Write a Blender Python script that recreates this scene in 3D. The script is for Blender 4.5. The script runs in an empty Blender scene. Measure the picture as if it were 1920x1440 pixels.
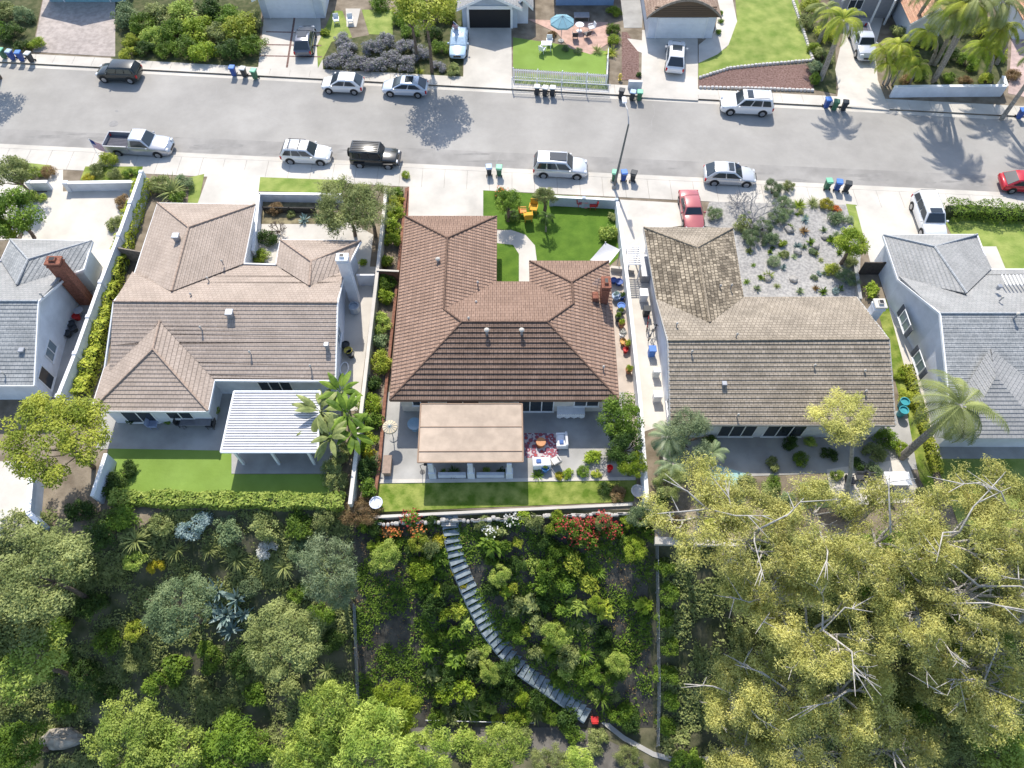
import bpy, math, random
from mathutils import Vector, Matrix
random.seed(7)
R = math.radians
sc = bpy.context.scene
# ------------------------------------------------------------------ camera, world, sun
F, PITCH, CAMH = 1370.0, R(59.66), 47.0
cam = bpy.data.cameras.new('camera'); camo = bpy.data.objects.new('camera', cam)
sc.collection.objects.link(camo); sc.camera = camo
cam.sensor_width = 36; cam.lens = F/1920*36; cam.clip_start = 0.5; cam.clip_end = 3000
camo.location = (0, 0, CAMH); camo.rotation_euler = (math.pi/2-PITCH, 0, 0)
sc.render.resolution_x = 1024; sc.render.resolution_y = 768
SUN_EL, SUN_AZ = R(49), R(-9)          # azimuth measured from +Y towards +X
w = bpy.data.worlds.new('World'); sc.world = w; w.use_nodes = True
nt = w.node_tree; bg = nt.nodes['Background']
sky = nt.nodes.new('ShaderNodeTexSky'); sky.sky_type = 'NISHITA'; sky.sun_disc = False
sky.sun_elevation = SUN_EL; sky.sun_rotation = SUN_AZ
nt.links.new(sky.outputs[0], bg.inputs[0]); bg.inputs[1].default_value = 0.15
sl = bpy.data.lights.new('sun', 'SUN'); sl.energy = 3.4; sl.angle = R(0.5); sl.color = (1, .94, .84)
so = bpy.data.objects.new('sun', sl); sc.collection.objects.link(so)
sdir = Vector((math.sin(SUN_AZ)*math.cos(SUN_EL), math.cos(SUN_AZ)*math.cos(SUN_EL), math.sin(SUN_EL)))
so.rotation_euler = sdir.to_track_quat('Z', 'Y').to_euler()
sc.view_settings.view_transform = 'Standard'; sc.view_settings.look = 'None'
sc.view_settings.exposure = 0.78; sc.view_settings.gamma = 1
# ------------------------------------------------------------------ picture point -> place
SP, CP = math.sin(PITCH), math.cos(PITCH)
def ray(px, py):
    u, v = px-960.0, py-720.0
    return Vector((u, F*CP-v*SP, -(F*SP+v*CP)))
def P(px, py, z=0.12):
    d = ray(px, py); t = (z-CAMH)/d.z
    return Vector((d.x*t, d.y*t, z))
ks0, ks1 = P(0, 275), P(1920, 368)
kn0, kn1 = P(0, 116), P(1920, 218)
def lin(a, b, x): return a.y+(b.y-a.y)*(x-a.x)/(b.x-a.x)
def kerbS(x): return lin(ks0, ks1, x)
def kerbN(x): return lin(kn0, kn1, x)
ST = math.atan2(ks1.y-ks0.y, ks1.x-ks0.x)
def sm(a, b, x):
    t = max(0, min(1, (x-a)/(b-a))); return t*t*(3-2*t)
def ytop(x): return 15.6+2.0*sm(-26, -23, x)*(1-sm(9.6, 10.8, x))
def gz(x, y):
    yt = ytop(x)
    if y >= yt: 
        if kerbS(x) < y < kerbN(x): return 0.0
        return 0.12
    if y >= 5.2: return 0.12-8.4*(yt-y)/(yt-5.2)
    if y >= -6: return -8.28
    if y >= -70: return -8.28-0.45*(-6-y)
    return -37.08
def PG(px, py, h=0.0):
    d = ray(px, py); o = Vector((0, 0, CAMH)); t0, t1 = 0.0, None
    t = 0.01
    while t < 0.4:
        q = o+d*t
        if q.z <= gz(q.x, q.y)+h: t1 = t; break
        t0 = t; t += 0.0006
    if t1 is None: return P(px, py)
    for _ in range(24):
        m = (t0+t1)/2; q = o+d*m
        if q.z <= gz(q.x, q.y)+h: t1 = m
        else: t0 = m
    q = o+d*t1; q.z = gz(q.x, q.y)+h
    return q
# ------------------------------------------------------------------ materials
def lc(c):
    if isinstance(c, str):
        c = [int(c[i:i+2], 16)/255 for i in (0, 2, 4)]
        c = [x/12.92 if x <= .04045 else ((x+.055)/1.055)**2.4 for x in c]
    return (c[0], c[1], c[2], 1)
MATS = {}
def mat(name, col, rough=.8, var=.15, scale=3., bump=0., metal=0., col2=None, det=4, spec=.3, trans=0, coat=0, rnd=0., mix=(.35, .65), bscale=None):
    if name in MATS: return MATS[name]
    m = bpy.data.materials.new(name); m.use_nodes = True; MATS[name] = m
    n = m.node_tree.nodes; l = m.node_tree.links; b = n['Principled BSDF']
    b.inputs['Roughness'].default_value = rough; b.inputs['Metallic'].default_value = metal
    b.inputs['Specular IOR Level'].default_value = spec
    if coat: b.inputs['Coat Weight'].default_value = coat; b.inputs['Coat Roughness'].default_value = .05
    c = lc(col)
    if var or col2:
        tc = n.new('ShaderNodeTexCoord'); ns = n.new('ShaderNodeTexNoise')
        ns.inputs['Scale'].default_value = scale; ns.inputs['Detail'].default_value = det
        ge = n.new('ShaderNodeNewGeometry')
        l.new(ge.outputs['Position'] if not name.startswith('leaf') else tc.outputs['Object'], ns.inputs['Vector'])
        rp = n.new('ShaderNodeValToRGB')
        a = [max(0, x*(1-var)) for x in c[:3]]; d = [min(1, x*(1+var)) for x in c[:3]]
        if col2: a = c[:3]; d = lc(col2)[:3]
        rp.color_ramp.elements[0].position = mix[0]; rp.color_ramp.elements[1].position = mix[1]
        rp.color_ramp.elements[0].color = (*a, 1); rp.color_ramp.elements[1].color = (*d, 1)
        l.new(ns.outputs[0], rp.inputs[0]); out = rp.outputs[0]
        if rnd:
            oi = n.new('ShaderNodeObjectInfo'); hs = n.new('ShaderNodeHueSaturation')
            mr = n.new('ShaderNodeMapRange'); mr.inputs[3].default_value = 1-rnd; mr.inputs[4].default_value = 1+rnd
            l.new(oi.outputs['Random'], mr.inputs[0]); l.new(mr.outputs[0], hs.inputs['Value'])
            l.new(out, hs.inputs['Color']); out = hs.outputs[0]
        if bump:   # grime and wear at a second, broader and a finer scale
            g1 = n.new('ShaderNodeTexNoise'); g1.inputs['Scale'].default_value = .13; g1.inputs['Detail'].default_value = 8; g1.inputs['Roughness'].default_value = .72; l.new(ge.outputs['Position'], g1.inputs['Vector'])
            g2 = n.new('ShaderNodeMapRange'); g2.inputs[1].default_value = .35; g2.inputs[2].default_value = .65; g2.inputs[3].default_value = .86; g2.inputs[4].default_value = 1.1; l.new(g1.outputs[0], g2.inputs[0])
            g3 = n.new('ShaderNodeHueSaturation'); l.new(out, g3.inputs['Color']); l.new(g2.outputs[0], g3.inputs['Value']); out = g3.outputs[0]
        l.new(out, b.inputs['Base Color'])
        if bump:
            bp = n.new('ShaderNodeBump'); bp.inputs['Strength'].default_value = bump; bp.inputs['Distance'].default_value = .05
            n2 = n.new('ShaderNodeTexNoise'); n2.inputs['Scale'].default_value = bscale or scale*6; n2.inputs['Detail'].default_value = 5
            l.new(ge.outputs['Position'], n2.inputs['Vector'])
            l.new(n2.outputs[0], bp.inputs['Height']); l.new(bp.outputs[0], b.inputs['Normal'])
    else: b.inputs['Base Color'].default_value = c
    if trans:
        tr = n.new('ShaderNodeBsdfTranslucent'); mx = n.new('ShaderNodeMixShader'); mx.inputs[0].default_value = trans
        if b.inputs['Base Color'].links: l.new(b.inputs['Base Color'].links[0].from_socket, tr.inputs[0])
        else: tr.inputs[0].default_value = c
        o = n['Material Output']; l.new(b.outputs[0], mx.inputs[1]); l.new(tr.outputs[0], mx.inputs[2]); l.new(mx.outputs[0], o.inputs[0])
    return m
def roofmat(name, c1, c2, joint, bw=.3, bh=.3, rough=.85, patch=None, off=.5, mort=.015, streak=.25, rib=0):
    """roof covering: one shingle or tile per brick cell, laid in the roof's own metres"""
    m = bpy.data.materials.new(name); m.use_nodes = True; MATS[name] = m
    n = m.node_tree.nodes; l = m.node_tree.links; b = n['Principled BSDF']; b.inputs['Roughness'].default_value = rough
    b.inputs['Specular IOR Level'].default_value = .25
    uv = n.new('ShaderNodeUVMap'); br = n.new('ShaderNodeTexBrick'); l.new(uv.outputs[0], br.inputs['Vector'])
    br.inputs['Scale'].default_value = 1; br.inputs['Brick Width'].default_value = bw; br.inputs['Row Height'].default_value = bh
    br.inputs['Mortar Size'].default_value = mort; br.offset = off
    br.inputs['Color1'].default_value = lc(c1); br.inputs['Color2'].default_value = lc(c2); br.inputs['Mortar'].default_value = lc(joint)
    ns = n.new('ShaderNodeTexNoise'); ns.inputs['Scale'].default_value = .55; ns.inputs['Detail'].default_value = 6
    l.new(uv.outputs[0], ns.inputs['Vector'])
    n3 = n.new('ShaderNodeTexNoise'); n3.inputs['Scale'].default_value = 9; n3.inputs['Detail'].default_value = 3; l.new(uv.outputs[0], n3.inputs['Vector'])
    ad = n.new('ShaderNodeMath'); ad.operation = 'ADD'; l.new(ns.outputs[0], ad.inputs[0]); l.new(n3.outputs[0], ad.inputs[1])
    mr = n.new('ShaderNodeMapRange'); mr.inputs[1].default_value = .75; mr.inputs[2].default_value = 1.25
    mr.inputs[3].default_value = 1-streak; mr.inputs[4].default_value = 1+streak; l.new(ad.outputs[0], mr.inputs[0])
    mx = n.new('ShaderNodeHueSaturation'); l.new(br.outputs[0], mx.inputs['Color']); l.new(mr.outputs[0], mx.inputs['Value'])
    l.new(mx.outputs[0], b.inputs['Base Color'])
    bp = n.new('ShaderNodeBump'); bp.inputs['Strength'].default_value = .5; bp.inputs['Distance'].default_value = .02
    l.new(br.outputs['Fac'], bp.inputs['Height']); bp.invert = True; l.new(bp.outputs[0], b.inputs['Normal'])
    if rib:   # rounded ribs running down the slope
        sx = n.new('ShaderNodeSeparateXYZ'); l.new(uv.outputs[0], sx.inputs[0])
        m1 = n.new('ShaderNodeMath'); m1.operation = 'MULTIPLY'; m1.inputs[1].default_value = 6.2832/rib; l.new(sx.outputs[0], m1.inputs[0])
        m2 = n.new('ShaderNodeMath'); m2.operation = 'SINE'; l.new(m1.outputs[0], m2.inputs[0])
        b2 = n.new('ShaderNodeBump'); b2.inputs['Strength'].default_value = 1; b2.inputs['Distance'].default_value = .035
        l.new(m2.outputs[0], b2.inputs['Height']); l.new(bp.outputs[0], b2.inputs['Normal']); l.new(b2.outputs[0], b.inputs['Normal'])
    return m
# ------------------------------------------------------------------ mesh builder and tagging
class MB:
    def __init__(s): s.v = []; s.f = []; s.uv = None; s.sm = False
    def add(s, vs, fs):
        o = len(s.v); s.v += [tuple(x) for x in vs]; s.f += [tuple(i+o for i in f) for f in fs]; return s
    def poly(s, pts): return s.add(pts, [tuple(range(len(pts)))])
    def box(s, x0, x1, y0, y1, z0, z1, M=None):
        vs = [Vector((x, y, z)) for z in (z0, z1) for x, y in ((x0, y0), (x1, y0), (x1, y1), (x0, y1))]
        if M: vs = [M@q for q in vs]
        return s.add(vs, [(3, 2, 1, 0), (4, 5, 6, 7), (0, 1, 5, 4), (1, 2, 6, 5), (2, 3, 7, 6), (3, 0, 4, 7)])
    def rbox(s, cx, cy, z0, dx, dy, dz, b=.03, M=None, top=1.):
        """box with chamfered top and corners; top = taper"""
        rs = []
        for z, k in ((z0, 1), (z0+dz-b, top), (z0+dz, None)):
            kk = k if k else top
            hx, hy = dx/2*kk, dy/2*kk
            if k is None: hx -= b; hy -= b
            c = b*1.2
            rs.append([Vector((cx+x, cy+y, z)) for x, y in ((-hx+c, -hy), (hx-c, -hy), (hx, -hy+c), (hx, hy-c), (hx-c, hy), (-hx+c, hy), (-hx, hy-c), (-hx, -hy+c))])
        if M: rs = [[M@q for q in r] for r in rs]
        vs = sum(rs, []); fs = [tuple(reversed(range(8))), tuple(range(16, 24))]
        for r in range(2):
            for i in range(8): j = (i+1) % 8; fs.append((r*8+i, r*8+j, r*8+8+j, r*8+8+i))
        return s.add(vs, fs)
    def tube(s, pts, rads, n=6, cap=True):
        pts = [Vector(p) for p in pts]
        if not hasattr(rads, '__len__'): rads = [rads]*len(pts)
        vs, fs = [], []
        for i, p in enumerate(pts):
            d = (pts[min(i+1, len(pts)-1)]-pts[max(i-1, 0)])
            d = d.normalized() if d.length > 1e-6 else Vector((0, 0, 1))
            a = d.orthogonal().normalized() if abs(d.z) > .9 else d.cross(Vector((0, 0, 1))).normalized()
            b = d.cross(a)
            for k in range(n):
                t = 2*math.pi*k/n; vs.append(p+(a*math.cos(t)+b*math.sin(t))*rads[i])
        for i in range(len(pts)-1):
            for k in range(n):
                q = (k+1) % n; fs.append((i*n+k, i*n+q, i*n+n+q, i*n+n+k))
        if cap: fs += [tuple(reversed(range(n))), tuple(range(len(vs)-n, len(vs)))]
        return s.add(vs, fs)
    def lathe(s, c, prof, n=16):
        c = Vector(c); vs = []; fs = []
        for r, z in prof:
            for k in range(n):
                t = 2*math.pi*k/n; vs.append(c+Vector((r*math.cos(t), r*math.sin(t), z)))
        for i in range(len(prof)-1):
            for k in range(n): q = (k+1) % n; fs.append((i*n+k, i*n+q, i*n+n+q, i*n+n+k))
        fs += [tuple(reversed(range(n))), tuple(range(len(vs)-n, len(vs)))]
        return s.add(vs, fs)
    def slab(s, pts, z0, z1):
        """extruded outline; z0 z1 numbers or None = follows pts z"""
        n = len(pts)
        if sum(pts[i].x*pts[(i+1) % n].y-pts[(i+1) % n].x*pts[i].y for i in range(n)) < 0: pts = pts[::-1]
        lo = [Vector((p.x, p.y, z0)) for p in pts]; hi = [Vector((p.x, p.y, z1)) for p in pts]
        fs = [tuple(reversed(range(n))), tuple(range(n, 2*n))]+[(i, (i+1) % n, n+(i+1) % n, n+i) for i in range(n)]
        return s.add(lo+hi, fs)
def mesh(name, mb, smooth=False):
    me = bpy.data.meshes.new(name); me.from_pydata([tuple(v) for v in mb.v], [], mb.f)
    if mb.uv:
        u = me.uv_layers.new(name='UVMap'); k = 0
        flat = []
        for f, uvs in zip(mb.f, mb.uv):
            for q in uvs: flat += [q[0], q[1]]
        u.data.foreach_set('uv', flat)
    if smooth: me.polygons.foreach_set('use_smooth', [True]*len(me.polygons))
    me.update(); return me
def tag(o, label=None, cat=None, group=None, kind=None):
    if label: o['label'] = label
    if cat: o['category'] = cat
    if group: o['group'] = group
    if kind: o['kind'] = kind
    return o
def ob(name, mb, m, parent=None, smooth=False, label=None, cat=None, group=None, kind=None, world=False):
    me = mb if isinstance(mb, bpy.types.Mesh) else mesh(name, mb, smooth)
    if m and not me.materials: me.materials.append(m)
    o = bpy.data.objects.new(name, me); sc.collection.objects.link(o)
    if parent:
        o.parent = parent
        if world: o.location = -parent.location
    return tag(o, label, cat, group, kind)
def thing(name, loc, label, cat, group=None, rz=0):
    o = bpy.data.objects.new(name, None); sc.collection.objects.link(o); o.location = loc; o.rotation_euler.z = rz
    o.empty_display_size = .2
    return tag(o, label, cat, group)
def copy_tree(o, parent=None):
    c = o.copy(); sc.collection.objects.link(c); c.parent = parent
    for ch in list(o.children): copy_tree(ch, c)
    return c
ORD = ['first', 'second', 'third', 'fourth', 'fifth', 'sixth', 'seventh', 'eighth', 'ninth', 'tenth', 'eleventh', 'twelfth', 'thirteenth', 'fourteenth', 'fifteenth', 'sixteenth', 'seventeenth', 'eighteenth', 'nineteenth', 'twentieth']+['%dth' % i if i % 10 not in (1, 2, 3) else '%d%s' % (i, ('st', 'nd', 'rd')[i % 10-1]) for i in range(21, 60)]
# ------------------------------------------------------------------ palette
CONC = mat('pale_concrete', (.52, .485, .43), .85, .1, .35, .15)
CONC2 = mat('grey_concrete', (.36, .35, .33), .85, .14, .6, .15)
CREAM = mat('cream_paving', (.56, .52, .46), .85, .08, .5, .1)
ASPH = mat('aged_asphalt', (.325, .308, .283), .9, .07, .25, .25, bscale=30)
SOIL = mat('bare_soil', (.15, .12, .085), .95, .3, .9, .5, col2=(.26, .215, .16))
DARKSOIL = mat('shaded_slope_soil', (.045, .042, .036), .95, .3, 1.5, .5, col2=(.11, .1, .08))  # slope turned from the sun, its shade put into the soil colour
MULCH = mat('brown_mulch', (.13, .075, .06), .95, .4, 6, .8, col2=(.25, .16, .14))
GRAVEL = mat('white_gravel', (.27, .26, .25), .95, .2, 5, .8, col2=(.44, .42, .39), det=8)
TURF = mat('green_turf', (.06, .125, .01), .95, .2, 1.1, .7, col2=(.1, .18, .018), mix=(.3, .7))
LAWN = mat('neighbour_lawn', (.14, .21, .035), .95, .2, .8, .8, col2=(.29, .33, .09), mix=(.3, .7))
TURF2 = mat('artificial_turf', (.17, .26, .045), .95, .1, .5, .4, col2=(.2, .3, .06))
PATCHY = mat('patchy_lawn', (.09, .15, .012), .95, .3, 1.3, .8, col2=(.27, .3, .07))
WHITEW = mat('white_render_wall', (.66, .68, .72), .8, .06, 1.2, .1)
WHITEP = mat('white_paint', (.78, .78, .78), .5, .03, 2)
BLUEW = mat('grey_render_wall', (.42, .47, .54), .85, .08, 1.2, .1)
BRICK = mat('red_brick', (.25, .1, .065), .9, .3, 7, .4)
WOODR = mat('reddish_timber', (.22, .1, .065), .85, .25, 5, .2)
WOODG = mat('grey_timber', (.26, .22, .18), .85, .25, 4, .2)
BARK = mat('brown_bark', (.16, .12, .09), .95, .3, 6, .4)
PALEB = mat('pale_bark', (.44, .41, .37), .9, .25, 4, .3)
GLASSD = mat('dark_glass', (.03, .04, .05), .08, 0, spec=.6)
GLASSB = mat('pale_glass', (.2, .26, .3), .1, 0, spec=.6)
BLACK = mat('black_plastic', (.02, .02, .022), .5, 0)
TYRE = mat('tyre_rubber', (.025, .025, .025), .9, 0)
RIM = mat('alloy_rim', (.45, .45, .46), .35, 0, metal=.7)
GALV = mat('galvanised_metal', (.33, .34, .36), .45, .08, 5, metal=.4)
DMETAL = mat('dark_metal', (.06, .06, .065), .5, 0, metal=.3)
REDL = mat('red_lens', (.45, .02, .02), .2, 0)
LENS = mat('clear_lens', (.6, .62, .65), .15, 0)
TAN = mat('tan_roof_sheet', (.43, .34, .26), .8, .1, 1.3, .12)
FAB_W = mat('white_fabric', (.75, .75, .76), .9, .04, 4)
FAB_T = mat('tan_fabric', (.55, .46, .32), .9, .05, 4)
FAB_Y = mat('yellow_fabric', (.65, .36, .04), .8, .08, 5)
FAB_R = mat('red_paint', (.5, .03, .03), .6, .08, 5)
FAB_B = mat('teal_fabric', (.2, .36, .42), .9, .06, 4)
TERRA = mat('terracotta_clay', (.42, .2, .12), .85, .15, 6)
TURQ = mat('turquoise_water', (.32, .5, .47), .08, .1, 1.5, spec=.5)
def leaf(name, a, b, sc_=2.2, rnd=.18): return mat('leaf_'+name, a, .6, .2, sc_, 0, col2=b, trans=.3, rnd=rnd, spec=.25)
LF = {
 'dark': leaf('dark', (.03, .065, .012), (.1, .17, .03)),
 'green': leaf('green', (.065, .13, .012), (.23, .34, .04)),
 'lime': leaf('lime', (.16, .25, .015), (.38, .46, .05)),
 'bright': leaf('bright', (.22, .32, .05), (.48, .56, .12)),
 'yellow': leaf('yellow', (.3, .3, .02), (.5, .42, .03)),
 'olive': leaf('olive', (.16, .2, .06), (.38, .42, .15)),
 'euc': leaf('gum', (.35, .36, .09), (.68, .64, .21), .8),
 'silver': leaf('silver', (.2, .27, .13), (.4, .47, .26)),
 'grey': leaf('grey', (.12, .18, .08), (.27, .34, .16)),
 'brown': leaf('brown', (.2, .12, .05), (.35, .25, .12)),
 'purple': leaf('purple', (.15, .18, .12), (.34, .31, .38), 5),
 'blue': leaf('blue', (.16, .25, .23), (.4, .5, .48)),
 'citrus': leaf('citrus', (.24, .31, .03), (.54, .57, .08)),
 'red': leaf('red', (.3, .03, .03), (.5, .08, .07), 6),
 'orange': leaf('orange', (.6, .15, .05), (.7, .3, .08), 6),
 'white': leaf('white', (.6, .6, .55), (.8, .8, .75), 6),
}
# ------------------------------------------------------------------ ground
def build_ground():
    xs = [-500, -300, -180, -120]+[x for x in range(-90, 91, 3)]+[-26, -25, -23.3, 9.8, 10.4, 120, 180, 300, 500]
    xs = sorted(set(xs)); mb = MB(); rows = []
    for x in xs:
        yt = ytop(x); r = []
        ys = [-500, -200, -120, -70, -40, -20, -6, 0, 5.2]
        ys += [5.2+(yt-5.2)*k/12 for k in range(1, 13)]
        ys += [yt+(kerbS(x)-.01-yt)*k/6 for k in range(1, 7)]+[kerbS(x), kerbN(x), kerbN(x)+.01]
        ys += [kerbN(x)+8*k for k in range(1, 6)]+[kerbN(x)+80, 300, 600]
        kS = len(ys)
        for i, y in enumerate(ys):
            if y >= yt-1e-6 and y < kerbS(x)-.005 or y > kerbN(x)+.005: z = .12
            elif abs(y-kerbS(x)) < .005 or abs(y-kerbN(x)) < .005: z = 0
            elif y >= yt-1e-6: z = 0
            else: z = gz(x, y)
            r.append((x, y, z))
        rows.append(r)
    n = len(rows[0]); mb.v = sum(rows, [])
    mb.f = [(i*n+j, (i+1)*n+j, (i+1)*n+j+1, i*n+j+1) for i in range(len(xs)-1) for j in range(n-1)]
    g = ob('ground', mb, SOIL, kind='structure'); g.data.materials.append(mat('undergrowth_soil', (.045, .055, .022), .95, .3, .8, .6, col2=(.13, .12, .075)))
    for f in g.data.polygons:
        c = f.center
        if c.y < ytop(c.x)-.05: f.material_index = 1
build_ground()
def strip(a0, a1, off0, off1, z, xs=(-150, 150)):
    """band along the street between two offsets from a kerb line"""
    ln = kerbS if a0 == 'S' else kerbN
    return [Vector((x, ln(x)+o, z)) for x, o in ((xs[0], off0), (xs[1], off0), (xs[1], off1), (xs[0], off1))]
mb = MB(); mb.poly([Vector((x, f(x)+o, .004)) for x, f, o in ((-150, kerbS, .03), (150, kerbS, .03), (150, kerbN, -.03), (-150, kerbN, -.03))])
ob('road', mb, ASPH, kind='structure')
# gutters and kerbs (concrete), cut into long castings
for nm, s, o0, o1 in (('gutter', 'S', .03, .5), ('gutter', 'N', -.5, -.03)):
    mb = MB(); mb.poly(strip(s, 0, o0, o1, .008)); ob(nm, mb, CONC, kind='structure')
mb = MB(); mb.slab(strip('S', 0, -.17, -.012, 0), -.05, .15); ob('kerb', mb, CONC, kind='structure')
mb = MB(); mb.slab(strip('N', 0, .012, .17, 0), -.05, .15); ob('kerb', mb, CONC, kind='structure')
GR = mat('slab_joint', (.2, .19, .17), .9, 0)
def sidewalk(s, o0, o1):
    mb = MB(); ln = kerbS if s == 'S' else kerbN
    x = -120
    while x < 120:
        mb.slab([Vector((q, ln(q)+o, 0)) for q, o in ((x+.012, o0), (x+1.99, o0), (x+1.99, o1), (x+.012, o1))], .05, .142); x += 2
    ob('sidewalk', mb, CONC, kind='structure')
sidewalk('S', -2.5, -.18); sidewalk('N', .18, 1.45)
# tar seams and cracks on the road, old patches
def road_marks():
    mb = MB(); rnd = random.Random(3)
    for k in range(16):
        x = rnd.uniform(-42, 42); y0 = kerbS(x)+rnd.uniform(.6, 10)
        L = rnd.uniform(1, 4); p = Vector((x, y0, .0075)); a = rnd.choice([ST, ST+1.57])+rnd.uniform(-.3, .3)
        for i in range(int(L/.4)):
            q = p+Vector((math.cos(a), math.sin(a), 0))*.4; nrm = Vector((-math.sin(a), math.cos(a), 0))*rnd.uniform(.008, .02)
            mb.poly([p-nrm, q-nrm, q+nrm, p+nrm]); p = q; a += rnd.uniform(-.35, .35)
    ob('road_cracks', mb, mat('tar', (.3, .29, .275), .7, 0), kind='structure')
    mb = MB(); mb.poly([Vector((x, kerbS(x)+o, .0052)) for x, o in ((-150, .52), (150, .52), (150, 2.5), (-150, 2.5))]); ob('road_parking_strip', mb, mat('parking_strip_asphalt', (.29, .275, .255), .9, .12, .5, .2, bscale=30), kind='structure')
    mb = MB()
    for s, lo, hi in (('S', .55, 2.3),):
        for k in range(46):
            x = rnd.uniform(-45, 45); y = kerbS(x)+rnd.uniform(lo, hi); r = rnd.uniform(.2, 1.2)
            pts = [Vector((x+math.cos(t)*r*rnd.uniform(.8, 2.4), y+math.sin(t)*r*.22*rnd.uniform(.6, 1.3), .0062+.00003*k)) for t in [i*math.pi/5 for i in range(10)]]
            mb.poly(pts)
    ob('road_stains', mb, mat('tyre_worn_asphalt', (.25, .238, .222), .9, .1, 1.5), kind='structure')
road_marks()
ZUSED = {}
def slab(name, px, m, z1=.15, z0=-.05, kind='structure', bev=0, **k):
    ZUSED[z1] = ZUSED.get(z1, 0)+1; z1 += .00013*(ZUSED[z1]-1); z0 -= .0011*sum(ZUSED.values())
    pts = [P(a, b, z1) for a, b in px]
    mb = MB(); mb.slab(pts, z0, z1); return ob(name, mb, m, kind=kind, **k)
# ---- north side lots
slab('driveway', [(62, 97), (216, 106), (216, -60), (92, -60)], mat('rosy_pavers', (.38, .33, .3), .9, .15, 2.5, .2), .146)
slab('driveway', [(484, 128), (606, 134), (600, 24), (496, 22)], CONC, .146)
mb = MB()
for a, b in (((499, 60), (602, 62)), ((492, 84), (603, 86)), ((487, 105), (604, 107))):
    p, q = P(*a), P(*b); d = Vector((0, .09, 0)); mb.slab([p-d, q-d, q+d, p+d], .1, .150)
p, q = P(553, 30), P(538, 127); d = Vector((.1, 0, 0)); mb.slab([p-d, p+d, q+d, q-d], .1, .154)
ob('driveway_joint', mb, MULCH, kind='structure')
slab('driveway', [(868, 160), (960, 166), (958, -10), (874, -10)], CONC, .146)
slab('driveway', [(1202, 182), (1309, 188), (1308, 56), (1204, 56)], CONC, .147)
slab('driveway', [(1568, 198), (1668, 206), (1646, 150), (1640, 92), (1660, 20), (1585, 20), (1580, 70), (1566, 130), (1572, 165)], CREAM, .147)
slab('lawn', [(1309, 147), (1360, 128), (1420, 122), (1524, 112), (1486, -40), (1376, -40), (1382, 40), (1362, 90), (1310, 118)], LAWN, .148)
slab('path', [(1310, 118), (1345, 102), (1366, 84), (1382, 40), (1370, -20), (1330, -20), (1345, 30), (1340, 60), (1310, 84)], CREAM, .151)
slab('mulch_bed', [(1310, 150), (1366, 131), (1420, 125), (1520, 120), (1526, 168), (1310, 163)], MULCH, .144)
slab('lawn', [(962, 70), (1138, 96), (1136, 140), (962, 128)], TURF2, .149)
slab('terracotta_patio', [(990, 36), (1045, 62), (1068, 90), (1108, 102), (1142, 80), (1140, 42)], mat('terracotta_paving', (.47, .31, .25), .9, .15, 2, .2), .153)
slab('lawn', [(678, 18), (738, 18), (736, 66), (692, 64)], LAWN, .15)
slab('lawn', [(624, 20), (642, 20), (660, 70), (622, 78), (596, 128), (594, 86)], LAWN, .148)
slab('path', [(648, 16), (676, 16), (668, 50), (650, 50)], CONC, .152)
slab('mulch_bed', [(1166, 60), (1176, 60), (1198, 96), (1198, 150), (1166, 150)], MULCH, .15)
slab('path', [(1176, 72), (1206, 76), (1206, 100), (1196, 96)], CONC, .153)
slab('side_patio', [(1164, 0), (1206, 0), (1204, 52), (1170, 52)], CONC2, .148)
slab('driveway', [(1890, 175), (1960, 190), (1960, -60), (1900, -40), (1896, 100)], mat('pink_pavers', (.45, .34, .31), .9, .15, 2, .2), .146)
BEDD = mat('leafy_bed_soil', (.05, .065, .02), .95, .3, 2, .6, col2=(.11, .11, .05))
slab('planting_bed', [(1672, 168), (1886, 168), (1892, 40), (1700, 40), (1668, 120)], BEDD, .143)
slab('planting_bed', [(1526, 168), (1568, 176), (1566, 60), (1490, 20)], BEDD, .1425)
slab('planting_bed', [(208, 110), (484, 126), (492, -20), (216, -20)], BEDD, .143)
slab('planting_bed', [(600, 132), (868, 148), (868, -20), (690, 66), (612, 80)], BEDD, .1415)
slab('planting_bed', [(-60, 95), (60, 96), (90, -60), (-60, -60)], BEDD, .143)
slab('planting_bed', [(965, 156), (1140, 168), (1140, 146), (965, 136)], PATCHY, .145)
# ---- south side, house fronts
slab('driveway', [(370, 383), (482, 384), (489, 322), (396, 312)], CONC, .148)
slab('lawn', [(357, 332), (383, 326), (372, 383), (352, 380)], LAWN, .146)
slab('lawn', [(488, 332), (650, 338), (640, 362), (478, 358)], LAWN, .146)
slab('lawn', [(160, 312), (268, 312), (262, 340), (150, 338)], PATCHY, .146)
slab('lawn', [(40, 304), (96, 310), (92, 330), (40, 330)], LAWN, .146)
slab('courtyard_paving', [(60, 362), (258, 352), (240, 400), (176, 566), (168, 500), (150, 455), (40, 450), (60, 380)], CREAM, .148)
slab('path', [(88, 365), (118, 362), (118, 318), (92, 318)], CREAM, .15)
slab('forecourt_paving', [(-60, 450), (-60, 300), (30, 306), (70, 370), (30, 450)], CREAM, .144)
slab('courtyard_paving', [(482, 400), (640, 408), (700, 440), (690, 530), (500, 500), (474, 470)], CONC, .146)
slab('planting_bed', [(492, 372), (600, 374), (640, 420), (486, 420)], mat('dry_bed', (.2, .17, .1), .95, .3, 2, .5), .149)
slab('side_path', [(676, 500), (706, 500), (672, 770), (610, 770), (640, 560)], CONC, .147)
slab('driveway', [(767, 350), (906, 356), (906, 412), (764, 412)], CONC, .149)
slab('driveway_edge', [(764, 350), (767, 350), (765, 412), (761, 412)], WOODR, .2)
slab('lawn', [(906, 357), (1158, 372), (1163, 480), (1140, 500), (1006, 500), (1006, 480), (975, 440), (940, 430), (906, 425)], TURF, .149)
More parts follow.
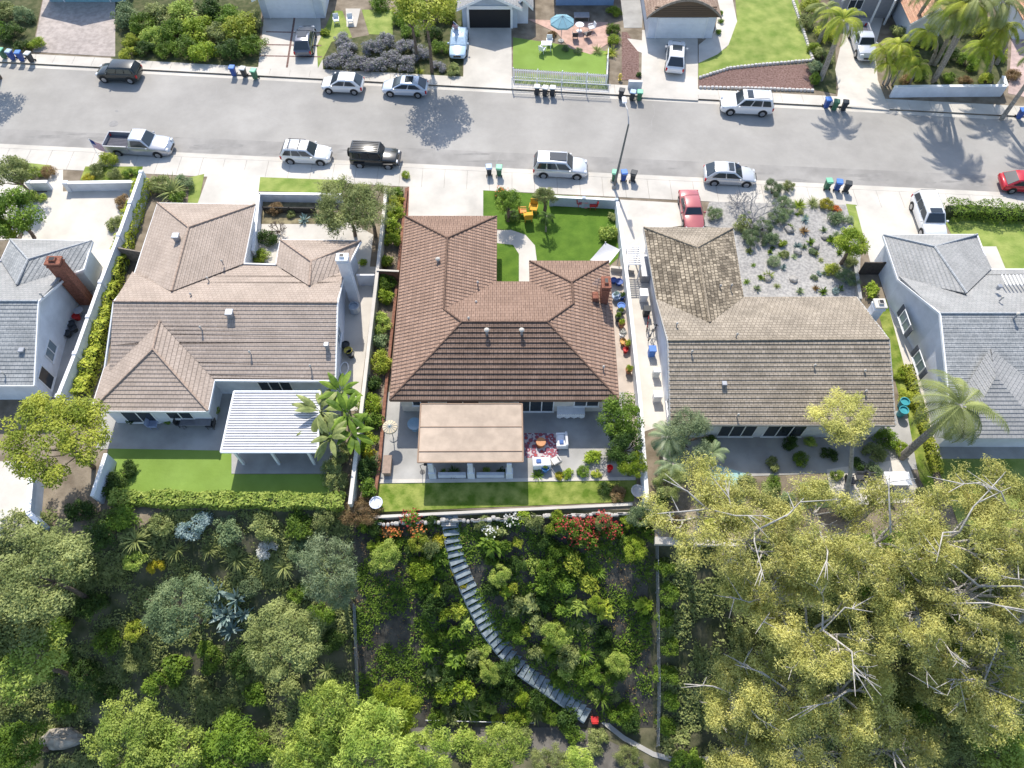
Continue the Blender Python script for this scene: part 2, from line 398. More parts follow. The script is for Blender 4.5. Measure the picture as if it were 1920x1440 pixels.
slab('lawn', [(925, 455), (973, 457), (973, 540), (925, 540)], TURF, .15)
slab('path', [(926, 432), (958, 431), (985, 440), (1003, 460), (1007, 492), (1007, 540), (973, 540), (973, 476), (962, 459), (926, 455)], CONC, .154)
slab('driveway', [(1162, 374), (1300, 382), (1300, 420), (1214, 432), (1206, 500), (1170, 500)], CREAM, .147)
slab('side_path', [(1172, 500), (1216, 500), (1262, 790), (1206, 810)], CREAM, .149)
slab('gravel_yard', [(1330, 378), (1586, 384), (1600, 424), (1614, 470), (1610, 580), (1386, 580), (1374, 428), (1316, 424)], GRAVEL, .146)
slab('lawn', [(1586, 382), (1606, 384), (1632, 440), (1620, 460), (1594, 410)], LAWN, .148)
slab('driveway', [(1604, 386), (1758, 394), (1790, 470), (1700, 500), (1632, 492)], CONC, .15)
slab('lawn', [(1762, 394), (1990, 405), (1990, 505), (1858, 505), (1830, 440), (1784, 440)], LAWN, .148)
slab('porch_slab', [(1838, 462), (1868, 462), (1886, 505), (1856, 508)], CONC, .158)
slab('side_path', [(1662, 560), (1690, 545), (1760, 800), (1772, 858), (1742, 860)], CREAM, .149)
slab('grass_strip', [(1646, 580), (1662, 560), (1744, 860), (1760, 960), (1726, 900), (1690, 760)], PATCHY, .145)
slab('side_path', [(128, 560), (196, 500), (160, 600), (112, 745), (60, 745)], CONC2, .143)
# centre lot sides and back
slab('planting_bed', [(724, 348), (764, 350), (742, 560), (716, 800), (704, 950), (662, 950), (684, 740), (706, 530)], SOIL, .143)
slab('side_path', [(1140, 500), (1168, 500), (1206, 830), (1180, 900), (1150, 900)], mat('pinkish_concrete', (.5, .43, .37), .9, .1, 1, .2), .148)
slab('patio', [(726, 735), (1170, 735), (1190, 880), (1190, 899), (712, 903)], CONC2, .16)
slab('patio_step', [(712, 899), (1192, 894), (1192, 900), (711, 906)], CONC, .2)
slab('back_lawn', [(708, 905), (1194, 899), (1188, 940), (702, 960)], PATCHY, .149)
slab('patio', [(196, 735), (640, 715), (640, 888), (200, 842), (180, 842)], CONC2, .15)
slab('patio', [(432, 820), (618, 820), (616, 888), (434, 888)], CONC2, .154)
slab('artificial_lawn', [(204, 841), (434, 845), (434, 889), (618, 889), (622, 936), (178, 936)], TURF2, .157)
slab('patio', [(-80, 865), (62, 865), (54, 905), (74, 1000), (-80, 1015)], CREAM, .15)
slab('patio', [(1240, 780), (1700, 770), (1720, 880), (1240, 900)], CONC2, .145)
slab('paved_terrace', [(1550, 880), (1700, 860), (1730, 940), (1560, 950)], CREAM, .15)
slab('putting_green', [(1500, 905), (1552, 900), (1564, 950), (1500, 955)], mat('pale_turf', (.2, .26, .1), .9, .1, 1), .152)
slab('patio', [(1745, 800), (1990, 800), (1990, 860), (1765, 860)], CONC2, .15)
slab('lawn', [(1752, 858), (1990, 858), (1990, 990), (1800, 990)], LAWN, .148)
slab('terrace_edge', [(1228, 1006), (1400, 1012), (1400, 1024), (1228, 1020)], CONC, .2)
slab('dry_terrace', [(1228, 960), (1500, 950), (1400, 1012), (1228, 1006)], mat('dry_soil', (.3, .25, .18), .95, .3, 2, .4), .146)
mb = MB(); mb.slab([P(a, b, .17) for a, b in ((1300, 880), (1345, 872), (1400, 888), (1400, 908), (1345, 914), (1300, 896))], .0, .17)
ob('swimming_pool', mb, TURQ, kind='structure')
# slope toe: track, drain, paler terraces
def ribbon(name, pts, wd, m, h=.03, th=.12, **k):
    mb = MB(); c = [PG(a, b, h) for a, b in pts]
    L = []
    for i, p in enumerate(c):
        d = (c[min(i+1, len(c)-1)]-c[max(i-1, 0)]); d.z = 0; d.normalize(); nn = Vector((-d.y, d.x, 0))*wd/2
        L.append((p-nn, p+nn))
    for i in range(len(c)-1):
        a, b = L[i]; e, f = L[i+1]; dz = Vector((0, 0, -th))
        mb.add([a, b, f, e, a+dz, b+dz, f+dz, e+dz], [(0, 3, 2, 1), (4, 5, 6, 7), (0, 4, 7, 3), (1, 2, 6, 5)])
    return ob(name, mb, m, **k)
ribbon('track', [(700, 1384), (860, 1390), (980, 1385), (1090, 1396), (1180, 1440), (1240, 1500)], 2.0, mat('shaded_dusty_track', (.13, .12, .105), .95, .2, 1.2, .4), .02, kind='structure')  # track darkened, the shade lying on it is put into its colour
ribbon('drainage_channel', [(1130, 1352), (1170, 1384), (1225, 1414), (1262, 1424), (1340, 1423), (1400, 1412), (1500, 1396), (1620, 1380)], .32, CONC2, .06, kind='structure')
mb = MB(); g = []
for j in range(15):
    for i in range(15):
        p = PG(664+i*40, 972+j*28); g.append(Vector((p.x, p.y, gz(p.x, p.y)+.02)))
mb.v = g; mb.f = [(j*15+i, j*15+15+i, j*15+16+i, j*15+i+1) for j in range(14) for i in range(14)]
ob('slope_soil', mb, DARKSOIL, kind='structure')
# ------------------------------------------------------------------ roofs and houses
def clip(poly, c, keep_less):
    out = []
    for i in range(len(poly)):
        a, b = poly[i], poly[(i+1) % len(poly)]
        ina = (a[1] <= c) if keep_less else (a[1] >= c); inb = (b[1] <= c) if keep_less else (b[1] >= c)
        if ina: out.append(a)
        if ina != inb and abs(b[1]-a[1]) > 1e-9:
            t = (c-a[1])/(b[1]-a[1]); out.append((a[0]+(b[0]-a[0])*t, c))
    return out
def roof_plane(pts, course=.33, lift=.035, th=.12):
    """one roof face in overlapping courses, plus an underside"""
    mb = MB(); mb.uv = []
    n = Vector((0, 0, 0)); k = len(pts)
    for i in range(k):
        a, b = pts[i], pts[(i+1) % k]
        n += Vector(((a.y-b.y)*(a.z+b.z), (a.z-b.z)*(a.x+b.x), (a.x-b.x)*(a.y+b.y)))
    n.normalize()
    if n.z < 0: n = -n
    c = sum(pts, Vector())/k
    s = Vector((n.x, n.y, 0)); s = s.normalized() if s.length > .02 else Vector((0, -1, 0))
    dn = (s-n*s.dot(n)).normalized()          # down the slope
    ac = n.cross(dn).normalized()
    q = [((p-c).dot(ac), (p-c).dot(dn)) for p in pts]
    lo = min(x[1] for x in q); hi = max(x[1] for x in q)
    W = lambda a, b, h: c+ac*a+dn*b+n*h
    nb = max(1, round((hi-lo)/course)); cw = (hi-lo)/nb
    for i in range(nb):
        b0, b1 = lo+i*cw, lo+(i+1)*cw
        pl = clip(clip(q, b1, True), b0, False)
        if len(pl) < 3: continue
        o = len(mb.v); mb.v += [tuple(W(a, b, lift*(b-b0)/cw)) for a, b in pl]
        mb.f.append(tuple(range(o, o+len(pl)))); mb.uv.append([(a, b+.001) for a, b in pl])
        for j in range(len(pl)):
            a, b = pl[j], pl[(j+1) % len(pl)]
            if abs(a[1]-b1) < 1e-6 and abs(b[1]-b1) < 1e-6 and abs(a[0]-b[0]) > 1e-4:
                o = len(mb.v); mb.v += [tuple(W(a[0], b1, lift)), tuple(W(b[0], b1, lift)), tuple(W(b[0], b1, -.01)), tuple(W(a[0], b1, -.01))]
                mb.f.append((o, o+1, o+2, o+3)); mb.uv.append([(a[0], b1)]*4)
    o = len(mb.v); mb.v += [tuple(W(a, b, -th)) for a, b in q]; mb.f.append(tuple(range(o, o+k))); mb.uv.append([(0, 0)]*k)
    o2 = len(mb.v); mb.v += [tuple(W(a, b, -.002)) for a, b in q]
    for j in range(k):
        jj = (j+1) % k
        mb.f.append((o+j, o+jj, o2+jj, o2+j)); mb.uv.append([q[j]]*4)
    return mb
def inset(pts, d):
    """move a plan outline inwards by d"""
    n = len(pts); A = sum(pts[i].x*pts[(i+1) % n].y-pts[(i+1) % n].x*pts[i].y for i in range(n)); sg = 1 if A > 0 else -1
    out = []
    for i in range(n):
        a, b, c = pts[i-1], pts[i], pts[(i+1) % n]
        d1 = Vector((b.x-a.x, b.y-a.y)).normalized(); d2 = Vector((c.x-b.x, c.y-b.y)).normalized()
        n1 = Vector((-d1.y, d1.x))*sg; n2 = Vector((-d2.y, d2.x))*sg
        m = (n1+n2); L = m.length
        m = m/L*min(d/(L/2), d*1.8) if L > .2 else n1*d
        out.append(Vector((b.x+m.x, b.y+m.y, b.z)))
    return out
def house(name, label, planes, caps, outline, rmat, wmat, capmat, over=.5, course=.33, lift=.035, fascia=None, fw=.1, slope=.36, group=None, capr=.08):
    """planes: faces as picture points with height; outline: eave and rake corners; caps: ridge and hip lines"""
    base = sum((P(a, b, z) for a, b, z in outline), Vector())/len(outline); base.z = .12
    t = thing(name, base, label, 'house', group)
    for pl, m in planes:
        ob('roof', roof_plane([P(a, b, z) for a, b, z in pl], course, lift*(1.9 if m and 'south' in m.name else 1)), m or rmat, t, world=True)
    for ln in caps:
        pts = [P(a, b, z)+Vector((0, 0, .05)) for a, b, z in ln]
        mb = MB()
        for i in range(len(pts)-1):
            L = (pts[i+1]-pts[i]).length; k = max(1, int(L/.42))
            for j in range(k):
                a = pts[i].lerp(pts[i+1], j/k); b = pts[i].lerp(pts[i+1], (j+.98)/k)
                mb.tube([a, b], [capr, capr*1.12], 6)
        ob('ridge_cap', mb, capmat, t, world=True)
    ow = [P(a, b, z) for a, b, z in outline]; iw = inset(ow, over)
    mb = MB(); n = len(iw)
    for i in range(n):
        a, b = iw[i], iw[(i+1) % n]
        # extra rise of the roof plane inside the eave is ignored: walls stop just under it
        mb.poly([Vector((a.x, a.y, .0)), Vector((b.x, b.y, .0)), Vector((b.x, b.y, b.z-.13+.0)), Vector((a.x, a.y, a.z-.13))])
    ob('wall', mb, wmat, t, world=True)
    if fascia:
        mb = MB()
        for i in range(n):
            a, b = ow[i], ow[(i+1) % n]
            d = (b-a).normalized(); nn = Vector((-d.y, d.x, 0)).normalized()*.05; o = Vector((0, 0, .03)); u = Vector((0, 0, -.17))
            mb.add([a-nn+o, b-nn+o, b+nn+o, a+nn+o, a-nn+u, b-nn+u, b+nn+u, a+nn+u], [(0, 1, 2, 3), (7, 6, 5, 4), (0, 4, 5, 1), (1, 5, 6, 2), (2, 6, 7, 3), (3, 7, 4, 0)])
        ob('gutter', mb, fascia, t, world=True)
    t['n'] = 0; del t['n']
    return t, iw
def wallM(a, b, s, z, out=.02):
    """matrix on the wall a->b at distance s, height z; x along wall, y out of the wall"""
    d = Vector((b.x-a.x, b.y-a.y, 0)).normalized(); n = Vector((d.y, -d.x, 0))
    p = Vector((a.x, a.y, 0))+d*s+n*out; p.z = z
    return Matrix(((d.x, n.x, 0, p.x), (d.y, n.y, 0, p.y), (0, 0, 1, p.z), (0, 0, 0, 1)))
def window(t, a, b, s, z, wd, h, name='window', frame=WHITEP, glass=GLASSD, n=2, out=.0, shutter=None):
    M = wallM(a, b, s, z, out); mb = MB(); f = .07
    mb.box(-wd/2, wd/2, 0, .06, 0, f, M); mb.box(-wd/2, wd/2, 0, .06, h-f, h, M)
    for i in range(n+1):
        x = -wd/2+f/2+(wd-f)*i/n; mb.box(x-f/2, x+f/2, 0, .055, f, h-f, M)
    o = ob(name, mb, frame, t, world=True)
    mb = MB(); mb.box(-wd/2+.03, wd/2-.03, .005, .03, .03, h-.03, M); c = ob('pane', mb, glass, o); 
    mb = MB(); mb.box(-wd/2-.06, wd/2+.06, .0, .11, -.06, -.003, M); ob('sill', mb, frame, o)
    if shutter:
        for k in (-1, 1):
            mb = MB(); x = k*(wd/2+.26)
            mb.box(x-.2, x+.2, .0, .05, 0, h, M); 
            for i in range(9): mb.box(x-.17, x+.17, .05, .065, .08+i*(h-.16)/9, .08+(i+.7)*(h-.16)/9, M)
            ob('shutter', mb, shutter, t, world=True)
    return o
def garage_door(t, a, b, s, wd, h, m, panels=4):
    M = wallM(a, b, s, .14, 0); mb = MB()
    for i in range(panels):
        for j in range(4):
            x0 = -wd/2+wd*j/4+.03; mb.box(x0, x0+wd/4-.06, .02, .05, h*i/panels+.05, h*(i+1)/panels-.03, M)
    mb.box(-wd/2, wd/2, 0, .02, 0, h, M)
    d = ob('garage_door', mb, m, t, world=True)
    mb = MB(); mb.box(-wd/2-.12, -wd/2, 0, .07, 0, h+.12, M); mb.box(wd/2, wd/2+.12, 0, .07, 0, h+.12, M); mb.box(-wd/2, wd/2, 0, .07, h, h+.12, M)
    ob('door_frame', mb, WHITEP, t, world=True)
def vent_pipe(t, px, py, z, h=.45, r=.09, cap=True, m=None):
    p = P(px, py, z); q = ob('vent_pipe', MB().tube([p-Vector((0, 0, .15)), p+Vector((0, 0, h))], r, 10), m or GALV, t, world=True)
    if cap: ob('cowl', MB().lathe(p+Vector((0, 0, h)), [(r*1.7, -.03), (r*1.9, .04), (r*1.2, .12), (.02, .15)], 12), CONC, q)
def box_vent(t, px, py, z, s=.45, h=.35, m=None):
    p = P(px, py, z); mb = MB(); mb.rbox(p.x, p.y, p.z-.1, s*.75, s*.75, h, .02); mb.rbox(p.x, p.y, p.z-.1+h, s, s, .1, .03)
    ob('roof_vent', mb, m or GALV, t, world=True)
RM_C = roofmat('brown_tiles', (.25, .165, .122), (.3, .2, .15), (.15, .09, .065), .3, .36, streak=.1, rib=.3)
RM_CD = roofmat('brown_tiles_south', (.165, .112, .085), (.205, .142, .11), (.09, .06, .045), .3, .36, streak=.2, rib=.3)  # darker copy for the slope away from the sun, shade put into the colour
RM_L = roofmat('pinkish_brown_shingles', (.345, .28, .23), (.385, .315, .262), (.25, .2, .165), .32, .3, streak=.14)
RM_G = roofmat('grey_shingles', (.25, .26, .26), (.33, .335, .33), (.17, .18, .19), .32, .28, streak=.18)
RM_G2 = roofmat('pale_grey_shingles', (.28, .28, .27), (.32, .315, .305), (.22, .225, .23), .32, .28, streak=.15)
RM_M = roofmat('weathered_shakes', (.26, .22, .17), (.335, .285, .225), (.15, .125, .095), .3, .32, streak=.24, mort=.02)
RM_MW = roofmat('mossy_wing_shakes', (.13, .105, .075), (.36, .3, .22), (.06, .05, .035), .28, .32, streak=.4, mort=.025)
CAPC = mat('dark_ridge_tiles', (.14, .085, .06), .8, .2, 5)
CAPL = mat('pink_ridge_tiles', (.36, .27, .21), .85, .15, 5)
CAPG = mat('grey_ridge_tiles', (.36, .37, .375), .85, .15, 5)
CAPM = mat('mossy_ridge_tiles', (.27, .22, .16), .85, .3, 5)
# ---- centre house
E, W1, W2 = 2.85, 4.15, 4.75
C0 = (760, 406, E); B0 = (931, 406, E); C1 = (839, 447, W1); D0 = (832, 580, W1); R1 = (866, 604, W2); R2 = (1026, 604, W2)
SW, SE = (731, 750, E), (1160, 750, E); V1, V2 = (930, 529, E), (994, 529, E); A2, B2 = (993, 490, E), (1141, 490, E); C2 = (1072, 530, 4.0); G2 = (1075, 570, 4.0)
hC, iwC = house('tiled_house', 'brown tile roofed single storey house in the middle with a long dark south slope', [
    ([C0, SW, R1, D0, C1], RM_C), ([C0, C1, B0], RM_C), ([B0, C1, D0, V1], RM_C), ([V1, D0, R1, R2, G2, V2], RM_C),
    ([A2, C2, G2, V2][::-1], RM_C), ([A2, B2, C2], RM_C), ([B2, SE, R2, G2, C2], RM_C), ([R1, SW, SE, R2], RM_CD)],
    [[C0, C1], [B0, C1], [C1, D0], [D0, R1], [R1, R2], [R1, SW], [R2, SE], [A2, C2], [B2, C2], [C2, G2], [G2, R2]],
    [C0, B0, V1, V2, A2, B2, SE, SW], RM_C, mat('cream_stucco', (.6, .56, .5), .85, .08, 2, .2), CAPC, over=.55, course=.36, lift=.055, fascia=mat('brown_fascia', (.2, .12, .08), .7, .1))
for a, b, z, h in ((822, 494, 3.75, .5), (913, 628, 4.4, .6), (978, 628, 4.4, .6), (879, 601, 4.6, .3), (893, 570, 3.7, .25), (1131, 692, 3.3, .3), (896, 535, 3.4, .35)):
    vent_pipe(hC, a, b, z, h, .1 if h > .4 else .05)
# brick chimney with cap, on the east side
def chimney(t, px, py, z0, z1, sx, sy, m, capm=CONC, rz=0, pot=True, at=None):
    p = Vector((at[0], at[1], z0)) if at else P(px, py, z0); mb = MB(); M = Matrix.Translation(p)@Matrix.Rotation(rz, 4, 'Z')
    h = z1-z0
    mb.box(-sx/2, sx/2, -sy/2, sy/2, -.1 if z0 > 1 else -z0, h, M); mb.box(-sx/2-.05, sx/2+.05, -sy/2-.05, sy/2+.05, h-.35, h-.2, M)
    c = ob('chimney', mb, m, t, world=True)
    mb = MB(); mb.rbox(0, 0, h, sx+.16, sy+.16, .12, .03, M); 
    if pot: mb.box(-sx/4, sx/4, -sy/4, sy/4, h+.1, h+.3, M)
    k = ob('chimney_cap', mb, capm, c); 
    if pot: mb = MB(); mb.box(-sx/5, sx/5, -sy/5, sy/5, h+.3, h+.31, M); ob('flue', mb, BLACK, c)
chimney(hC, 1131, 562, 3.0, 5.0, .55, .95, BRICK, BRICK)
mb = MB(); p = P(1124, 560, 3.4); mb.box(-.55, -.1, -.3, .3, 0, .45, Matrix.Translation(p)); ob('chimney_shoulder', mb, BRICK, hC, world=True)
mb = MB(); p = P(1118, 552, 3.2)
mb.tube([p, p+Vector((0, 0, 1.9))], .02, 5)
for i in range(5): mb.tube([p+Vector((-.5+.06*i, -.05, 1.2+.15*i)), p+Vector((.5-.06*i, .05, 1.2+.15*i))], .012, 4)
ob('aerial', mb, GALV, hC, world=True)
# south wall of the centre house: doors and windows under the eave
a, b = iwC[6], iwC[7]
if a.x > b.x: a, b = b, a
L = (b-a).length
for s, z, wd, h, n, nm in ((1.4, 1.1, 1.2, 1.1, 2, 'window'), (4.4, .2, 2.4, 2.1, 2, 'sliding_door'), (9.6, .2, 2.6, 2.1, 3, 'sliding_door'), (13.2, 1.0, 1.8, 1.2, 2, 'window')):
    window(hC, a, b, s, z, wd, h, nm, n=n)
a, b = iwC[0], iwC[1]; garage_door(hC, b, a, (b-a).length/2, 4.8, 2.15, WHITEP)
# ---- neighbour to the left
z1, z2 = 4.3, 4.75
N1, N2, N3 = (296, 381, E), (479, 384, E), (354, 427, z1); D = (322, 546, z1)
K1 = (251, 517, E); RW, RE = (213, 566, z2), (633, 568, z2); S1, S2 = (203, 716, E), (629, 714, E); V3, V4 = (457, 494, E), (517, 496, E)
T1, T2, T3, T4, T5 = (526, 450, E), (677, 452, E), (584, 491, 3.95), (580, 536, 3.95), (646, 510, E)
Q1, Q2 = (300, 602, 4.25), (287, 655, 4.25); QL, QR = (196, 690, E), (402, 713, E); QA, QB = (171, 770, E), (390, 771, E)
hL, iwL = house('shingle_house', 'pinkish brown shingled house left of the centre, with a pyramid hipped wing towards its patio', [
    ([N1, N3, D, K1], RM_L), ([N1, N3, N2][::-1], RM_L), ([N2, N3, D, V3][::-1], RM_L), ([K1, D, V3, V4, T4, T5, RE, RW], RM_L),
    ([T1, T3, T4, V4], RM_L), ([T1, T2, T3], RM_L), ([T2, T5, T4, T3], RM_L), ([RW, RE, S2, QR, Q1, S1], RM_L),
    ([QL, Q1, Q2, QA], RM_L), ([Q1, QR, QB, Q2], RM_L), ([QA, Q2, QB], RM_L)],
    [[N1, N3], [N2, N3], [N3, D], [T1, T3], [T2, T3], [T3, T4], [RW, RE], [Q1, Q2], [Q2, QA], [Q2, QB]],
    [N1, N2, V3, V4, T1, T2, T5, RE, S2, QR, QB, QA, QL, RW, K1], RM_L, WHITEW, CAPL, over=.45, course=.3, lift=.035, fascia=WHITEP)
for a, b, z in ((418, 494, 3.6), (391, 526, 3.8), (360, 556, 4.3), (378, 618, 4.2), (583, 690, 3.3), (470, 664, 3.6)): vent_pipe(hL, a, b, z, .3, .045)
for a, b, z in ((333, 449, 4.1), (433, 592, 4.4), (614, 652, 3.7)): box_vent(hL, a, b, z, .55 if a != 614 else .35, .5)
chimney(hL, 666, 563, .12, 5.3, .75, .6, WHITEW, WHITEP)
window(hL, iwL[8], iwL[7], 2.6, 1.0, 1.4, 1.2, glass=GLASSB) if False else None
def wallwin(t, iw, i, fr, z, wd, h, **k):
    a, b = iw[i], iw[(i+1) % len(iw)]
    n = len(iw); A = sum(iw[j].x*iw[(j+1) % n].y-iw[(j+1) % n].x*iw[j].y for j in range(n))
    if A < 0: a, b = b, a; fr = 1-fr
    window(t, a, b, (b-a).length*fr, z, wd, h, **k)
wallwin(hL, iwL, 7, .22, 1.2, 1.3, 1.1, glass=GLASSB)
wallwin(hL, iwL, 10, .3, .9, 1.8, 1.3); wallwin(hL, iwL, 10, .72, .3, 2.2, 1.9, name='sliding_door'); wallwin(hL, iwL, 8, .5, .3, 2.4, 1.9, name='sliding_door', n=3)
# ---- grey house at the far left
g1, g2 = 4.25, 4.8
n1, n2, n3, d1 = (20, 449, E), (173, 452, E), (53, 487, 4.1), (31, 534, 4.1)
w1, w2 = (2, 488, E), (-60, 489, E); e1, e2 = (157, 505, E), (128, 516, E); r1, r2 = (-160, 565, g2), (72, 565, g2); s2_, s1_ = (64, 723, E), (-230, 723, E); nw = (-100, 500, E)
hF, iwF = house('grey_house', 'grey shingled house cut by the left edge, with a tall brick chimney', [
    ([n1, n3, d1, w1], RM_G), ([n1, n3, n2], RM_G2), ([n2, n3, d1, e2, e1], RM_G), ([nw, w2, w1, d1, e2, r2, r1], RM_G2), ([r1, r2, s2_, s1_], RM_G)],
    [[n1, n3], [n2, n3], [n3, d1], [r1, r2]], [n1, n2, e1, e2, r2, s2_, s1_, r1, nw, w1], RM_G, WHITEW, CAPG, over=.4, course=.3, lift=.03, fascia=WHITEP)
chimney(hF, 164, 566, .12, 5.1, 1.0, .7, BRICK, BRICK)
box_vent(hF, 44, 660, 3.5, .4, .35); vent_pipe(hF, 10, 704, 3.1, .3, .04); vent_pipe(hF, 80, 556, 4.6, .3, .05)
wallwin(hF, iwF, 4, .42, 1.0, 1.5, 1.15, glass=GLASSB); wallwin(hF, iwF, 4, .8, .4, 1.2, 1.8, name='side_door', glass=GLASSD, n=1)
# ---- weathered shake house to the right
m1, m2, m3, dd = (1207, 427, E), (1374, 428, E), (1307, 465, 4.1), (1331, 605, 4.1)
b1, b2 = (1231, 562, E), (1252, 639, 4.85); c1_, c2_ = (1394, 557, E), (1606, 557, E); b3, b4, b5 = (1667, 637, 4.85), (1679, 797, E), (1257, 796, E)
hR, iwR = house('shake_house', 'mossy weathered wood shake house right of the centre, next to the gravel cactus yard', [
    ([m1, m3, dd, b1], RM_MW), ([m1, m2, m3], RM_M), ([m2, m3, dd, c1_][::-1], RM_MW), ([b1, dd, c1_, c2_, b3, b2], RM_M), ([b2, b3, b4, b5], RM_M)],
    [[m1, m3], [m2, m3], [m3, dd], [b2, b3]], [m1, m2, c1_, c2_, b3, b4, b5, b2, b1], RM_M, WHITEW, CAPM, over=.4, course=.32, lift=.055, fascia=mat('grey_fascia', (.4, .39, .37), .8, .1))
for a, b, z in ((1349, 541, 3.5), (1370, 540, 3.4), (1380, 632, 4.8), (1296, 664, 4.5), (1268, 612, 4.3), (1618, 700, 3.9), (1620, 738, 3.5), (1382, 782, 3.1), (1525, 690, 4.1)): vent_pipe(hR, a, b, z, .35, .045)
box_vent(hR, 1357, 722, 3.8, .35, .3)
q_ = P(1650, 570, 4.7); chimney(hR, 0, 0, .12, 4.7, .7, .7, WHITEW, CONC, at=(q_.x, q_.y))
for fr, wd, nm in ((.1, 2.2, 'window'), (.32, 2.6, 'sliding_door'), (.55, 2.8, 'sliding_door'), (.85, 1.8, 'window')):
    wallwin(hR, iwR, 5, 1-fr, .9 if nm == 'window' else .3, wd, 1.2 if nm == 'window' else 1.9, name=nm, n=3)
wallwin(hR, iwR, 6, .4, 1, 1.2, 1.1)
# ---- grey house at the far right
p1, p2, p3, p4 = (1656, 441, E), (1832, 440, E), (1752, 463, 3.9), (1812, 550, 4.2)
q1, q2 = (1684, 524, E), (1763, 588, 4.9); q3, q4, q5 = (2110, 588, 4.9), (2160, 815, E), (1786, 814, E); q6, q7 = (1857, 505, E), (2060, 505, E)
u1, u2, u3, u4, u5 = (1855, 655, 4.3), (1775, 745, 3.5), (1990, 790, 3.1), (1862, 700, 4.3), (1800, 790, 3.1)
hG, iwG = house('grey_house', 'pale grey roofed house cut by the right edge, two shuttered windows in its side wall', [
    ([p1, p3, p4, q1], RM_G2), ([p1, p2, p3], RM_G2), ([p2, p3, p4, q6][::-1], RM_G2), ([q1, p4, q6, q7, q3, q2], RM_G2), ([q2, q3, q4, q5], RM_G)],
    [[p1, p3], [p2, p3], [p3, p4], [q2, q3]], [p1, p2, q6, q7, q3, q4, q5, q2, q1], RM_G2, WHITEW, CAPG, over=.35, course=.28, lift=.03, fascia=WHITEP)
dark = mat('dark_shutter', (.1, .11, .13), .7, .1)
wallwin(hG, iwG, 7, .0+.38, 1.0, 1.5, 1.1, shutter=dark, glass=GLASSB) if False else None
a, b = iwG[6], iwG[7]
for (px_, py_) in ((1718, 602), (1744, 679)):
    # find distance along the side wall under that picture point
    q0, q1_ = (iwG[6], iwG[8])
    tgt = P(px_, py_, 1.5); aa = iwG[8]; bb = iwG[6]
    dv = Vector((bb.x-aa.x, bb.y-aa.y)); s = ((tgt.x-aa.x)*dv.x+(tgt.y-aa.y)*dv.y)/dv.length
    window(hG, aa, bb, s, .95, 1.5, 1.1, shutter=dark, glass=GLASSB, out=.03) 
mb = MB()
for i in range(12):
    p = P(1878+i*7, 516, 4.05); q = P(1888+i*7, 536, 4.3); mb.tube([p+Vector((0, 0, .05)), q+Vector((0, 0, .05))], .05, 4)
ob('roof_lattice', mb, WHITEP, hG, world=True)
box_vent(hG, 1872, 540, 4.4, .3, .3); vent_pipe(hG, 1898, 600, 4.7, .7, .07); vent_pipe(hG, 1876, 562, 4.6, .25, .05)
A_, Q_, L0, L1, R1_, R0 = P(1855, 655, 4.6), P(1868, 705, 4.55), P(1798, 745, 3.55), P(1803, 822, 2.95), P(1968, 822, 2.95), P(1990, 760, 3.35)
for pl in ([A_, L0, L1, Q_], [Q_, L1, R1_], [A_, Q_, R1_, R0]): ob('roof', roof_plane(pl, .28, .03), RM_G2, hG, world=True)
# ---- houses across the street
def simple_house(name, label, x0, x1, py_front, hgt, wallm, roofm, capm, rise=1.6, depth=9, door=None, group=None, over=.5, dm=WHITEP):
    a, b = P(x0, py_front), P(x1, py_front); y0 = (a.y+b.y)/2
    xa, xb = a.x, b.x; xm = (xa+xb)/2; t = thing(name, ((xa+xb)/2, y0+depth/2, .12), label, 'house', group)
    mb = MB(); mb.poly([Vector((xa, y0, 0)), Vector((xb, y0, 0)), Vector((xb, y0, hgt)), Vector((xm, y0, hgt+rise*.92)), Vector((xa, y0, hgt))])
    mb.poly([Vector((xa, y0, 0)), Vector((xa, y0, hgt)), Vector((xa, y0+depth, hgt)), Vector((xa, y0+depth, 0))])
    mb.poly([Vector((xb, y0, 0)), Vector((xb, y0+depth, 0)), Vector((xb, y0+depth, hgt)), Vector((xb, y0, hgt))])
    ob('wall', mb, wallm, t, world=True)
    sl = rise/((xb-xa)/2)
    for s, xe in ((-1, xa), (1, xb)):
        ob('roof', roof_plane([Vector((xm, y0-over, hgt+rise)), Vector((xe+s*over, y0-over, hgt-sl*over)), Vector((xe+s*over, y0+depth, hgt-sl*over)), Vector((xm, y0+depth, hgt+rise))]), roofm, t, world=True)
    mb = MB()
    for s, xe in ((-1, xa), (1, xb)):
        p = Vector((xm, y0-over-.04, hgt+rise)); q = Vector((xe+s*over, y0-over-.04, hgt-sl*over))
        mb.add([p, q, q+Vector((0, 0, -.28)), p+Vector((0, 0, -.28)), p+Vector((0, .06, 0)), q+Vector((0, .06, 0)), q+Vector((0, .06, -.28)), p+Vector((0, .06, -.28))],
               [(0, 1, 2, 3), (4, 7, 6, 5), (0, 4, 5, 1), (3, 2, 6, 7), (1, 5, 6, 2)])
    ob('bargeboard', mb, WHITEP, t, world=True)
    mb = MB(); mb.tube([Vector((xm, y0-over, hgt+rise+.03)), Vector((xm, y0+depth, hgt+rise+.03))], .09, 6); ob('ridge_cap', mb, capm, t, world=True)
    if door: garage_door(t, Vector((xa, y0, 0)), Vector((xb, y0, 0)), (xb-xa)*door[0], door[1], 2.1, dm)
    return t
TEAL = mat('teal_door', (.25, .45, .5), .6, .05)
simple_house('teal_garage_house', 'house with a teal garage door at the top left corner', 95, 235, 4, 2.7, mat('teal_stucco', (.3, .45, .48), .8, .05), RM_G2, CAPG, 1.7, 10, (.5, 4.8), dm=TEAL)
simple_house('white_garage_house', 'white house with a pale garage door above the jointed driveway', 494, 610, 34, 2.7, WHITEW, RM_G2, CAPG, 1.5, 10, (.48, 4.6))
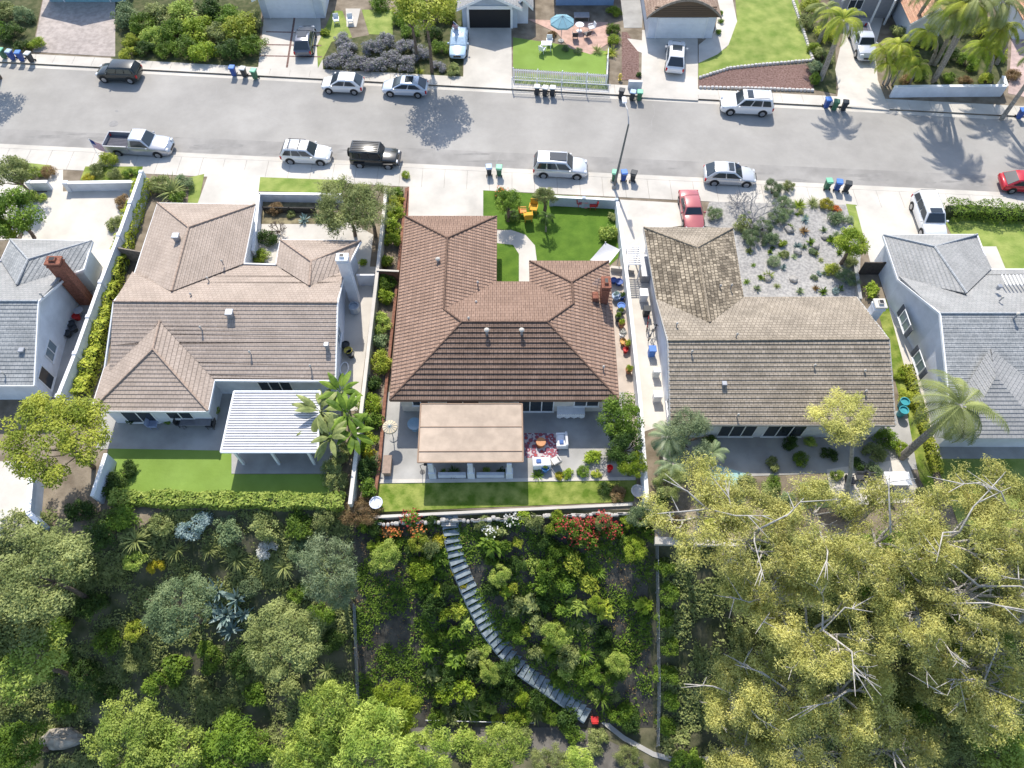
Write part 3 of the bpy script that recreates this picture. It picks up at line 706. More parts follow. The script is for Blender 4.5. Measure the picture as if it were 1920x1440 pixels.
hb = simple_house('gabled_garage_house', 'gabled garage with its door up, behind the pale blue covered car', 868, 970, 52, 2.75, BLUEW, RM_G2, CAPG, 1.3, 9, None)
a, b = P(868, 52), P(970, 52); mb = MB(); M = wallM(a, b, (b-a).length/2, .14); mb.box(-2.1, 2.1, .005, .03, 0, 2.05, M); ob('garage_opening_shade', mb, BLACK, hb, world=True)  # flat black sheet stands in for the shade inside the open garage
mb = MB(); M = wallM(a, b, (b-a).length/2, 2.2); mb.box(-2.3, 2.3, .0, .1, 0, .35, M); mb.box(-2.35, -2.12, 0, .12, -2.1, 0, M); mb.box(2.12, 2.35, 0, .12, -2.1, 0, M); ob('door_frame', mb, WHITEP, hb, world=True)
hb = simple_house('blue_house', 'blue stucco house at the top edge behind the garden parasol', 1042, 1150, 10, 2.8, mat('blue_stucco', (.22, .33, .5), .8, .05), RM_G2, CAPG, 1.5, 9, None)
window(hb, P(1042, 10), P(1150, 10), 3.0, 1.2, 1.6, 1.0)
hb = simple_house('dark_house', 'dark grey house front at the top edge left of the terracotta roof', 1570, 1668, 34, 2.8, mat('grey_stucco', (.3, .3, .32), .8, .05), RM_G, CAPG, 1.5, 9, None)
window(hb, P(1570, 34), P(1668, 34), 1.3, 1.1, 1.5, 1.1)
for k, q in enumerate((1625, 1652)): 
    p = P(q, 34); ob('porch_post', MB().box(p.x-.08, p.x+.08, p.y-1.2, p.y-1.04, .1, 2.8), WHITEP, hb, world=True)
RM_T = roofmat('terracotta_tiles', (.5, .27, .17), (.6, .37, .24), (.25, .12, .08), .25, .3, streak=.2)
RM_K = roofmat('brown_shakes', (.3, .2, .15), (.4, .29, .22), (.13, .09, .06), .3, .32, streak=.2)
simple_house('terracotta_roof_house', 'house with a bright terracotta tile roof behind the palm clumps', 1694, 1754, 78, 2.8, WHITEW, RM_T, CAPL, 1.3, 12, None)
simple_house('terracotta_roof_house', 'terracotta roofed house cut by the top right corner', 1898, 2010, 74, 2.8, WHITEW, RM_T, CAPL, 1.4, 12, None)
simple_house('side_house', 'pale house corner beside the gabled garage and its picket fenced garden', 968, 990, 44, 2.6, WHITEW, RM_G2, CAPG, .6, 6, None)
# arched-roof garage
def arch_house():
    a, b = P(1212, 72), P(1334, 72); y0 = a.y; xa, xb = a.x, b.x; xm = (xa+xb)/2
    t = thing('arched_roof_house', (xm, y0+5, .12), 'house with a curved brown roof over a white garage door across the street', 'house')
    n = 14; pr = [(xa-.4+(xb-xa+.8)*i/n, 2.6+1.9*math.sin(math.pi*i/n)**.8) for i in range(n+1)]
    mb = MB(); mb.uv = []; s = 0
    for i in range(n):
        (x0, z0), (x1, z1) = pr[i], pr[i+1]; L = math.hypot(x1-x0, z1-z0)
        k = len(mb.v); mb.v += [(x0, y0-.3, z0), (x1, y0-.3, z1), (x1, y0+10, z1), (x0, y0+10, z0)]; mb.f.append((k, k+1, k+2, k+3)); mb.uv.append([(0, s), (0, s+L), (10, s+L), (10, s)]); s += L
    ob('roof', mb, RM_K, t, world=True)
    mb = MB()
    for i in range(n):
        (x0, z0), (x1, z1) = pr[i], pr[i+1]
        mb.add([(x0, y0-.36, z0+.05), (x1, y0-.36, z1+.05), (x1, y0-.36, z1-.2), (x0, y0-.36, z0-.2), (x0, y0-.28, z0+.05), (x1, y0-.28, z1+.05), (x1, y0-.28, z1-.2), (x0, y0-.28, z0-.2)], [(0, 1, 2, 3), (0, 4, 5, 1), (3, 2, 6, 7)])
    ob('bargeboard', mb, WOODG, t, world=True)
    mb = MB(); mb.poly([Vector((x, y0-.2, z-.05)) for x, z in pr]); 
    for j in range(7): mb.box(xa+.3, xb-.3, y0-.24, y0-.21, 2.7+j*.22, 2.82+j*.22) if j < 5 else None
    ob('gable', mb, RM_K, t, world=True)
    mb = MB(); mb.box(xa, xb, y0, y0+10, 0, 2.6); ob('wall', mb, WHITEW, t, world=True)
    garage_door(t, Vector((xa, y0, 0)), Vector((xb, y0, 0)), (xb-xa)/2, 4.8, 2.15, WHITEP)
arch_house()
# ------------------------------------------------------------------ walls and fences
def wall(name, label, cat, pts, h, th, m, capm=None, posts=0, ground=None, hs=None):
    """pts: picture points of the TOP of the wall at height h"""
    c = [P(a, b, h) for a, b in pts]; t = thing(name, (c[0].x, c[0].y, .12), label, cat)
    mb = MB(); cp = MB(); ps = MB()
    for i in range(len(c)-1):
        a, b = c[i], c[i+1]; d = (b-a).normalized(); n = Vector((-d.y, d.x, 0))*th/2
        q = [a-n, b-n, b+n, a+n]; mb.slab(q, -.2, h-.06)
        n2 = n*1.3; q = [a-n2, b-n2, b+n2, a+n2]; cp.slab(q, h-.058, h)
        if posts:
            L = (b-a).length; k = int(L/posts)
            for j in range(1 if i else 0, k+1):
                p = a.lerp(b, j/max(1, k)); ps.rbox(p.x, p.y, -.1, th*1.7, th*1.7, h+.18, .03)
    ob('panel', mb, m, t, world=True); ob('coping', cp, capm or m, t, world=True)
    if posts: ob('pier', ps, m, t, world=True)
    return t
wall('garden_wall', 'long white rendered wall with piers between the two houses on the left', 'wall', [(264, 322), (222, 440), (188, 528), (140, 662), (108, 742)], 2.0, .2, WHITEW, WHITEP, 3.2)
wall('garden_wall', 'short white wall end beyond the yellow green tree, by the left lawn', 'wall', [(198, 850), (172, 930)], 1.6, .2, WHITEW, WHITEP)
wall('garden_wall', 'low blue grey wall around the pale patio at the left edge', 'wall', [(58, 895), (52, 960), (72, 980)], 1.5, .25, BLUEW, WHITEP)
wall('garden_wall', 'white front wall of the left courtyard, right of its gate path', 'wall', [(122, 342), (258, 340)], 1.1, .25, WHITEW, WHITEP, 6)
wall('garden_wall', 'short white front wall left of the courtyard gate path', 'wall', [(52, 341), (88, 340)], 1.1, .25, WHITEW, WHITEP, 6)
wall('garden_wall', 'white wall around the front garden of the pinkish brown house', 'wall', [(474, 470), (485, 362), (640, 364)], 1.1, .2, WHITEW, WHITEP)
wall('garden_wall', 'blockwork wall along the left boundary of the central garden', 'wall', [(724, 352), (706, 520), (680, 745), (656, 945)], 1.5, .2, mat('cream_block', (.5, .48, .42), .9, .15, 2, .2), CREAM)
wall('garden_wall', 'white wall along the right boundary of the central garden', 'wall', [(1158, 378), (1176, 520), (1200, 745), (1214, 940)], 1.6, .2, WHITEW, WHITEP)
wall('garden_wall', 'pale grey front wall along the street edge of the central lawn', 'wall', [(1034, 368), (1156, 374)], 1.2, .18, BLUEW, WHITEP, 2.6)
wall('garden_wall', 'cream cross wall between the central house and the left planting bed', 'wall', [(706, 506), (748, 508)], 1.6, .12, WOODR, CREAM)
wall('garden_wall', 'white retaining wall below the palms across the street', 'wall', [(1678, 162), (1736, 161), (1888, 160), (1882, 142)], 1.3, .25, WHITEW, WHITEP)
wall('garden_wall', 'small white wall beside the driveway behind two bins', 'wall', [(1179, 151), (1205, 152)], 1.0, .2, WHITEW, WHITEP)
wall('side_gate', 'dark timber gate between the pinkish brown house and the long white wall', 'gate', [(220, 464), (264, 472)], 1.7, .08, WOODG)
wall('side_gate', 'dark timber gate beside the pale grey house at the right', 'gate', [(1622, 492), (1670, 492)], 1.6, .08, mat('dark_timber', (.07, .06, .055), .8, .2, 4))
wall('side_gate', 'white side gate at the chimney of the pinkish brown house', 'gate', [(668, 515), (702, 515)], 1.5, .1, WHITEW, WHITEP)
wall('timber_edging', 'reddish brown timber retaining edge along the left planting bed', 'edging', [(762, 352), (741, 560), (722, 740), (712, 860), (700, 950)], .55, .16, WOODR)
wall('planter_wall', 'white kerb wall by the right side path of the central house', 'wall', [(1146, 500), (1190, 505)], .6, .2, CREAM)
wall('side_fence', 'black timber fence behind the front garden bed of the pinkish brown house', 'fence', [(492, 388), (590, 390)], .8, .06, mat('black_timber', (.05, .045, .04), .8, .2, 4), posts=1.6)
wall('garden_wall', 'low grey boundary wall between the shake house and the far right house', 'wall', [(1600, 470), (1614, 560)], .5, .2, CONC2)
# stone edging of the mulch bed: white blocks
def stone_row(label, pts):
    mb = MB(); rnd = random.Random(4)
    for i in range(len(pts)-1):
        a, b = P(*pts[i], .14), P(*pts[i+1], .14); L = (b-a).length; k = int(L/.36); ang = math.atan2(b.y-a.y, b.x-a.x)
        for j in range(k):
            p = a.lerp(b, (j+.5)/k); mb.rbox(0, 0, 0, .32, .26, .2+rnd.uniform(0, .05), .05, Matrix.Translation(p)@Matrix.Rotation(ang+rnd.uniform(-.1, .1), 4, 'Z'))
    o = ob('stone_edging', mb, mat('white_stone', (.55, .52, .49), .9, .2, 5), label=label, cat='edging')
stone_row('row of white edging stones between the bright lawn and the mulch bed', [(1310, 147), (1366, 129), (1420, 123), (1522, 114)])
stone_row('lower row of white edging stones between mulch bed and pavement', [(1310, 165), (1420, 167), (1526, 171)])
stone_row('white edging stones climbing the right side of the bright lawn', [(1524, 114), (1506, 60), (1486, 2)])
def picket(label, pts, h, m, gap=.16, name='picket_fence', pw=.05):
    t = thing(name, P(*pts[0], .12), label, 'fence'); mb = MB(); rl = MB(); ps = MB()
    for i in range(len(pts)-1):
        a, b = P(*pts[i], .12), P(*pts[i+1], .12); L = (b-a).length; k = int(L/gap); d = (b-a).normalized(); ang = math.atan2(d.y, d.x)
        for j in range(k+1):
            p = a.lerp(b, j/k); mb.box(-pw/2, pw/2, -.012, .012, 0, h, Matrix.Translation(p)@Matrix.Rotation(ang, 4, 'Z'))
        M = Matrix.Translation(a)@Matrix.Rotation(ang, 4, 'Z')
        for z in (.2, h-.2): rl.box(0, L, .014, .05, z, z+.07, M)
        for j in range(int(L/2.4)+1): ps.rbox(min(L, j*2.4), .06, 0, .1, .1, h+.1, .02, M)
    ob('pickets', mb, m, t, world=True); ob('rail', rl, m, t, world=True); ob('post', ps, m, t, world=True)
picket('white picket fence along the lawn of the blue house garden', [(962, 148), (1137, 159), (1139, 108)], 1.15, WHITEP, .17, pw=.09)
picket('slender white railing at the pavement in front of the picket fence', [(960, 167), (1142, 177)], 1.2, WHITEP, .13, 'railing', .025)
# back retaining wall with rubble-stone top
wall('retaining_wall', 'white topped retaining wall between the back lawn and the planted slope', 'wall', [(700, 969), (840, 962), (1000, 954), (1186, 945)], .3, .15, CONC2, CONC)
mb = MB(); rnd = random.Random(9)
for i in range(60):
    p = P(712+i*7.9, 965-i*.33, .3)+Vector((0, -.45-rnd.uniform(0, .2), -.35)); mb.rbox(p.x, p.y, p.z, rnd.uniform(.2, .5), rnd.uniform(.15, .3), .22, .05)
ob('stone_border', mb, mat('pale_rubble', (.42, .4, .37), .9, .25, 6, .3), label='line of pale rubble stones just below the white topped retaining wall', cat='stones')
# slope fences
def line_fence(label, pts, h, m, n=9, name='wire_fence', wires=3):
    t = thing(name, PG(*pts[0]), label, 'fence'); rr = MB()
    c = []
    for i in range(n):
        f = i/(n-1)*(len(pts)-1); k = min(int(f), len(pts)-2); f -= k
        p = PG(pts[k][0]+(pts[k+1][0]-pts[k][0])*f, pts[k][1]+(pts[k+1][1]-pts[k][1])*f); c.append(p)
        ob('post', MB().tube([p, p+Vector((0, 0, h))], .035, 6), m, t, world=True)
    for k in range(wires): rr.tube([p+Vector((0, 0, h*(k+1)/wires-.02)) for p in c], .018, 5)
    ob('rail', rr, m, t, world=True)
line_fence('grey pipe fence down the left side of the planted slope', [(668, 1140), (672, 1250), (676, 1340)], 1.2, GALV, 8)
line_fence('grey pipe fence down the right side of the planted slope', [(1228, 1010), (1230, 1180), (1232, 1300), (1230, 1400)], 1.3, GALV, 11)
line_fence('low metal rail along the bottom edge of the planted slope', [(800, 1352), (900, 1355), (1000, 1357)], .6, GALV, 6)
# ------------------------------------------------------------------ curved stairs
def stairs():
    path = [(843, 966), (848, 1010), (857, 1050), (873, 1090), (892, 1132), (915, 1175), (945, 1215), (980, 1250), (1020, 1278), (1060, 1304), (1104, 1338)]
    c = [PG(a, b) for a, b in path]
    # resample evenly in plan
    cum = [0]
    for i in range(1, len(c)): cum.append(cum[-1]+(c[i].xy-c[i-1].xy).length)
    N = 38; t = thing('stairway', c[-1], 'curved flight of blue grey steps running down the planted slope', 'stairs')
    def at(s):
        for i in range(1, len(c)):
            if s <= cum[i]+1e-9: f = (s-cum[i-1])/(cum[i]-cum[i-1]); return c[i-1].lerp(c[i], f)
        return c[-1]
    sm_ = mat('weathered_blue_timber', (.12, .16, .18), .8, .2, 2, .3, col2=(.27, .31, .33)); rm = mat('dark_riser', (.07, .08, .085), .9, .2, 4); edge = mat('pale_edging', (.45, .47, .47), .9, .3, 6)
    g = cum[-1]/N
    for i in range(N):
        p = at(i*g); q = at((i+1)*g); m = (p+q)/2; d = (q-p); d.z = 0; d.normalize(); ang = math.atan2(d.y, d.x)
        M = Matrix.Translation(Vector((m.x, m.y, p.z+.02)))@Matrix.Rotation(ang, 4, 'Z')@Matrix.Rotation(R(9), 4, 'Y'); wd = .5+.2*i/N
        mb = MB(); mb.box(-g*.5+.05, g*.5+.01, -wd, wd, .0, .07, M); s = ob('step', mb, sm_, t, world=True)
        mb = MB(); mb.box(g*.5-.03, g*.5+.0, -wd+.02, wd-.02, -.4, -.002, M); ob('riser', mb, rm, s)
    for sgn, nm in ((1, 0), (-1, 1)):
        mb = MB()
        for i in range(N):
            p = at(i*g); q = at((i+1)*g); d = (q-p); d.z = 0; d.normalize(); nn = Vector((-d.y, d.x, 0))*(.52+.2*i/N)*sgn
            mb.tube([p+nn+Vector((0, 0, .06)), q+nn+Vector((0, 0, .06))], .05, 5)
        ob('stringer', mb, edge, t, world=True)
    p = P(842, 972, -.2); mb = MB(); 
    for i in range(9): mb.box(p.x-.5, p.x+.5, p.y-.55+i*.13, p.y-.45+i*.13, p.z, p.z+.06)
    ob('landing', mb, CREAM, t, world=True)
    return c
STAIR = stairs()
# ------------------------------------------------------------------ vehicles
def paint(name, col, metal=.1, rough=.25): return mat('paint_'+name, col, rough, 0, metal=metal, coat=.6, spec=.5)
def loft(st, half):
    """st: list of (x, [(y,z)...]) half sections -> closed mirrored loft"""
    mb = MB(); n = None
    for x, sec in st:
        full = [(x, -y, z) for y, z in sec]+[(x, y, z) for y, z in reversed(sec)]
        n = len(full); mb.v += full
    for i in range(len(st)-1):
        for k in range(n):
            q = (k+1) % n; mb.f.append((i*n+k, (i+1)*n+k, (i+1)*n+q, i*n+q))
    mb.f.append(tuple(range(n))); mb.f.append(tuple(reversed(range((len(st)-1)*n, len(st)*n))))
    return mb
def smooth_ob(o, lv=1):
    o.data.polygons.foreach_set('use_smooth', [True]*len(o.data.polygons))
    m = o.modifiers.new('bevel', 'BEVEL'); m.width = .04; m.segments = 2; m.limit_method = 'ANGLE'; m.angle_limit = R(35)
    return o
def car(name, label, px, py, heading, kind, col, cat='car', roofcol=None, L=4.6, W=1.85, Hh=1.6, hz=.0, sunroof=None, rack=False, group='vehicles parked in the street', metal=.15, gl=GLASSD, lamps=True):
    p = P(px, py, hz); p.z = gz(p.x, p.y)+(.03 if gz(p.x, p.y) > 0 else .006)
    t = thing(name, p, label, cat, group, heading)
    pm = paint(name+str(col), col, metal); h = L/2; w_ = W/2
    box = kind in ('jeep', 'van')
    # (hood start, windshield base, roof front, roof rear, rear base) as fractions of half length; belt height, hood height
    spec = {'suv': (.5, .42, .12, -.78, -.96, 1.02, .98), 'bigsuv': (.52, .44, .2, -.84, -.97, 1.1, 1.05), 'hatch': (.62, .52, .1, -.6, -.95, .95, .88), 'sedan': (.45, .4, .05, -.5, -.9, .92, .86),
            'cross': (.5, .42, .08, -.62, -.94, .98, .93), 'jeep': (.45, .4, .27, -.93, -.97, 1.15, 1.08), 'pickup': (.52, .46, .27, -.12, -.2, 1.15, 1.1), 'classic': (.5, .38, .18, -.42, -.6, .9, .86), 'van': (.62, .58, .36, -.9, -.97, 1.05, 1.02)}[kind]
    hs, wb, rf, rr, rb, zb, zh = spec
    def sec(x, k, z0, z1): 
        return (x, [(.05, z0), (w_*k*.9, z0), (w_*k, z0+.14), (w_*k, z0+(z1-z0)*.62), (w_*k*.96, z1-.06), (w_*k*.84, z1), (.05, z1+.02)])
    if box: sd = [sec(h, .9, .45, .85), sec(h-.08, .93, .4, zh-.04), sec(h*.6, .95, .35, zh), sec(h*wb, .97, .32, zh+.04), sec(0, 1, .32, zb), sec(-h*.9, 1, .35, zb), sec(-h, .97, .45, zb-.03)]
    else: sd = [sec(h, .62, .38, .6), sec(h-.12, .82, .3, .72), sec(h-.35, .93, .26, zh-.12), sec(h*.7, .97, .24, zh-.04), sec(h*wb, .99, .22, zh+.03), sec(0, 1, .22, zb), sec(-h*.6, 1, .24, zb), sec(-h+.3, .97, .28, zb-.01), sec(-h+.08, .9, .34, zb-.06 if kind != 'hatch' else zb-.12), sec(-h, .76, .42, zb-.22)]
    if kind == 'pickup':
        sd = sd[:6]+[sec(-h*.22, 1, .3, zb), sec(-h*.225, 1, .3, .74), sec(-h+.05, 1, .35, .74), sec(-h, .97, .42, .7)]
    smooth_ob(ob('body', loft(sd, 1), pm, t))
    # cabin
    def cs(x, z, kb=.9, kt=.76):
        f = (z-zb)/(Hh-zb); kk = .95-(.95-kt)*max(0, f)
        return (x, [(.04, zb-.1), (w_*.93, zb-.1), (w_*kk, max(zb-.02, z-.07)), (w_*(kk-.08), z), (.04, z+.02)])
    e = .02
    cb = [cs(h*wb+.05, zb-.03), cs(h*(wb*.5+rf*.5), zb+(Hh-zb)*.46), cs(h*rf, Hh-.04), cs(h*(rf+rr)/2, Hh), cs(h*rr, Hh-.03), cs(h*(rr+rb)/2, zb+(Hh-zb)*.46), cs(h*rb, zb-.03)]
    if box: kt = .84; cb = [cs(h*wb+.02, zb, kt=kt), cs(h*rf, Hh-.02, kt=kt), cs(h*(rf+rr)/2, Hh, kt=kt), cs(h*rr, Hh-.01, kt=kt), cs(h*rb, zb, kt=kt)]
    smooth_ob(ob('cabin', loft(cb, 1), paint('roof'+str(roofcol), roofcol, metal) if roofcol else pm, t))
    kt = .84 if box else .76
    def ws(f):  # half width of the cabin side at height fraction
        return w_*(.95-(.95-kt)*f)+.012
    def zf(f): return zb+(Hh-.06-zb)*f
    def glass(nm, q): 
        n = (q[1]-q[0]).cross(q[2]-q[0]).normalized(); mb = MB(); k = len(q)
        mb.add(q+[v-n*.02 for v in q], [tuple(range(k)), tuple(reversed(range(k, 2*k)))]+[(i, i+k, (i+1) % k+k, (i+1) % k) for i in range(k)])
        ob(nm, mb, gl, t)
    def fx(f, a, b): return h*(a+(b-a)*f)
    o = .045
    for nm, a, b, sg in (('windshield', wb, rf, 1), ('rear_window', rb, rr, -1)):
        x0, x1 = fx(.08, a, b)+sg*o, fx(.93, a, b)+sg*o; z0, z1 = zf(.06)+.02, zf(.97)+.03; y0, y1 = ws(.06)*.86, ws(.95)*.82
        q = [Vector((x0, -y0, z0)), Vector((x0, y0, z0)), Vector((x1, y1, z1)), Vector((x1, -y1, z1))]
        if sg < 0: q = q[::-1]
        glass(nm, q)
    xs = [(wb+(rf-wb)*.0-.03, rf-.02, ), ]
    F0, F1 = h*wb-.1, h*rb+.12; T0, T1 = h*rf-.05, h*rr+.05
    cuts = [0, .46, .9] if kind in ('sedan', 'hatch', 'cross', 'classic') else ([0, .9] if kind == 'pickup' else [0, .36, .68, .97])
    for s in (-1, 1):
        for i in range(len(cuts)-1):
            a, b = cuts[i]+.02, cuts[i+1]-.02
            lo0, lo1 = F0+(F1-F0)*a, F0+(F1-F0)*b; hi0, hi1 = T0+(T1-T0)*a, T0+(T1-T0)*b
            q = [Vector((lo0, s*ws(.1), zf(.1))), Vector((lo1, s*ws(.1), zf(.1))), Vector((hi1, s*(ws(.88)), zf(.88))), Vector((hi0, s*ws(.88), zf(.88)))]
            if s > 0: q = q[::-1]
            glass('side_window', q)
        mb = MB(); mb.rbox(h*wb-.22, s*(w_+.1), zb-.02, .14, .2, .14, .03); ob('mirror', mb, pm, t)
        if lamps:
            mb = MB(); xx = h-(.2 if not box else .02); mb.rbox(xx, s*w_*.66, zh-.32, .22, .36, .15, .04); ob('headlight', mb, LENS, t)
            mb = MB(); mb.rbox(-h+(.1 if kind != 'pickup' else .03), s*w_*.84, zb-.42, .16, .2, .3, .03); ob('taillight', mb, REDL, t)
    wr = .34 if kind in ('sedan', 'hatch', 'classic') else .38
    for fx_ in (.62, -.6):
        for s in (-1, 1):
            x = h*fx_; y = s*(w_-.1)
            mb = MB(); Mx = Matrix.Translation((x, y, wr))@Matrix.Rotation(math.pi/2, 4, 'X')
            pr = [(wr*.62, -.115), (wr*.93, -.115), (wr, -.08), (wr, .08), (wr*.93, .115), (wr*.62, .115)]
            m0 = MB(); m0.lathe((0, 0, 0), pr, 20); m0.v = [tuple(Mx@Vector(v)) for v in m0.v]; wl = ob('wheel', m0, TYRE, t)
            m1 = MB(); m1.lathe((0, 0, 0), [(wr*.6, -.118), (wr*.58, -.1), (wr*.58, .1), (wr*.6, .118)], 12)
            for k in range(5): 
                m1.box(-.03, .03, 0, wr*.58, -.122, .122, Matrix.Rotation(k*2*math.pi/5, 4, 'Z'))
            m1.v = [tuple(Mx@Vector(v)) for v in m1.v]; ob('rim', m1, RIM, wl)
            m2 = MB(); k = 12; R0 = wr+.07; ya = s*(w_+.004)
            ring = [Vector((x+R0*math.cos(math.pi*i/k), ya, max(.26, wr+R0*math.sin(math.pi*i/k)))) for i in range(k+1)]
            inn = [Vector((x+(wr-.02)*math.cos(math.pi*i/k), ya, wr+(wr-.02)*math.sin(math.pi*i/k))) for i in range(k+1)]
            for i in range(k): m2.add([ring[i], ring[i+1], inn[i+1], inn[i]], [(0, 1, 2, 3)])
            ob('wheel_arch', m2, BLACK, t)  # flat black ring stands in for the shaded recess around the wheel
    # grille, bumper and door lines
    mb = MB(); mb.box(h-.03, h+.012, -w_*.42, w_*.42, .5, .68) ; ob('grille', mb, BLACK, t)
    if sunroof:
        a, b = sunroof; mb = MB(); mb.rbox(h*(a+b)/2, 0, Hh+.012, h*abs(b-a), W*.5, .03, .01); ob('sunroof', mb, gl, t)
    if rack:
        for s in (-1, 1): ob('roof_rail', MB().tube([(h*(rf-.1), s*w_*.66, Hh+.03), (h*(rf-.15), s*w_*.66, Hh+.07), (h*(rr+.15), s*w_*.66, Hh+.07), (h*(rr+.1), s*w_*.66, Hh+.03)], .025, 5), DMETAL, t)
        if rack == 'bars':
            for f in (.35, .8): x = h*(rf+(rr-rf)*f); ob('crossbar', MB().box(x-.03, x+.03, -w_*.7, w_*.7, Hh+.07, Hh+.11), BLACK, t)
    if kind == 'pickup':
        xa, xb = -h*.24, -h+.06; mb = MB()
        for s in (-1, 1): mb.box(xb, xa, min(s*w_, s*(w_-.09)), max(s*w_, s*(w_-.09)), .72, 1.18)
        mb.box(xb-.05, xb, -w_, w_, .72, 1.17); ob('bed_side', mb, pm, t)
        mb = MB(); mb.box(xb, xa, -w_+.1, w_-.1, .745, .78); 
        for i in range(9): y = -w_+.2+i*.19; mb.box(xb, xa, y, y+.06, .78, .80)
        ob('bed_floor', mb, mat('bed_liner', (.1, .1, .12), .8, .1), t)
        mb = MB()
        for s in (-1, 1): mb.box(xb, xa, min(s*(w_+.005), s*(w_-.1)), max(s*(w_+.005), s*(w_-.1)), 1.18, 1.21)
        ob('bed_rail', mb, GALV, t)
    if kind == 'jeep':
        mb = MB(); m0 = MB(); m0.lathe((0, 0, 0), [(.2, -.12), (.36, -.12), (.39, -.06), (.39, .06), (.36, .12), (.2, .12)], 20)
        Mx = Matrix.Translation((-h-.15, .1, 1.0))@Matrix.Rotation(math.pi/2, 4, 'Y'); m0.v = [tuple(Mx@Vector(v)) for v in m0.v]; sw = ob('spare_wheel', m0, TYRE, t)
        m1 = MB().lathe((0, 0, 0), [(.2, -.13), (.2, .1)], 12); m1.v = [tuple(Mx@Vector(v)) for v in m1.v]; ob('rim', m1, RIM, sw)
        mb = MB()
        for i in range(6): y = -.55+i*.22; mb.box(h*rr+.1, h*rf-.1, y-.02, y+.02, Hh+.01, Hh+.035)
        ob('roof_rib', mb, BLACK, t)
        mb = MB()
        for s in (-1, 1):
            for f in (.62, -.6): mb.rbox(h*f, s*(w_+.07), .78, .98, .2, .07, .02)
        ob('fender', mb, BLACK, t)
        ob('front_bumper', MB().tube([(h+.12, -w_*.9, .62), (h+.16, 0, .62), (h+.12, w_*.9, .62)], .09, 8), DMETAL, t)
    return t
e0, wst = ST, ST+math.pi
WH = (.74, .74, .74)
car('parked_suv', 'black boxy car parked across the street at the left, facing left', 229, 146, wst, 'bigsuv', (.025, .03, .03), Hh=1.65, L=4.25)
car('parked_car', 'small white hatchback across the street, left of the pale blue white one', 645, 167, wst, 'hatch', WH, L=4.05, W=1.8, Hh=1.5)
car('parked_car', 'bluish white wedge shaped hatchback across the street in the tree shadow', 761, 173, wst, 'hatch', (.55, .6, .68), L=4.4, W=1.75, Hh=1.48, metal=.3, sunroof=(-.05, -.4))
car('parked_suv', 'large white three row vehicle with two roof windows across the street at the right', 1396, 206, wst, 'bigsuv', WH, L=4.9, W=1.98, Hh=1.8, sunroof=(.08, -.14), rack=True)
car('pickup_truck', 'silver and grey pickup truck with an open dark bed', 268, 282, e0, 'pickup', (.42, .43, .46), cat='pickup', L=6.0, W=2.0, Hh=1.9, metal=.5, roofcol=(.66, .66, .68))
car('parked_suv', 'white car with black crossbars on its roof, left of the black off-roader', 578, 298, e0, 'suv', WH, L=4.5, W=1.83, Hh=1.65, rack='bars')
car('off_roader', 'black soft top off-roader with a spare wheel on its back', 705, 305, e0, 'jeep', (.02, .024, .026), cat='off-roader', L=4.2, W=1.85, Hh=1.85, gl=mat('smoked_glass', (.03, .035, .04), .15, 0))
car('parked_suv', 'white car with a large black roof window, in front of the central house', 1050, 323, e0, 'bigsuv', (.62, .63, .65), L=4.85, W=1.98, Hh=1.8, sunroof=(.2, -.42), metal=.3)
car('parked_car', 'silver sedan parked by the grey bare shrub on the near side', 1365, 338, e0, 'cross', (.6, .6, .6), L=4.6, W=1.85, Hh=1.58, sunroof=(.06, -.14), metal=.4)
car('parked_car', 'red car cut by the right edge of the picture', 1917, 352, e0, 'sedan', (.5, .02, .035), L=4.5, W=1.8, Hh=1.45, sunroof=(.05, -.2))
car('driveway_car', 'dark grey car with red tail lamps on the jointed driveway', 575, 88, R(92), 'cross', (.12, .13, .16), L=4.5, W=1.82, Hh=1.55, group='vehicles on the driveways', metal=.5, sunroof=(.0, -.4))
car('driveway_car', 'car under a pale blue cover beside the open garage', 861, 92, R(268), 'sedan', (.42, .55, .68), L=4.5, W=1.75, Hh=1.35, group='vehicles on the driveways', gl=mat('car_cover', (.42, .55, .68), .7, .1, 4), metal=0, lamps=False)
car('driveway_car', 'white car with a dark roof window in front of the arched roof garage', 1264, 118, R(81), 'cross', WH, L=4.7, W=1.88, Hh=1.65, group='vehicles on the driveways', sunroof=(.1, -.25))
car('driveway_car', 'pale car half hidden under palm fronds on the tan driveway', 1611, 92, R(268), 'pickup', (.5, .52, .56), L=5.2, W=1.85, Hh=1.7, group='vehicles on the driveways')
car('driveway_car', 'white car with a small roof window facing the far right house', 1733, 420, R(269), 'bigsuv', WH, L=4.9, W=1.95, Hh=1.8, group='vehicles on the driveways', sunroof=(.22, .02))
car('driveway_car', 'old red car facing the shake house with pale pink trim', 1293, 405, R(271), 'classic', (.42, .12, .12), L=4.4, W=1.75, Hh=1.4, group='vehicles on the driveways')
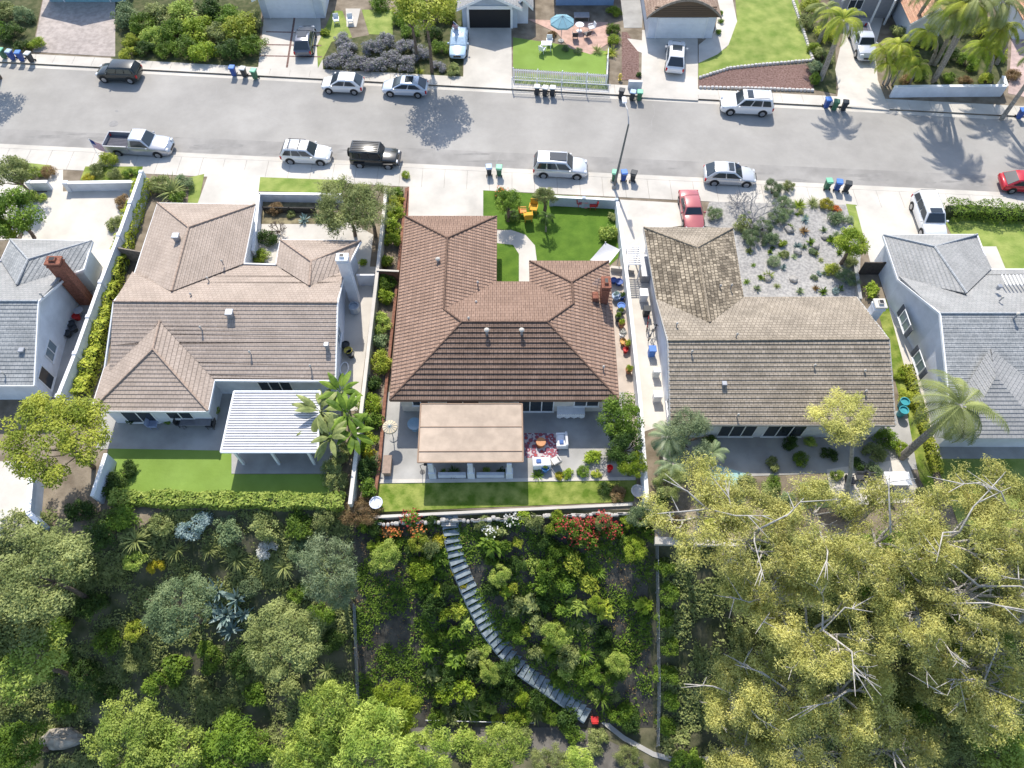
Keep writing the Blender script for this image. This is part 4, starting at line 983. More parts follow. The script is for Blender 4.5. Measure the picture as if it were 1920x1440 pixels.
# ------------------------------------------------------------------ wheelie bins
def bin_mesh():
    b = MB(); b.rbox(0, 0, .08, .46, .5, .86, .02); 
    b.v = [(x*(1 if z > .5 else .82), y*(1 if z > .5 else .78), z) for x, y, z in b.v]
    b.box(-.26, .26, -.28, .28, .9, .95)
    l = MB(); l.rbox(0, .0, .955, .56, .62, .09, .04); l.box(-.2, .2, .3, .36, .93, .97)
    h = MB(); h.tube([(-.22, .34, .9), (-.22, .4, .92), (.22, .4, .92), (.22, .34, .9)], .018, 6)
    w1 = MB(); w1.lathe((0, 0, 0), [(.04, -.03), (.11, -.03), (.11, .03), (.04, .03)], 12); w1.v = [(z, x+.22, y+.11) for x, y, z in w1.v]
    return mesh('bin_body', b), mesh('bin_lid', l), mesh('bin_handle', h), mesh('bin_wheel', w1)
BINM = bin_mesh()
def setm(o, m):
    if not o.data.materials: o.data.materials.append(None)
    o.material_slots[0].link = 'OBJECT'; o.material_slots[0].material = m
BG = mat('green_plastic', (.06, .16, .09), .5, .1, 5); BB = mat('blue_plastic', (.04, .09, .3), .5, .1, 5); BK = mat('charcoal_plastic', (.04, .045, .05), .5, .1, 5)
LG = mat('pale_green_lid', (.2, .5, .32), .5, .05, 5); LW = mat('white_lid', (.6, .62, .6), .5, .05, 5); LB = mat('pale_blue_lid', (.35, .45, .6), .5, .05, 5); LBL = mat('blue_lid', (.08, .2, .55), .5, .05, 5)
def wbin(px, py, body, lid, label, group, rz=0):
    p = P(px, py, 0.5); p.z = gz(p.x, p.y)+.02; t = thing('wheelie_bin', p, label, 'bin', group, ST+rz+random.uniform(-.22, .22))
    for nm, me, m in (('body', BINM[0], body), ('lid', BINM[1], lid), ('handle', BINM[2], BK)):
        o = bpy.data.objects.new(nm, me); sc.collection.objects.link(o); o.parent = t; setm(o, m)
    for x in (-.25, .25):
        o = bpy.data.objects.new('wheel', BINM[3]); sc.collection.objects.link(o); o.parent = t; o.location.x = x; setm(o, TYRE)
g1_ = 'bins at the kerb near the top left corner'; g2_ = 'bins at the kerb beside the leafy bank'; g3_ = 'bins in front of the white railing'; g4_ = 'bins by the small white wall'; g5_ = 'bins below the small palm'
for x, y, b, l, s in ((6, 103, BG, LG, 'green bin, leftmost of four at the top left kerb'), (22, 106, BB, LB, 'bin with a pale blue lid, second of four at the top left kerb'), (39, 108, BB, LBL, 'bin with a deep blue lid, third of four at the top left kerb'), (57, 110, BK, LW, 'black bin with a whitish lid, rightmost of four at the top left kerb')): wbin(x, y, b, l, s, g1_)
for x, y, b, l, s in ((437, 134, BB, LBL, 'dark blue bin, leftmost of three below the leafy bank'), (457, 136, BK, LW, 'dark bin with a grey lid, middle of three below the leafy bank'), (477, 140, BG, LG, 'bin with a mint green lid, right of three below the leafy bank')): wbin(x, y, b, l, s, g2_)
for x, y, s in ((1007, 170, 'white lidded bin, left of three at the white railing'), (1022, 172, 'white lidded bin, middle of three at the white railing'), (1036, 172, 'white lidded bin, right of three at the white railing')): wbin(x, y, BK, LW, s, g3_)
for x, y, b, l, s in ((1165, 177, BK, BK, 'all black bin left of the small white wall'), (1186, 180, BK, LB, 'bin with a pale blue grey lid in front of the small white wall'), (1199, 180, BG, LG, 'bin with a mint green lid in front of the small white wall')): wbin(x, y, b, l, s, g4_)
for x, y, b, l, s in ((1551, 194, BB, LBL, 'blue bin, left of three below the small palm'), (1566, 198, BG, BG, 'dull green bin, middle of three below the small palm'), (1583, 199, BK, BK, 'charcoal bin, right of three below the small palm')): wbin(x, y, b, l, s, g5_)
wbin(1914, 214, BB, LBL, 'blue lidded bin alone at the right edge across the street', 'bins at the right edge')
for x, y, b, l, s in ((917, 322, BK, LB, 'bin with a pale lavender lid behind the front of the central driveway'), (936, 323, BG, LG, 'bin with a mint green lid behind the front of the central driveway')): wbin(x, y, b, l, s, 'two bins at the central driveway', 3.1)
for x, y, b, l, s in ((1152, 332, BG, LG, 'green bin right behind the lamp post'), (1169, 332, BB, LBL, 'blue bin right of the lamp post'), (1187, 333, BK, BK, 'charcoal bin, farthest right of the three at the lamp post')): wbin(x, y, b, l, s, 'three bins at the lamp post', 3.1)
for x, y, b, l, s in ((1551, 348, BG, LG, 'bin with a mint green lid, left of three in front of the cactus yard'), (1570, 350, BB, LBL, 'bin with a bright blue lid, middle of three in front of the cactus yard'), (1587, 353, BK, BK, 'charcoal bin, right of three in front of the cactus yard')): wbin(x, y, b, l, s, 'three bins in front of the cactus yard', 3.1)
# ------------------------------------------------------------------ street lamp
def lamp():
    p = P(1151, 352, .14); t = thing('street_lamp', p, 'tall slender street lamp leaning out over the road', 'street lamp')
    top = P(1169, 246, 4.5); top = p+Vector((.35, .0, 6.9))
    ob('pole', MB().tube([p, p.lerp(top, .5), top], [.12, .09, .07], 8), mat('dark_concrete_pole', (.17, .17, .16), .8, .1), t, world=True)
    ob('base', MB().lathe(p, [(.2, 0), (.2, .25), (.14, .35)], 10), CONC2, t, world=True)
    a = top+Vector((-.1, 1.1, .55)); b = top+Vector((-.25, 2.0, .55))
    ob('arm', MB().tube([top, top+Vector((-.03, .5, .35)), a, b], [.05, .045, .04, .035], 6), GALV, t, world=True)
    mb = MB(); mb.rbox(0, 0, 0, .34, .75, .16, .05, Matrix.Translation(b+Vector((0, .2, -.08)))); h = ob('lamp_head', mb, WHITEP, t, world=True)
    mb = MB(); mb.rbox(0, 0, 0, .26, .5, .04, .01, Matrix.Translation(b+Vector((0, .2, -.13)))); ob('lens', mb, LENS, h)
lamp()
# manholes
for x, y, r, l in ((213, 232, .42, 'round pale manhole cover in the road at the left'), (219, 208, .14, 'small round valve cover above the manhole')):
    p = P(x, y, .006); mb = MB(); mb.lathe(p, [(r, 0), (r, .008), (r*.85, .01), (.02, .01)], 20); ob('manhole_cover', mb, mat('worn_iron', (.26, .25, .24), .8, .1, 4), label=l, cat='manhole cover')
p = P(1162, 150, .12); mb = MB(); mb.lathe(p, [(.18, 0), (.18, .06), (.12, .08), (.12, .5), (.17, .52), (.17, .58), (.1, .7), (.03, .74)], 12); mb.tube([p+Vector((-.22, 0, .4)), p+Vector((.22, 0, .4))], .06, 8)
ob('fire_hydrant', mb, mat('yellow_paint', (.6, .45, .1), .5, .05), label='small yellow hydrant beside the mulch bed across the street', cat='hydrant')
# ------------------------------------------------------------------ flags
def flag(label, px, py, z, rz, L, tilt, wall_=False):
    p = P(px, py, z); t = thing('flag', p, label, 'flag', None, rz)
    a = Vector((0, 0, 0)); b = Vector((math.sin(tilt)*L, 0, math.cos(tilt)*L)); ob('flagpole', MB().tube([a, b], .02, 6), WHITEP, t)
    RD, BL = mat('flag_red', (.5, .05, .07), .8, 0), mat('flag_blue', (.05, .07, .2), .8, 0); fw, fh = 1.25, .75
    d = (b-a).normalized(); st_ = b-d*.05
    def pt(u, v): return st_-d*(v*fh)+Vector((.05*math.sin(u*9), -u*fw*.55, -u*fw*.75))
    ms = [MB(), MB(), MB()]
    for i in range(13):
        for j in range(8):
            u0, u1 = j/8, (j+1)/8; v0, v1 = i/13, (i+1)/13
            k = 2 if (j < 3 and i < 7) else (0 if i % 2 == 0 else 1); ms[k].poly([pt(u0, v0), pt(u1, v0), pt(u1, v1), pt(u0, v1)])
    for mb, m, nm in ((ms[0], RD, 'red_stripes'), (ms[1], FAB_W, 'white_stripes'), (ms[2], BL, 'canton')): ob(nm, mb, m, t)
flag('striped red white and blue flag hanging from a tilted pole by the leafy front verge', 196, 312, .14, R(120), 2.6, R(22))
flag('striped flag on the left corner of the gabled garage', 866, 54, 1.7, R(200), 1.3, R(40))
# ------------------------------------------------------------------ furniture
def chair(px, py, z, rz, m, label, group=None, s=1.0, name='garden_chair'):
    t = thing(name, P(px, py, z), label, 'chair', group, rz)
    mb = MB(); mb.rbox(0, 0, .38*s, .56*s, .56*s, .08*s, .02); ob('seat', mb, m, t)
    mb = MB(); mb.rbox(-.27*s, 0, .44*s, .08*s, .56*s, .5*s, .02, Matrix.Rotation(-.15, 4, 'Y')); ob('backrest', mb, m, t)
    for x in (-.23, .23):
        for y in (-.23, .23): ob('leg', MB().tube([(x*s, y*s, 0), (x*s, y*s, .4*s)], .022, 5), m, t)
    for y in (-.29, .29): ob('armrest', MB().box(-.25*s, .25*s, y*s-.03, y*s+.03, .58*s, .62*s), m, t)
def table(px, py, z, r, m, label, h=.74, rect=None, cloth=None, rz=0):
    t = thing('garden_table', P(px, py, z), label, 'table', None, rz)
    mb = MB()
    if rect: mb.rbox(0, 0, h-.04, rect[0], rect[1], .05, .015)
    else: mb.lathe((0, 0, 0), [(r-.02, h-.04), (r, h-.03), (r, h-.01), (r-.02, h)], 24)
    ob('tabletop', mb, m, t)
    if rect:
        for x in (-1, 1):
            for y in (-1, 1): ob('leg', MB().tube([(x*(rect[0]/2-.07), y*(rect[1]/2-.07), 0), (x*(rect[0]/2-.07), y*(rect[1]/2-.07), h-.03)], .03, 6), m, t)
    else: ob('pedestal', MB().lathe((0, 0, 0), [(.3, 0), (.28, .04), (.05, .07), (.04, h-.05), (.2, h-.04)], 14), m, t)
    return t
def parasol(px, py, z, r, h, m, label, n=8, flat=False, rise=.45):
    g = P(px, py, h); p = Vector((g.x, g.y, z)); t = thing('parasol', p, label, 'parasol')
    mb = MB(); c = Vector((0, 0, h+rise-z)); rim = [Vector((r*math.cos(2*math.pi*(i+.5)/n), r*math.sin(2*math.pi*(i+.5)/n), h-z)) for i in range(n)]
    for i in range(n):
        a, b = rim[i], rim[(i+1) % n]; mb.poly([c, a, b]); mb.poly([a, a-Vector((0, 0, .16)), b-Vector((0, 0, .16)), b]); mb.poly([c-Vector((0, 0, .02)), b-Vector((0, 0, .02)), a-Vector((0, 0, .02))])
    cn = ob('canopy', mb, m, t); mb = MB()
    for a in rim: mb.tube([c+Vector((0, 0, .012)), a+Vector((0, 0, .012))], .014, 4)
    ob('rib', mb, mat('rib_seam', (.3, .36, .38), .8, 0), cn)
    ob('pole', MB().tube([(0, 0, 0), (0, 0, h+rise-z+.12)], .03, 8), GALV, t); ob('base', MB().lathe((0, 0, 0), [(.3, 0), (.3, .06), (.05, .1)], 14), CONC2, t)
def pot(px, py, z, r, h, m, label, kind=None, lf='green', plant=True, group=None, rr=None):
    t = thing('flower_pot', P(px, py, z), label, 'plant pot', group)
    ob('pot', MB().lathe((0, 0, 0), [(r*.7, 0), (r*.98, h*.9), (r*1.08, h*.9), (r*1.08, h), (r*.9, h), (r*.85, h*.85), (.02, h*.85)], 16), m, t)
    if plant: crown_child('foliage', t, (0, 0, h+(rr or r)*.6), rr or r*1.5, rr or r*1.3, lf, 'bush')
# ------------------------------------------------------------------ foliage
def leafy(nclump, nleaf, size, seed, cr=(.22, .4), squash=.8, spread=.62, up=.35, asp=.6, droop=0, shell=.55):
    rnd = random.Random(seed); cl = []; mb = MB()
    for i in range(nclump):
        th = rnd.uniform(0, 2*math.pi); ph = math.acos(rnd.uniform(-.35, 1)); rr = rnd.uniform(.35, 1)**.6*spread
        c = Vector((math.sin(ph)*math.cos(th)*rr, math.sin(ph)*math.sin(th)*rr, math.cos(ph)*rr*squash)); cl.append((c, rnd.uniform(*cr)))
    tot = sum(r*r for _, r in cl)
    for c, r in cl:
        for _ in range(int(nleaf*r*r/tot)):
            d = Vector((rnd.gauss(0, 1), rnd.gauss(0, 1), rnd.gauss(.25, 1))).normalized()
            p = c+d*r*rnd.uniform(shell, 1.08)
            n = (d*.7+Vector((rnd.gauss(0, .5), rnd.gauss(0, .5), up+rnd.gauss(0, .4)))).normalized()
            a = n.orthogonal().normalized(); a = (Matrix.Rotation(rnd.uniform(0, 6.28), 3, n)@a)
            if droop: a = (a*(1-droop)+Vector((0, 0, -1))*droop).normalized()
            b = n.cross(a).normalized(); s = size*rnd.uniform(.6, 1.3)
            mb.add([p-a*s*.2, p+b*s*asp*.5+a*s*.3, p+a*s, p-b*s*asp*.5+a*s*.3], [(0, 1, 2, 3)])
    return mb, cl
LIB = {}
def lib(kind, var):
    k = (kind, var)
    if k in LIB: return LIB[k]
    s = hash(kind) % 97 if False else sum(map(ord, kind))+var*13
    if kind == 'bush': mb, _ = leafy(11, 900, .17, s, (.25, .45), .75, .6)
    elif kind == 'fine': mb, _ = leafy(22, 2600, .095, s, (.16, .36), .75, .72)
    elif kind == 'crown': mb, _ = leafy(34, 7000, .068, s, (.16, .32), .7, .75)
    elif kind == 'big': mb, _ = leafy(80, 15000, .046, s, (.1, .22), .6, .85)
    elif kind == 'wispy': mb, _ = leafy(40, 9500, .075, s, (.13, .27), .7, .82, asp=.25, shell=.3, up=.1)
    elif kind == 'hang': mb, _ = leafy(60, 11000, .085, s, (.12, .24), .65, .82, asp=.3, droop=.45)
    elif kind == 'broad': mb, _ = leafy(9, 170, .42, s, (.2, .4), .8, .45, asp=.5, up=.8)
    elif kind in ('rosette', 'grass', 'agave'):
        rnd = random.Random(s); mb = MB(); n = {'rosette': 70, 'grass': 130, 'agave': 34}[kind]; wd = {'rosette': .035, 'grass': .018, 'agave': .085}[kind]
        for i in range(n):
            th = rnd.uniform(0, 6.28); el = rnd.uniform(.15, 1.35); L = rnd.uniform(.7, 1.05); d = Vector((math.cos(th), math.sin(th), 0)); b = Vector((-d.y, d.x, 0))
            q = [Vector((0, 0, .05))]; 
            for k in range(1, 4): q.append(q[-1]+(d*math.cos(el-.25*k*(kind != 'agave'))+Vector((0, 0, math.sin(el-.25*k*(kind != 'agave')))))*L/3)
            wv = [wd*.7, wd, wd*.8, .003]
            for k in range(3): mb.add([q[k]-b*wv[k], q[k]+b*wv[k], q[k+1]+b*wv[k+1], q[k+1]-b*wv[k+1]], [(0, 1, 2, 3)])
    elif kind == 'palm':   # feather palm head, fronds of length 1
        rnd = random.Random(s); mb = MB()
        for i in range(26):
            th = i*2.4+rnd.uniform(-.2, .2); el = rnd.uniform(-.25, 1.1); d = Vector((math.cos(th), math.sin(th), 0)); b = Vector((-d.y, d.x, 0)); p = Vector((0, 0, 0)); pv = []
            L = rnd.uniform(.85, 1.1)
            for k in range(15): 
                a = el-k*.13; p = p+(d*math.cos(a)+Vector((0, 0, math.sin(a))))*L/15; pv.append((p, a))
            for k in range(14): (p0, a0), (p1, a1) = pv[k], pv[k+1]; mb.add([p0-b*.012, p0+b*.012, p1+b*.01, p1-b*.01], [(0, 1, 2, 3)])
            for k in range(1, 15):
                p0, a = pv[k]; ll = .2*math.sin(math.pi*(k+1.5)/17)**.7; dd = d*math.cos(a)+Vector((0, 0, math.sin(a)))
                for s_ in (-1, 1):
                    for h_ in (0, .5):
                        q = p0+dd*(h_*L/15); tip = q+(b*s_*.85+dd*.45+Vector((0, 0, -.45))).normalized()*ll*rnd.uniform(.8, 1.1)
                        mb.add([q-dd*.011, q+dd*.014, tip+dd*.004, tip-dd*.004], [(0, 1, 2, 3)])
    elif kind == 'fanpalm':
        rnd = random.Random(s); mb = MB()
        for i in range(24):
            th = i*2.4; el = rnd.uniform(-.5, 1.2); d = Vector((math.cos(th)*math.cos(el), math.sin(th)*math.cos(el), math.sin(el))); b = Vector((-math.sin(th), math.cos(th), 0)); u = d.cross(b)
            hub = d*rnd.uniform(.4, .55); mb.add([b*.01, -b*.01, hub-b*.01, hub+b*.01], [(0, 1, 2, 3)])
            for k in range(15):
                a = (k-7)*.19; v = (d*math.cos(a)+b*math.sin(a)).normalized(); w2 = (b*math.cos(a)-d*math.sin(a)); tip = hub+v*.48+Vector((0, 0, -.1)); m_ = hub+v*.3
                mb.add([hub, m_-w2*.028, tip, m_+w2*.028], [(0, 1, 2, 3)])
    elif kind == 'banana':
        rnd = random.Random(s); mb = MB()
        for i in range(11):
            th = i*2.4+rnd.uniform(-.3, .3); el = rnd.uniform(.5, 1.3); d = Vector((math.cos(th), math.sin(th), 0)); b = Vector((-d.y, d.x, 0)); p = Vector((0, 0, 0)); q = []
            for k in range(9): a = el-k*.16; p = p+(d*math.cos(a)+Vector((0, 0, math.sin(a))))*.13; q.append(p)
            wv = [.012, .012, .07, .12, .14, .135, .11, .07, .01]
            for k in range(8):
                for s_ in (-1, 1):
                    z0, z1 = Vector((0, 0, -.3*wv[k])), Vector((0, 0, -.3*wv[k+1])); mb.add([q[k], q[k+1], q[k+1]+b*s_*wv[k+1]*.93+z1, q[k]+b*s_*wv[k]+z0], [(0, 1, 2, 3)])
    LIB[k] = mesh(kind, mb); return LIB[k]
CNT = [0]
def crown_child(name, parent, loc, rx, rz, lf, kind, ry=None, rot=None):
    CNT[0] += 1; o = bpy.data.objects.new(name, lib(kind, CNT[0] % 5)); sc.collection.objects.link(o)
    o.parent = parent; o.location = loc; o.scale = (rx, ry or rx*random.uniform(.82, 1.2), rz); o.rotation_euler.y = random.uniform(-.12, .12); o.rotation_euler.z = random.uniform(0, 6.28) if rot is None else rot
    setm(o, LF[lf]); return o
def shrub(px, py, r, lf, label, kind='bush', h=None, group=None, cat='shrub', name='shrub', ry=None, rot=None, flowers=None, fn=.3):
    """px, py: picture centre of the plant; r: radius in metres"""
    hh = h or r*.8; g = PG(px, py, hh*.5); g.z = gz(g.x, g.y)
    t = thing(name, g, label, cat, group)
    zoff = {'rosette': 0, 'grass': 0, 'agave': 0}.get(kind, hh*.45)
    crown_child('foliage', t, (0, 0, zoff), r, hh if kind not in ('rosette', 'grass', 'agave') else r, lf, kind, ry, rot)
    if kind not in ('rosette', 'grass', 'agave'):
        mb = MB()
        for k in range(4): a = k*1.6+random.random(); mb.tube([(0, 0, -.15), (.15*r*math.cos(a), .15*r*math.sin(a), hh*.3), (.45*r*math.cos(a), .45*r*math.sin(a), hh*.7)], [.035*r+.01, .03*r+.008, .01], 5)
        ob('stem', mb, BARK, t)
    if flowers:
        mb = MB(); rnd = random.Random(int(px*7+py))
        for k in range(int(90*fn*1.3)):
            a = rnd.uniform(0, 6.28); e = rnd.uniform(.15, 1.5); rr = rnd.uniform(.75, 1.02)
            p = Vector((math.cos(a)*math.cos(e)*r*rr, math.sin(a)*math.cos(e)*(ry or r)*rr, zoff+math.sin(e)*hh*.85*rr)); s = .05
            v = Vector((rnd.gauss(0, 1), rnd.gauss(0, 1), 2)).normalized(); A = v.orthogonal()*s; B = v.cross(A); mb.add([p+A, p+B, p-A, p-B], [(0, 1, 2, 3)])
        ob('blossom', mb, LF[flowers], t)
    return t
def tree(px, py, zc, r, lf, label, kind='crown', rz=None, bark=BARK, name='tree', cat='tree', group=None, ry=None, tr=.14, lean=(0, 0), limbs=7):
    """px, py = picture centre of the crown, whose height above the ground is zc"""
    q = PG(px, py, zc); g = Vector((q.x+lean[0], q.y+lean[1], 0)); g.z = gz(g.x, g.y); top = Vector((q.x, q.y, q.z))-g
    t = thing(name, g, label, cat, group)
    mb = MB(); fork = top*.55; fork.z = max(.3, top.z-(rz or r*.75)*.9)
    mb.tube([(0, 0, -.3), fork*.5+Vector((.08, .05, 0)), fork], [tr*1.3, tr, tr*.8], 8)
    rnd = random.Random(int(px*3+py)); 
    for k in range(limbs):
        a = k*6.28/limbs+rnd.uniform(-.3, .3); rr = rnd.uniform(.4, .8)*r; e = top+Vector((math.cos(a)*rr, math.sin(a)*rr, rnd.uniform(-.1, .45)*(rz or r*.7)))
        m = fork.lerp(e, .5)+Vector((rnd.uniform(-.2, .2), rnd.uniform(-.2, .2), -.1*r)); mb.tube([fork, m, e], [tr*.6, tr*.35, tr*.1], 6)
    ob('trunk', mb, bark, t)
    crown_child('crown', t, top, r, rz or r*.95, lf, kind, ry)
    return t
def palm(px, py, zc, L, lf, label, base=None, trr=.14, kind='palm', group=None, bark=None, heads=1):
    q = PG(px, py, zc); 
    g = PG(*base) if base else Vector((q.x, q.y, gz(q.x, q.y))); g.z = gz(g.x, g.y); top = q-g
    t = thing('palm_tree', g, label, 'palm', group); mb = MB(); n = 9; pts = [top*(i/n)+Vector((0, 0, 0))+Vector((top.x, top.y, 0))*(-.25*math.sin(math.pi*i/n)) for i in range(n+1)]
    mb.tube([Vector((0, 0, -.2))]+pts[1:], [trr*(1.35-.45*i/n) for i in range(n+1)], 9)
    ob('trunk', mb, bark or mat('palm_bark', (.3, .27, .23), .9, .3, 7, .4), t)
    crown_child('crown', t, top, L, L, lf, kind)
    return t
def gum(px, py, zc, r, label, seed, lf='euc', base=None, n=5, gaps=.0, wood=.16, leafn=5200):
    """gum tree: pale forking limbs, leaf tufts at the branch tips"""
    q = PG(px, py, zc); g = PG(*base) if base else Vector((q.x, q.y, 0)); g.z = gz(g.x, g.y); top = q-g
    t = thing('gum_tree', g, label, 'tree', 'gum trees on the right hand slope'); rnd = random.Random(seed); mb = MB(); tips = []
    def br(p, d, L, rad, lv):
        m = p+d*L*.5+Vector((rnd.gauss(0, .06), rnd.gauss(0, .06), rnd.gauss(0, .05)))*L; e = p+d*L+Vector((rnd.gauss(0, .08), rnd.gauss(0, .08), rnd.gauss(0, .05)))*L
        mb.tube([p, m, e], [rad, rad*.85, rad*.65], 6 if lv < 2 else 4, cap=False)
        if lv >= 3 or L < .5: tips.append((e, lv)); return
        if lv >= 2: tips.append((m.lerp(e, rnd.random()), lv))
        for k in range(rnd.choice((2, 3, 3) if lv else (3, 4))):
            v = (d*.75+Vector((rnd.gauss(0, .62), rnd.gauss(0, .62), rnd.uniform(-.12, .4)))).normalized(); br(e, v, L*rnd.uniform(.6, .85), rad*.62, lv+1)
    fork = top*.45; fork.z = max(.8, top.z-r*.75); mb.tube([(0, 0, -.4), fork*.5+Vector((.2, -.1, 0)), fork], [wood*1.5, wood*1.2, wood], 8)
    for k in range(n):
        a = k*6.28/n+rnd.uniform(-.4, .4); v = Vector((math.cos(a)*.9, math.sin(a)*.9, rnd.uniform(.25, .75))).normalized(); br(fork, v, r*.42, wood*.62, 0)
    # keep the crown to the size seen in the picture
    for k in range(rnd.choice((1, 1, 2, 3))):   # long bare limbs that stand clear of the leaves
        a = rnd.uniform(0, 6.28); v = Vector((math.cos(a), math.sin(a), rnd.uniform(.15, .5))); p = fork+Vector((0, 0, (top.z-fork.z)*.75)); m = p+v*r*rnd.uniform(.4, .55)+Vector((rnd.gauss(0, .3), rnd.gauss(0, .3), .5)); e = m+Vector((v.x+rnd.gauss(0, .4), v.y+rnd.gauss(0, .4), .15))*r*.45
        mb.tube([fork, p, m, e], [wood*.55, wood*.42, wood*.26, .015], 6, cap=False)
        for _ in range(3):
            f = rnd.uniform(.1, .8); s0 = m.lerp(e, f); mb.tube([s0, s0+Vector((v.x+rnd.gauss(0, .8), v.y+rnd.gauss(0, .8), rnd.uniform(0, .4)))*r*.28], [.04, .012], 4, cap=False)
    ob('trunk', mb, PALEB, t, smooth=True)
    cb = MB(); ctr = top
    good = [e for e, _ in tips if (e-ctr).xy.length < r*1.15]
    rnd.shuffle(good); good = good[:int(len(good)*(1-gaps))]; per = max(20, int(leafn/max(1, len(good))))
    for e in good:
        cr = rnd.uniform(.38, .75); 
        for _ in range(int(per*(cr/.52)**2)):
            d = Vector((rnd.gauss(0, 1), rnd.gauss(0, 1), rnd.gauss(.2, .8))).normalized(); p = e+Vector((d.x, d.y, d.z*.7))*cr*rnd.uniform(.15, 1.05)+Vector((0, 0, .1))
            nrm = (d+Vector((rnd.gauss(0, .5), rnd.gauss(0, .5), .4+rnd.gauss(0, .4)))).normalized(); a = Matrix.Rotation(rnd.uniform(0, 6.28), 3, nrm)@nrm.orthogonal().normalized(); a = (a*.8+Vector((0, 0, -.25))).normalized(); b = nrm.cross(a).normalized(); s = rnd.uniform(.09, .18)
            cb.add([p-a*s*.3, p+b*s*.17, p+a*s*.8, p-b*s*.17], [(0, 1, 2, 3)])
    ob('crown', cb, LF[lf], t)
    return t
# ------------------------------------------------------------------ gum trees, right slope
G = [(1330, 948, 7, 3.0, 'yellowish gum crown nearest the white boundary wall corner', None), (1420, 990, 8, 3.3, 'gum crown below the dry terrace, one to the right of the wall corner tree', None), (1545, 990, 8, 3.2, 'gum crown just below the putting green', None),
 (1680, 992, 9, 3.5, 'tall gum crown below the paved terrace with dark chairs', None), (1810, 990, 9, 3.4, 'gum crown reaching up beside the pale lawn of the far right house', None), (1900, 950, 8, 2.8, 'gum crown at the right edge beside the far right lawn', None),
 (1360, 1150, 8, 2.6, 'leaning gum with bare pale limbs left of the middle of the grove', (1450, 1130)), (1500, 1150, 10, 3.3, 'gum with forking white limbs in the middle of the grove', (1470, 1260)), (1640, 1130, 11, 3.6, 'broad bright yellow green gum crown in the heart of the grove', (1700, 1200)),
 (1790, 1130, 11, 3.4, 'gum with a thick pale fork right of the bright crown', (1740, 1140)), (1895, 1140, 10, 3.2, 'gum with long bare limbs reaching the right edge', (1860, 1190)), (1340, 1300, 7, 2.5, 'slender gum tufts above the concrete drain', (1370, 1330)),
 (1480, 1290, 8, 2.8, 'gum crown right of the drain corner', None), (1600, 1290, 9, 3.0, 'dull green gum in the lower middle of the grove', None), (1730, 1270, 9, 3.1, 'thin gum with a long slanting pale limb in the lower right', (1790, 1330)), (1860, 1280, 9, 3.0, 'lower gum crown at the right edge', None),
 (1400, 1400, 6, 2.2, 'lowest gum crown hanging over the end of the drain', None), (1540, 1400, 8, 2.8, 'gum crown at the bottom edge right of the drain', None), (1680, 1400, 8, 2.8, 'gum crown at the bottom edge in the lower right', None)]
for i, (x, y, z, r, l, b) in enumerate(G):
    gum(x, y, z, r, l, 40+i, 'euc', b, n=6, gaps=(.1, .2, .3)[i % 3] if i not in (6, 9, 10) else .45, leafn=16000 if i != 8 else 20000)
tree(1880, 1400, 4, 3.0, 'bright', 'bright green tree in the bottom right corner', 'crown')
tree(1700, 1240, 3, 3.2, 'olive', 'olive undergrowth tree beneath the thin limbed gum', 'wispy'); tree(1560, 1200, 3, 3.2, 'olive', 'olive undergrowth tree below the grove middle', 'wispy'); tree(1820, 1210, 3, 3.2, 'green', 'green undergrowth tree at the right of the grove', 'wispy')
tree(1430, 1220, 2.5, 2.6, 'olive', 'low olive tree under the leaning gum', 'wispy'); tree(1660, 1340, 3, 3.0, 'green', 'green undergrowth tree near the bottom of the grove', 'wispy'); tree(1790, 1060, 4, 3, 'olive', 'olive undergrowth below the pale lawn', 'wispy')
tree(1520, 1075, 3, 3, 'olive', 'olive undergrowth tree between the upper gums', 'wispy'); tree(1660, 1065, 3, 3, 'green', 'green undergrowth tree between the upper gums', 'wispy'); tree(1900, 1060, 4, 3, 'olive', 'olive undergrowth at the right edge', 'wispy'); tree(1860, 1340, 3, 3, 'olive', 'olive undergrowth above the bright corner tree', 'wispy')
tree(1780, 1400, 3, 2.6, 'olive', 'olive tree left of the bright corner tree', 'wispy')
tree(1580, 780, 5, 2.6, 'euc', 'sparse gum with bare twisting limbs over the shake house eave', 'wispy', bark=PALEB, lean=(1.5, -3.5), rz=1.2)
# gum house-side: bare limb tree
# right side vine strip along slope fence
for k, y in enumerate((1060, 1110, 1160, 1210, 1262, 1315, 1362)):
    shrub(1248+(k % 2)*8, y, .95, 'green', '%s clump from the top of the green vine along the right slope fence' % ORD[k], 'fine', group='vine clumps along the right slope fence')
# ------------------------------------------------------------------ left slope
tree(100, 815, 5.2, 3.6, 'citrus', 'large yellow green tree hiding the corner of the far left patio', 'big', rz=2.6)
tree(70, 1075, 6, 3.2, 'olive', 'dull green tree below the blue grey patio wall at the left', 'big', rz=2.4)
tree(20, 1160, 5, 2.8, 'olive', 'light green tree at the left edge, half way down the slope', 'crown')
tree(45, 1240, 6, 3.0, 'bright', 'bright green tree at the left edge, lower than the light green one', 'crown', rz=2)
tree(335, 1140, 4, 2.7, 'grey', 'soft grey green dome tree beside the silver blue agaves', 'big', rz=2)
tree(528, 1195, 5, 2.9, 'olive', 'round olive green tree left of the slope boundary', 'big', rz=2.2)
tree(612, 1065, 5, 2.4, 'silver', 'pale silvery tree beside the left boundary line', 'wispy', rz=2.4)
tree(640, 1110, 4, 1.5, 'silver', 'small silvery tree just below the pale silvery one', 'wispy')
tree(245, 1385, 6, 3.1, 'bright', 'vivid green tree at the bottom left, wide round crown', 'big', rz=2.4)
tree(330, 1420, 5, 2.4, 'bright', 'vivid green tree at the bottom edge right of the wide crown', 'crown')
tree(430, 1410, 4, 2.2, 'green', 'leafy green tree at the bottom edge between the two vivid crowns', 'crown')
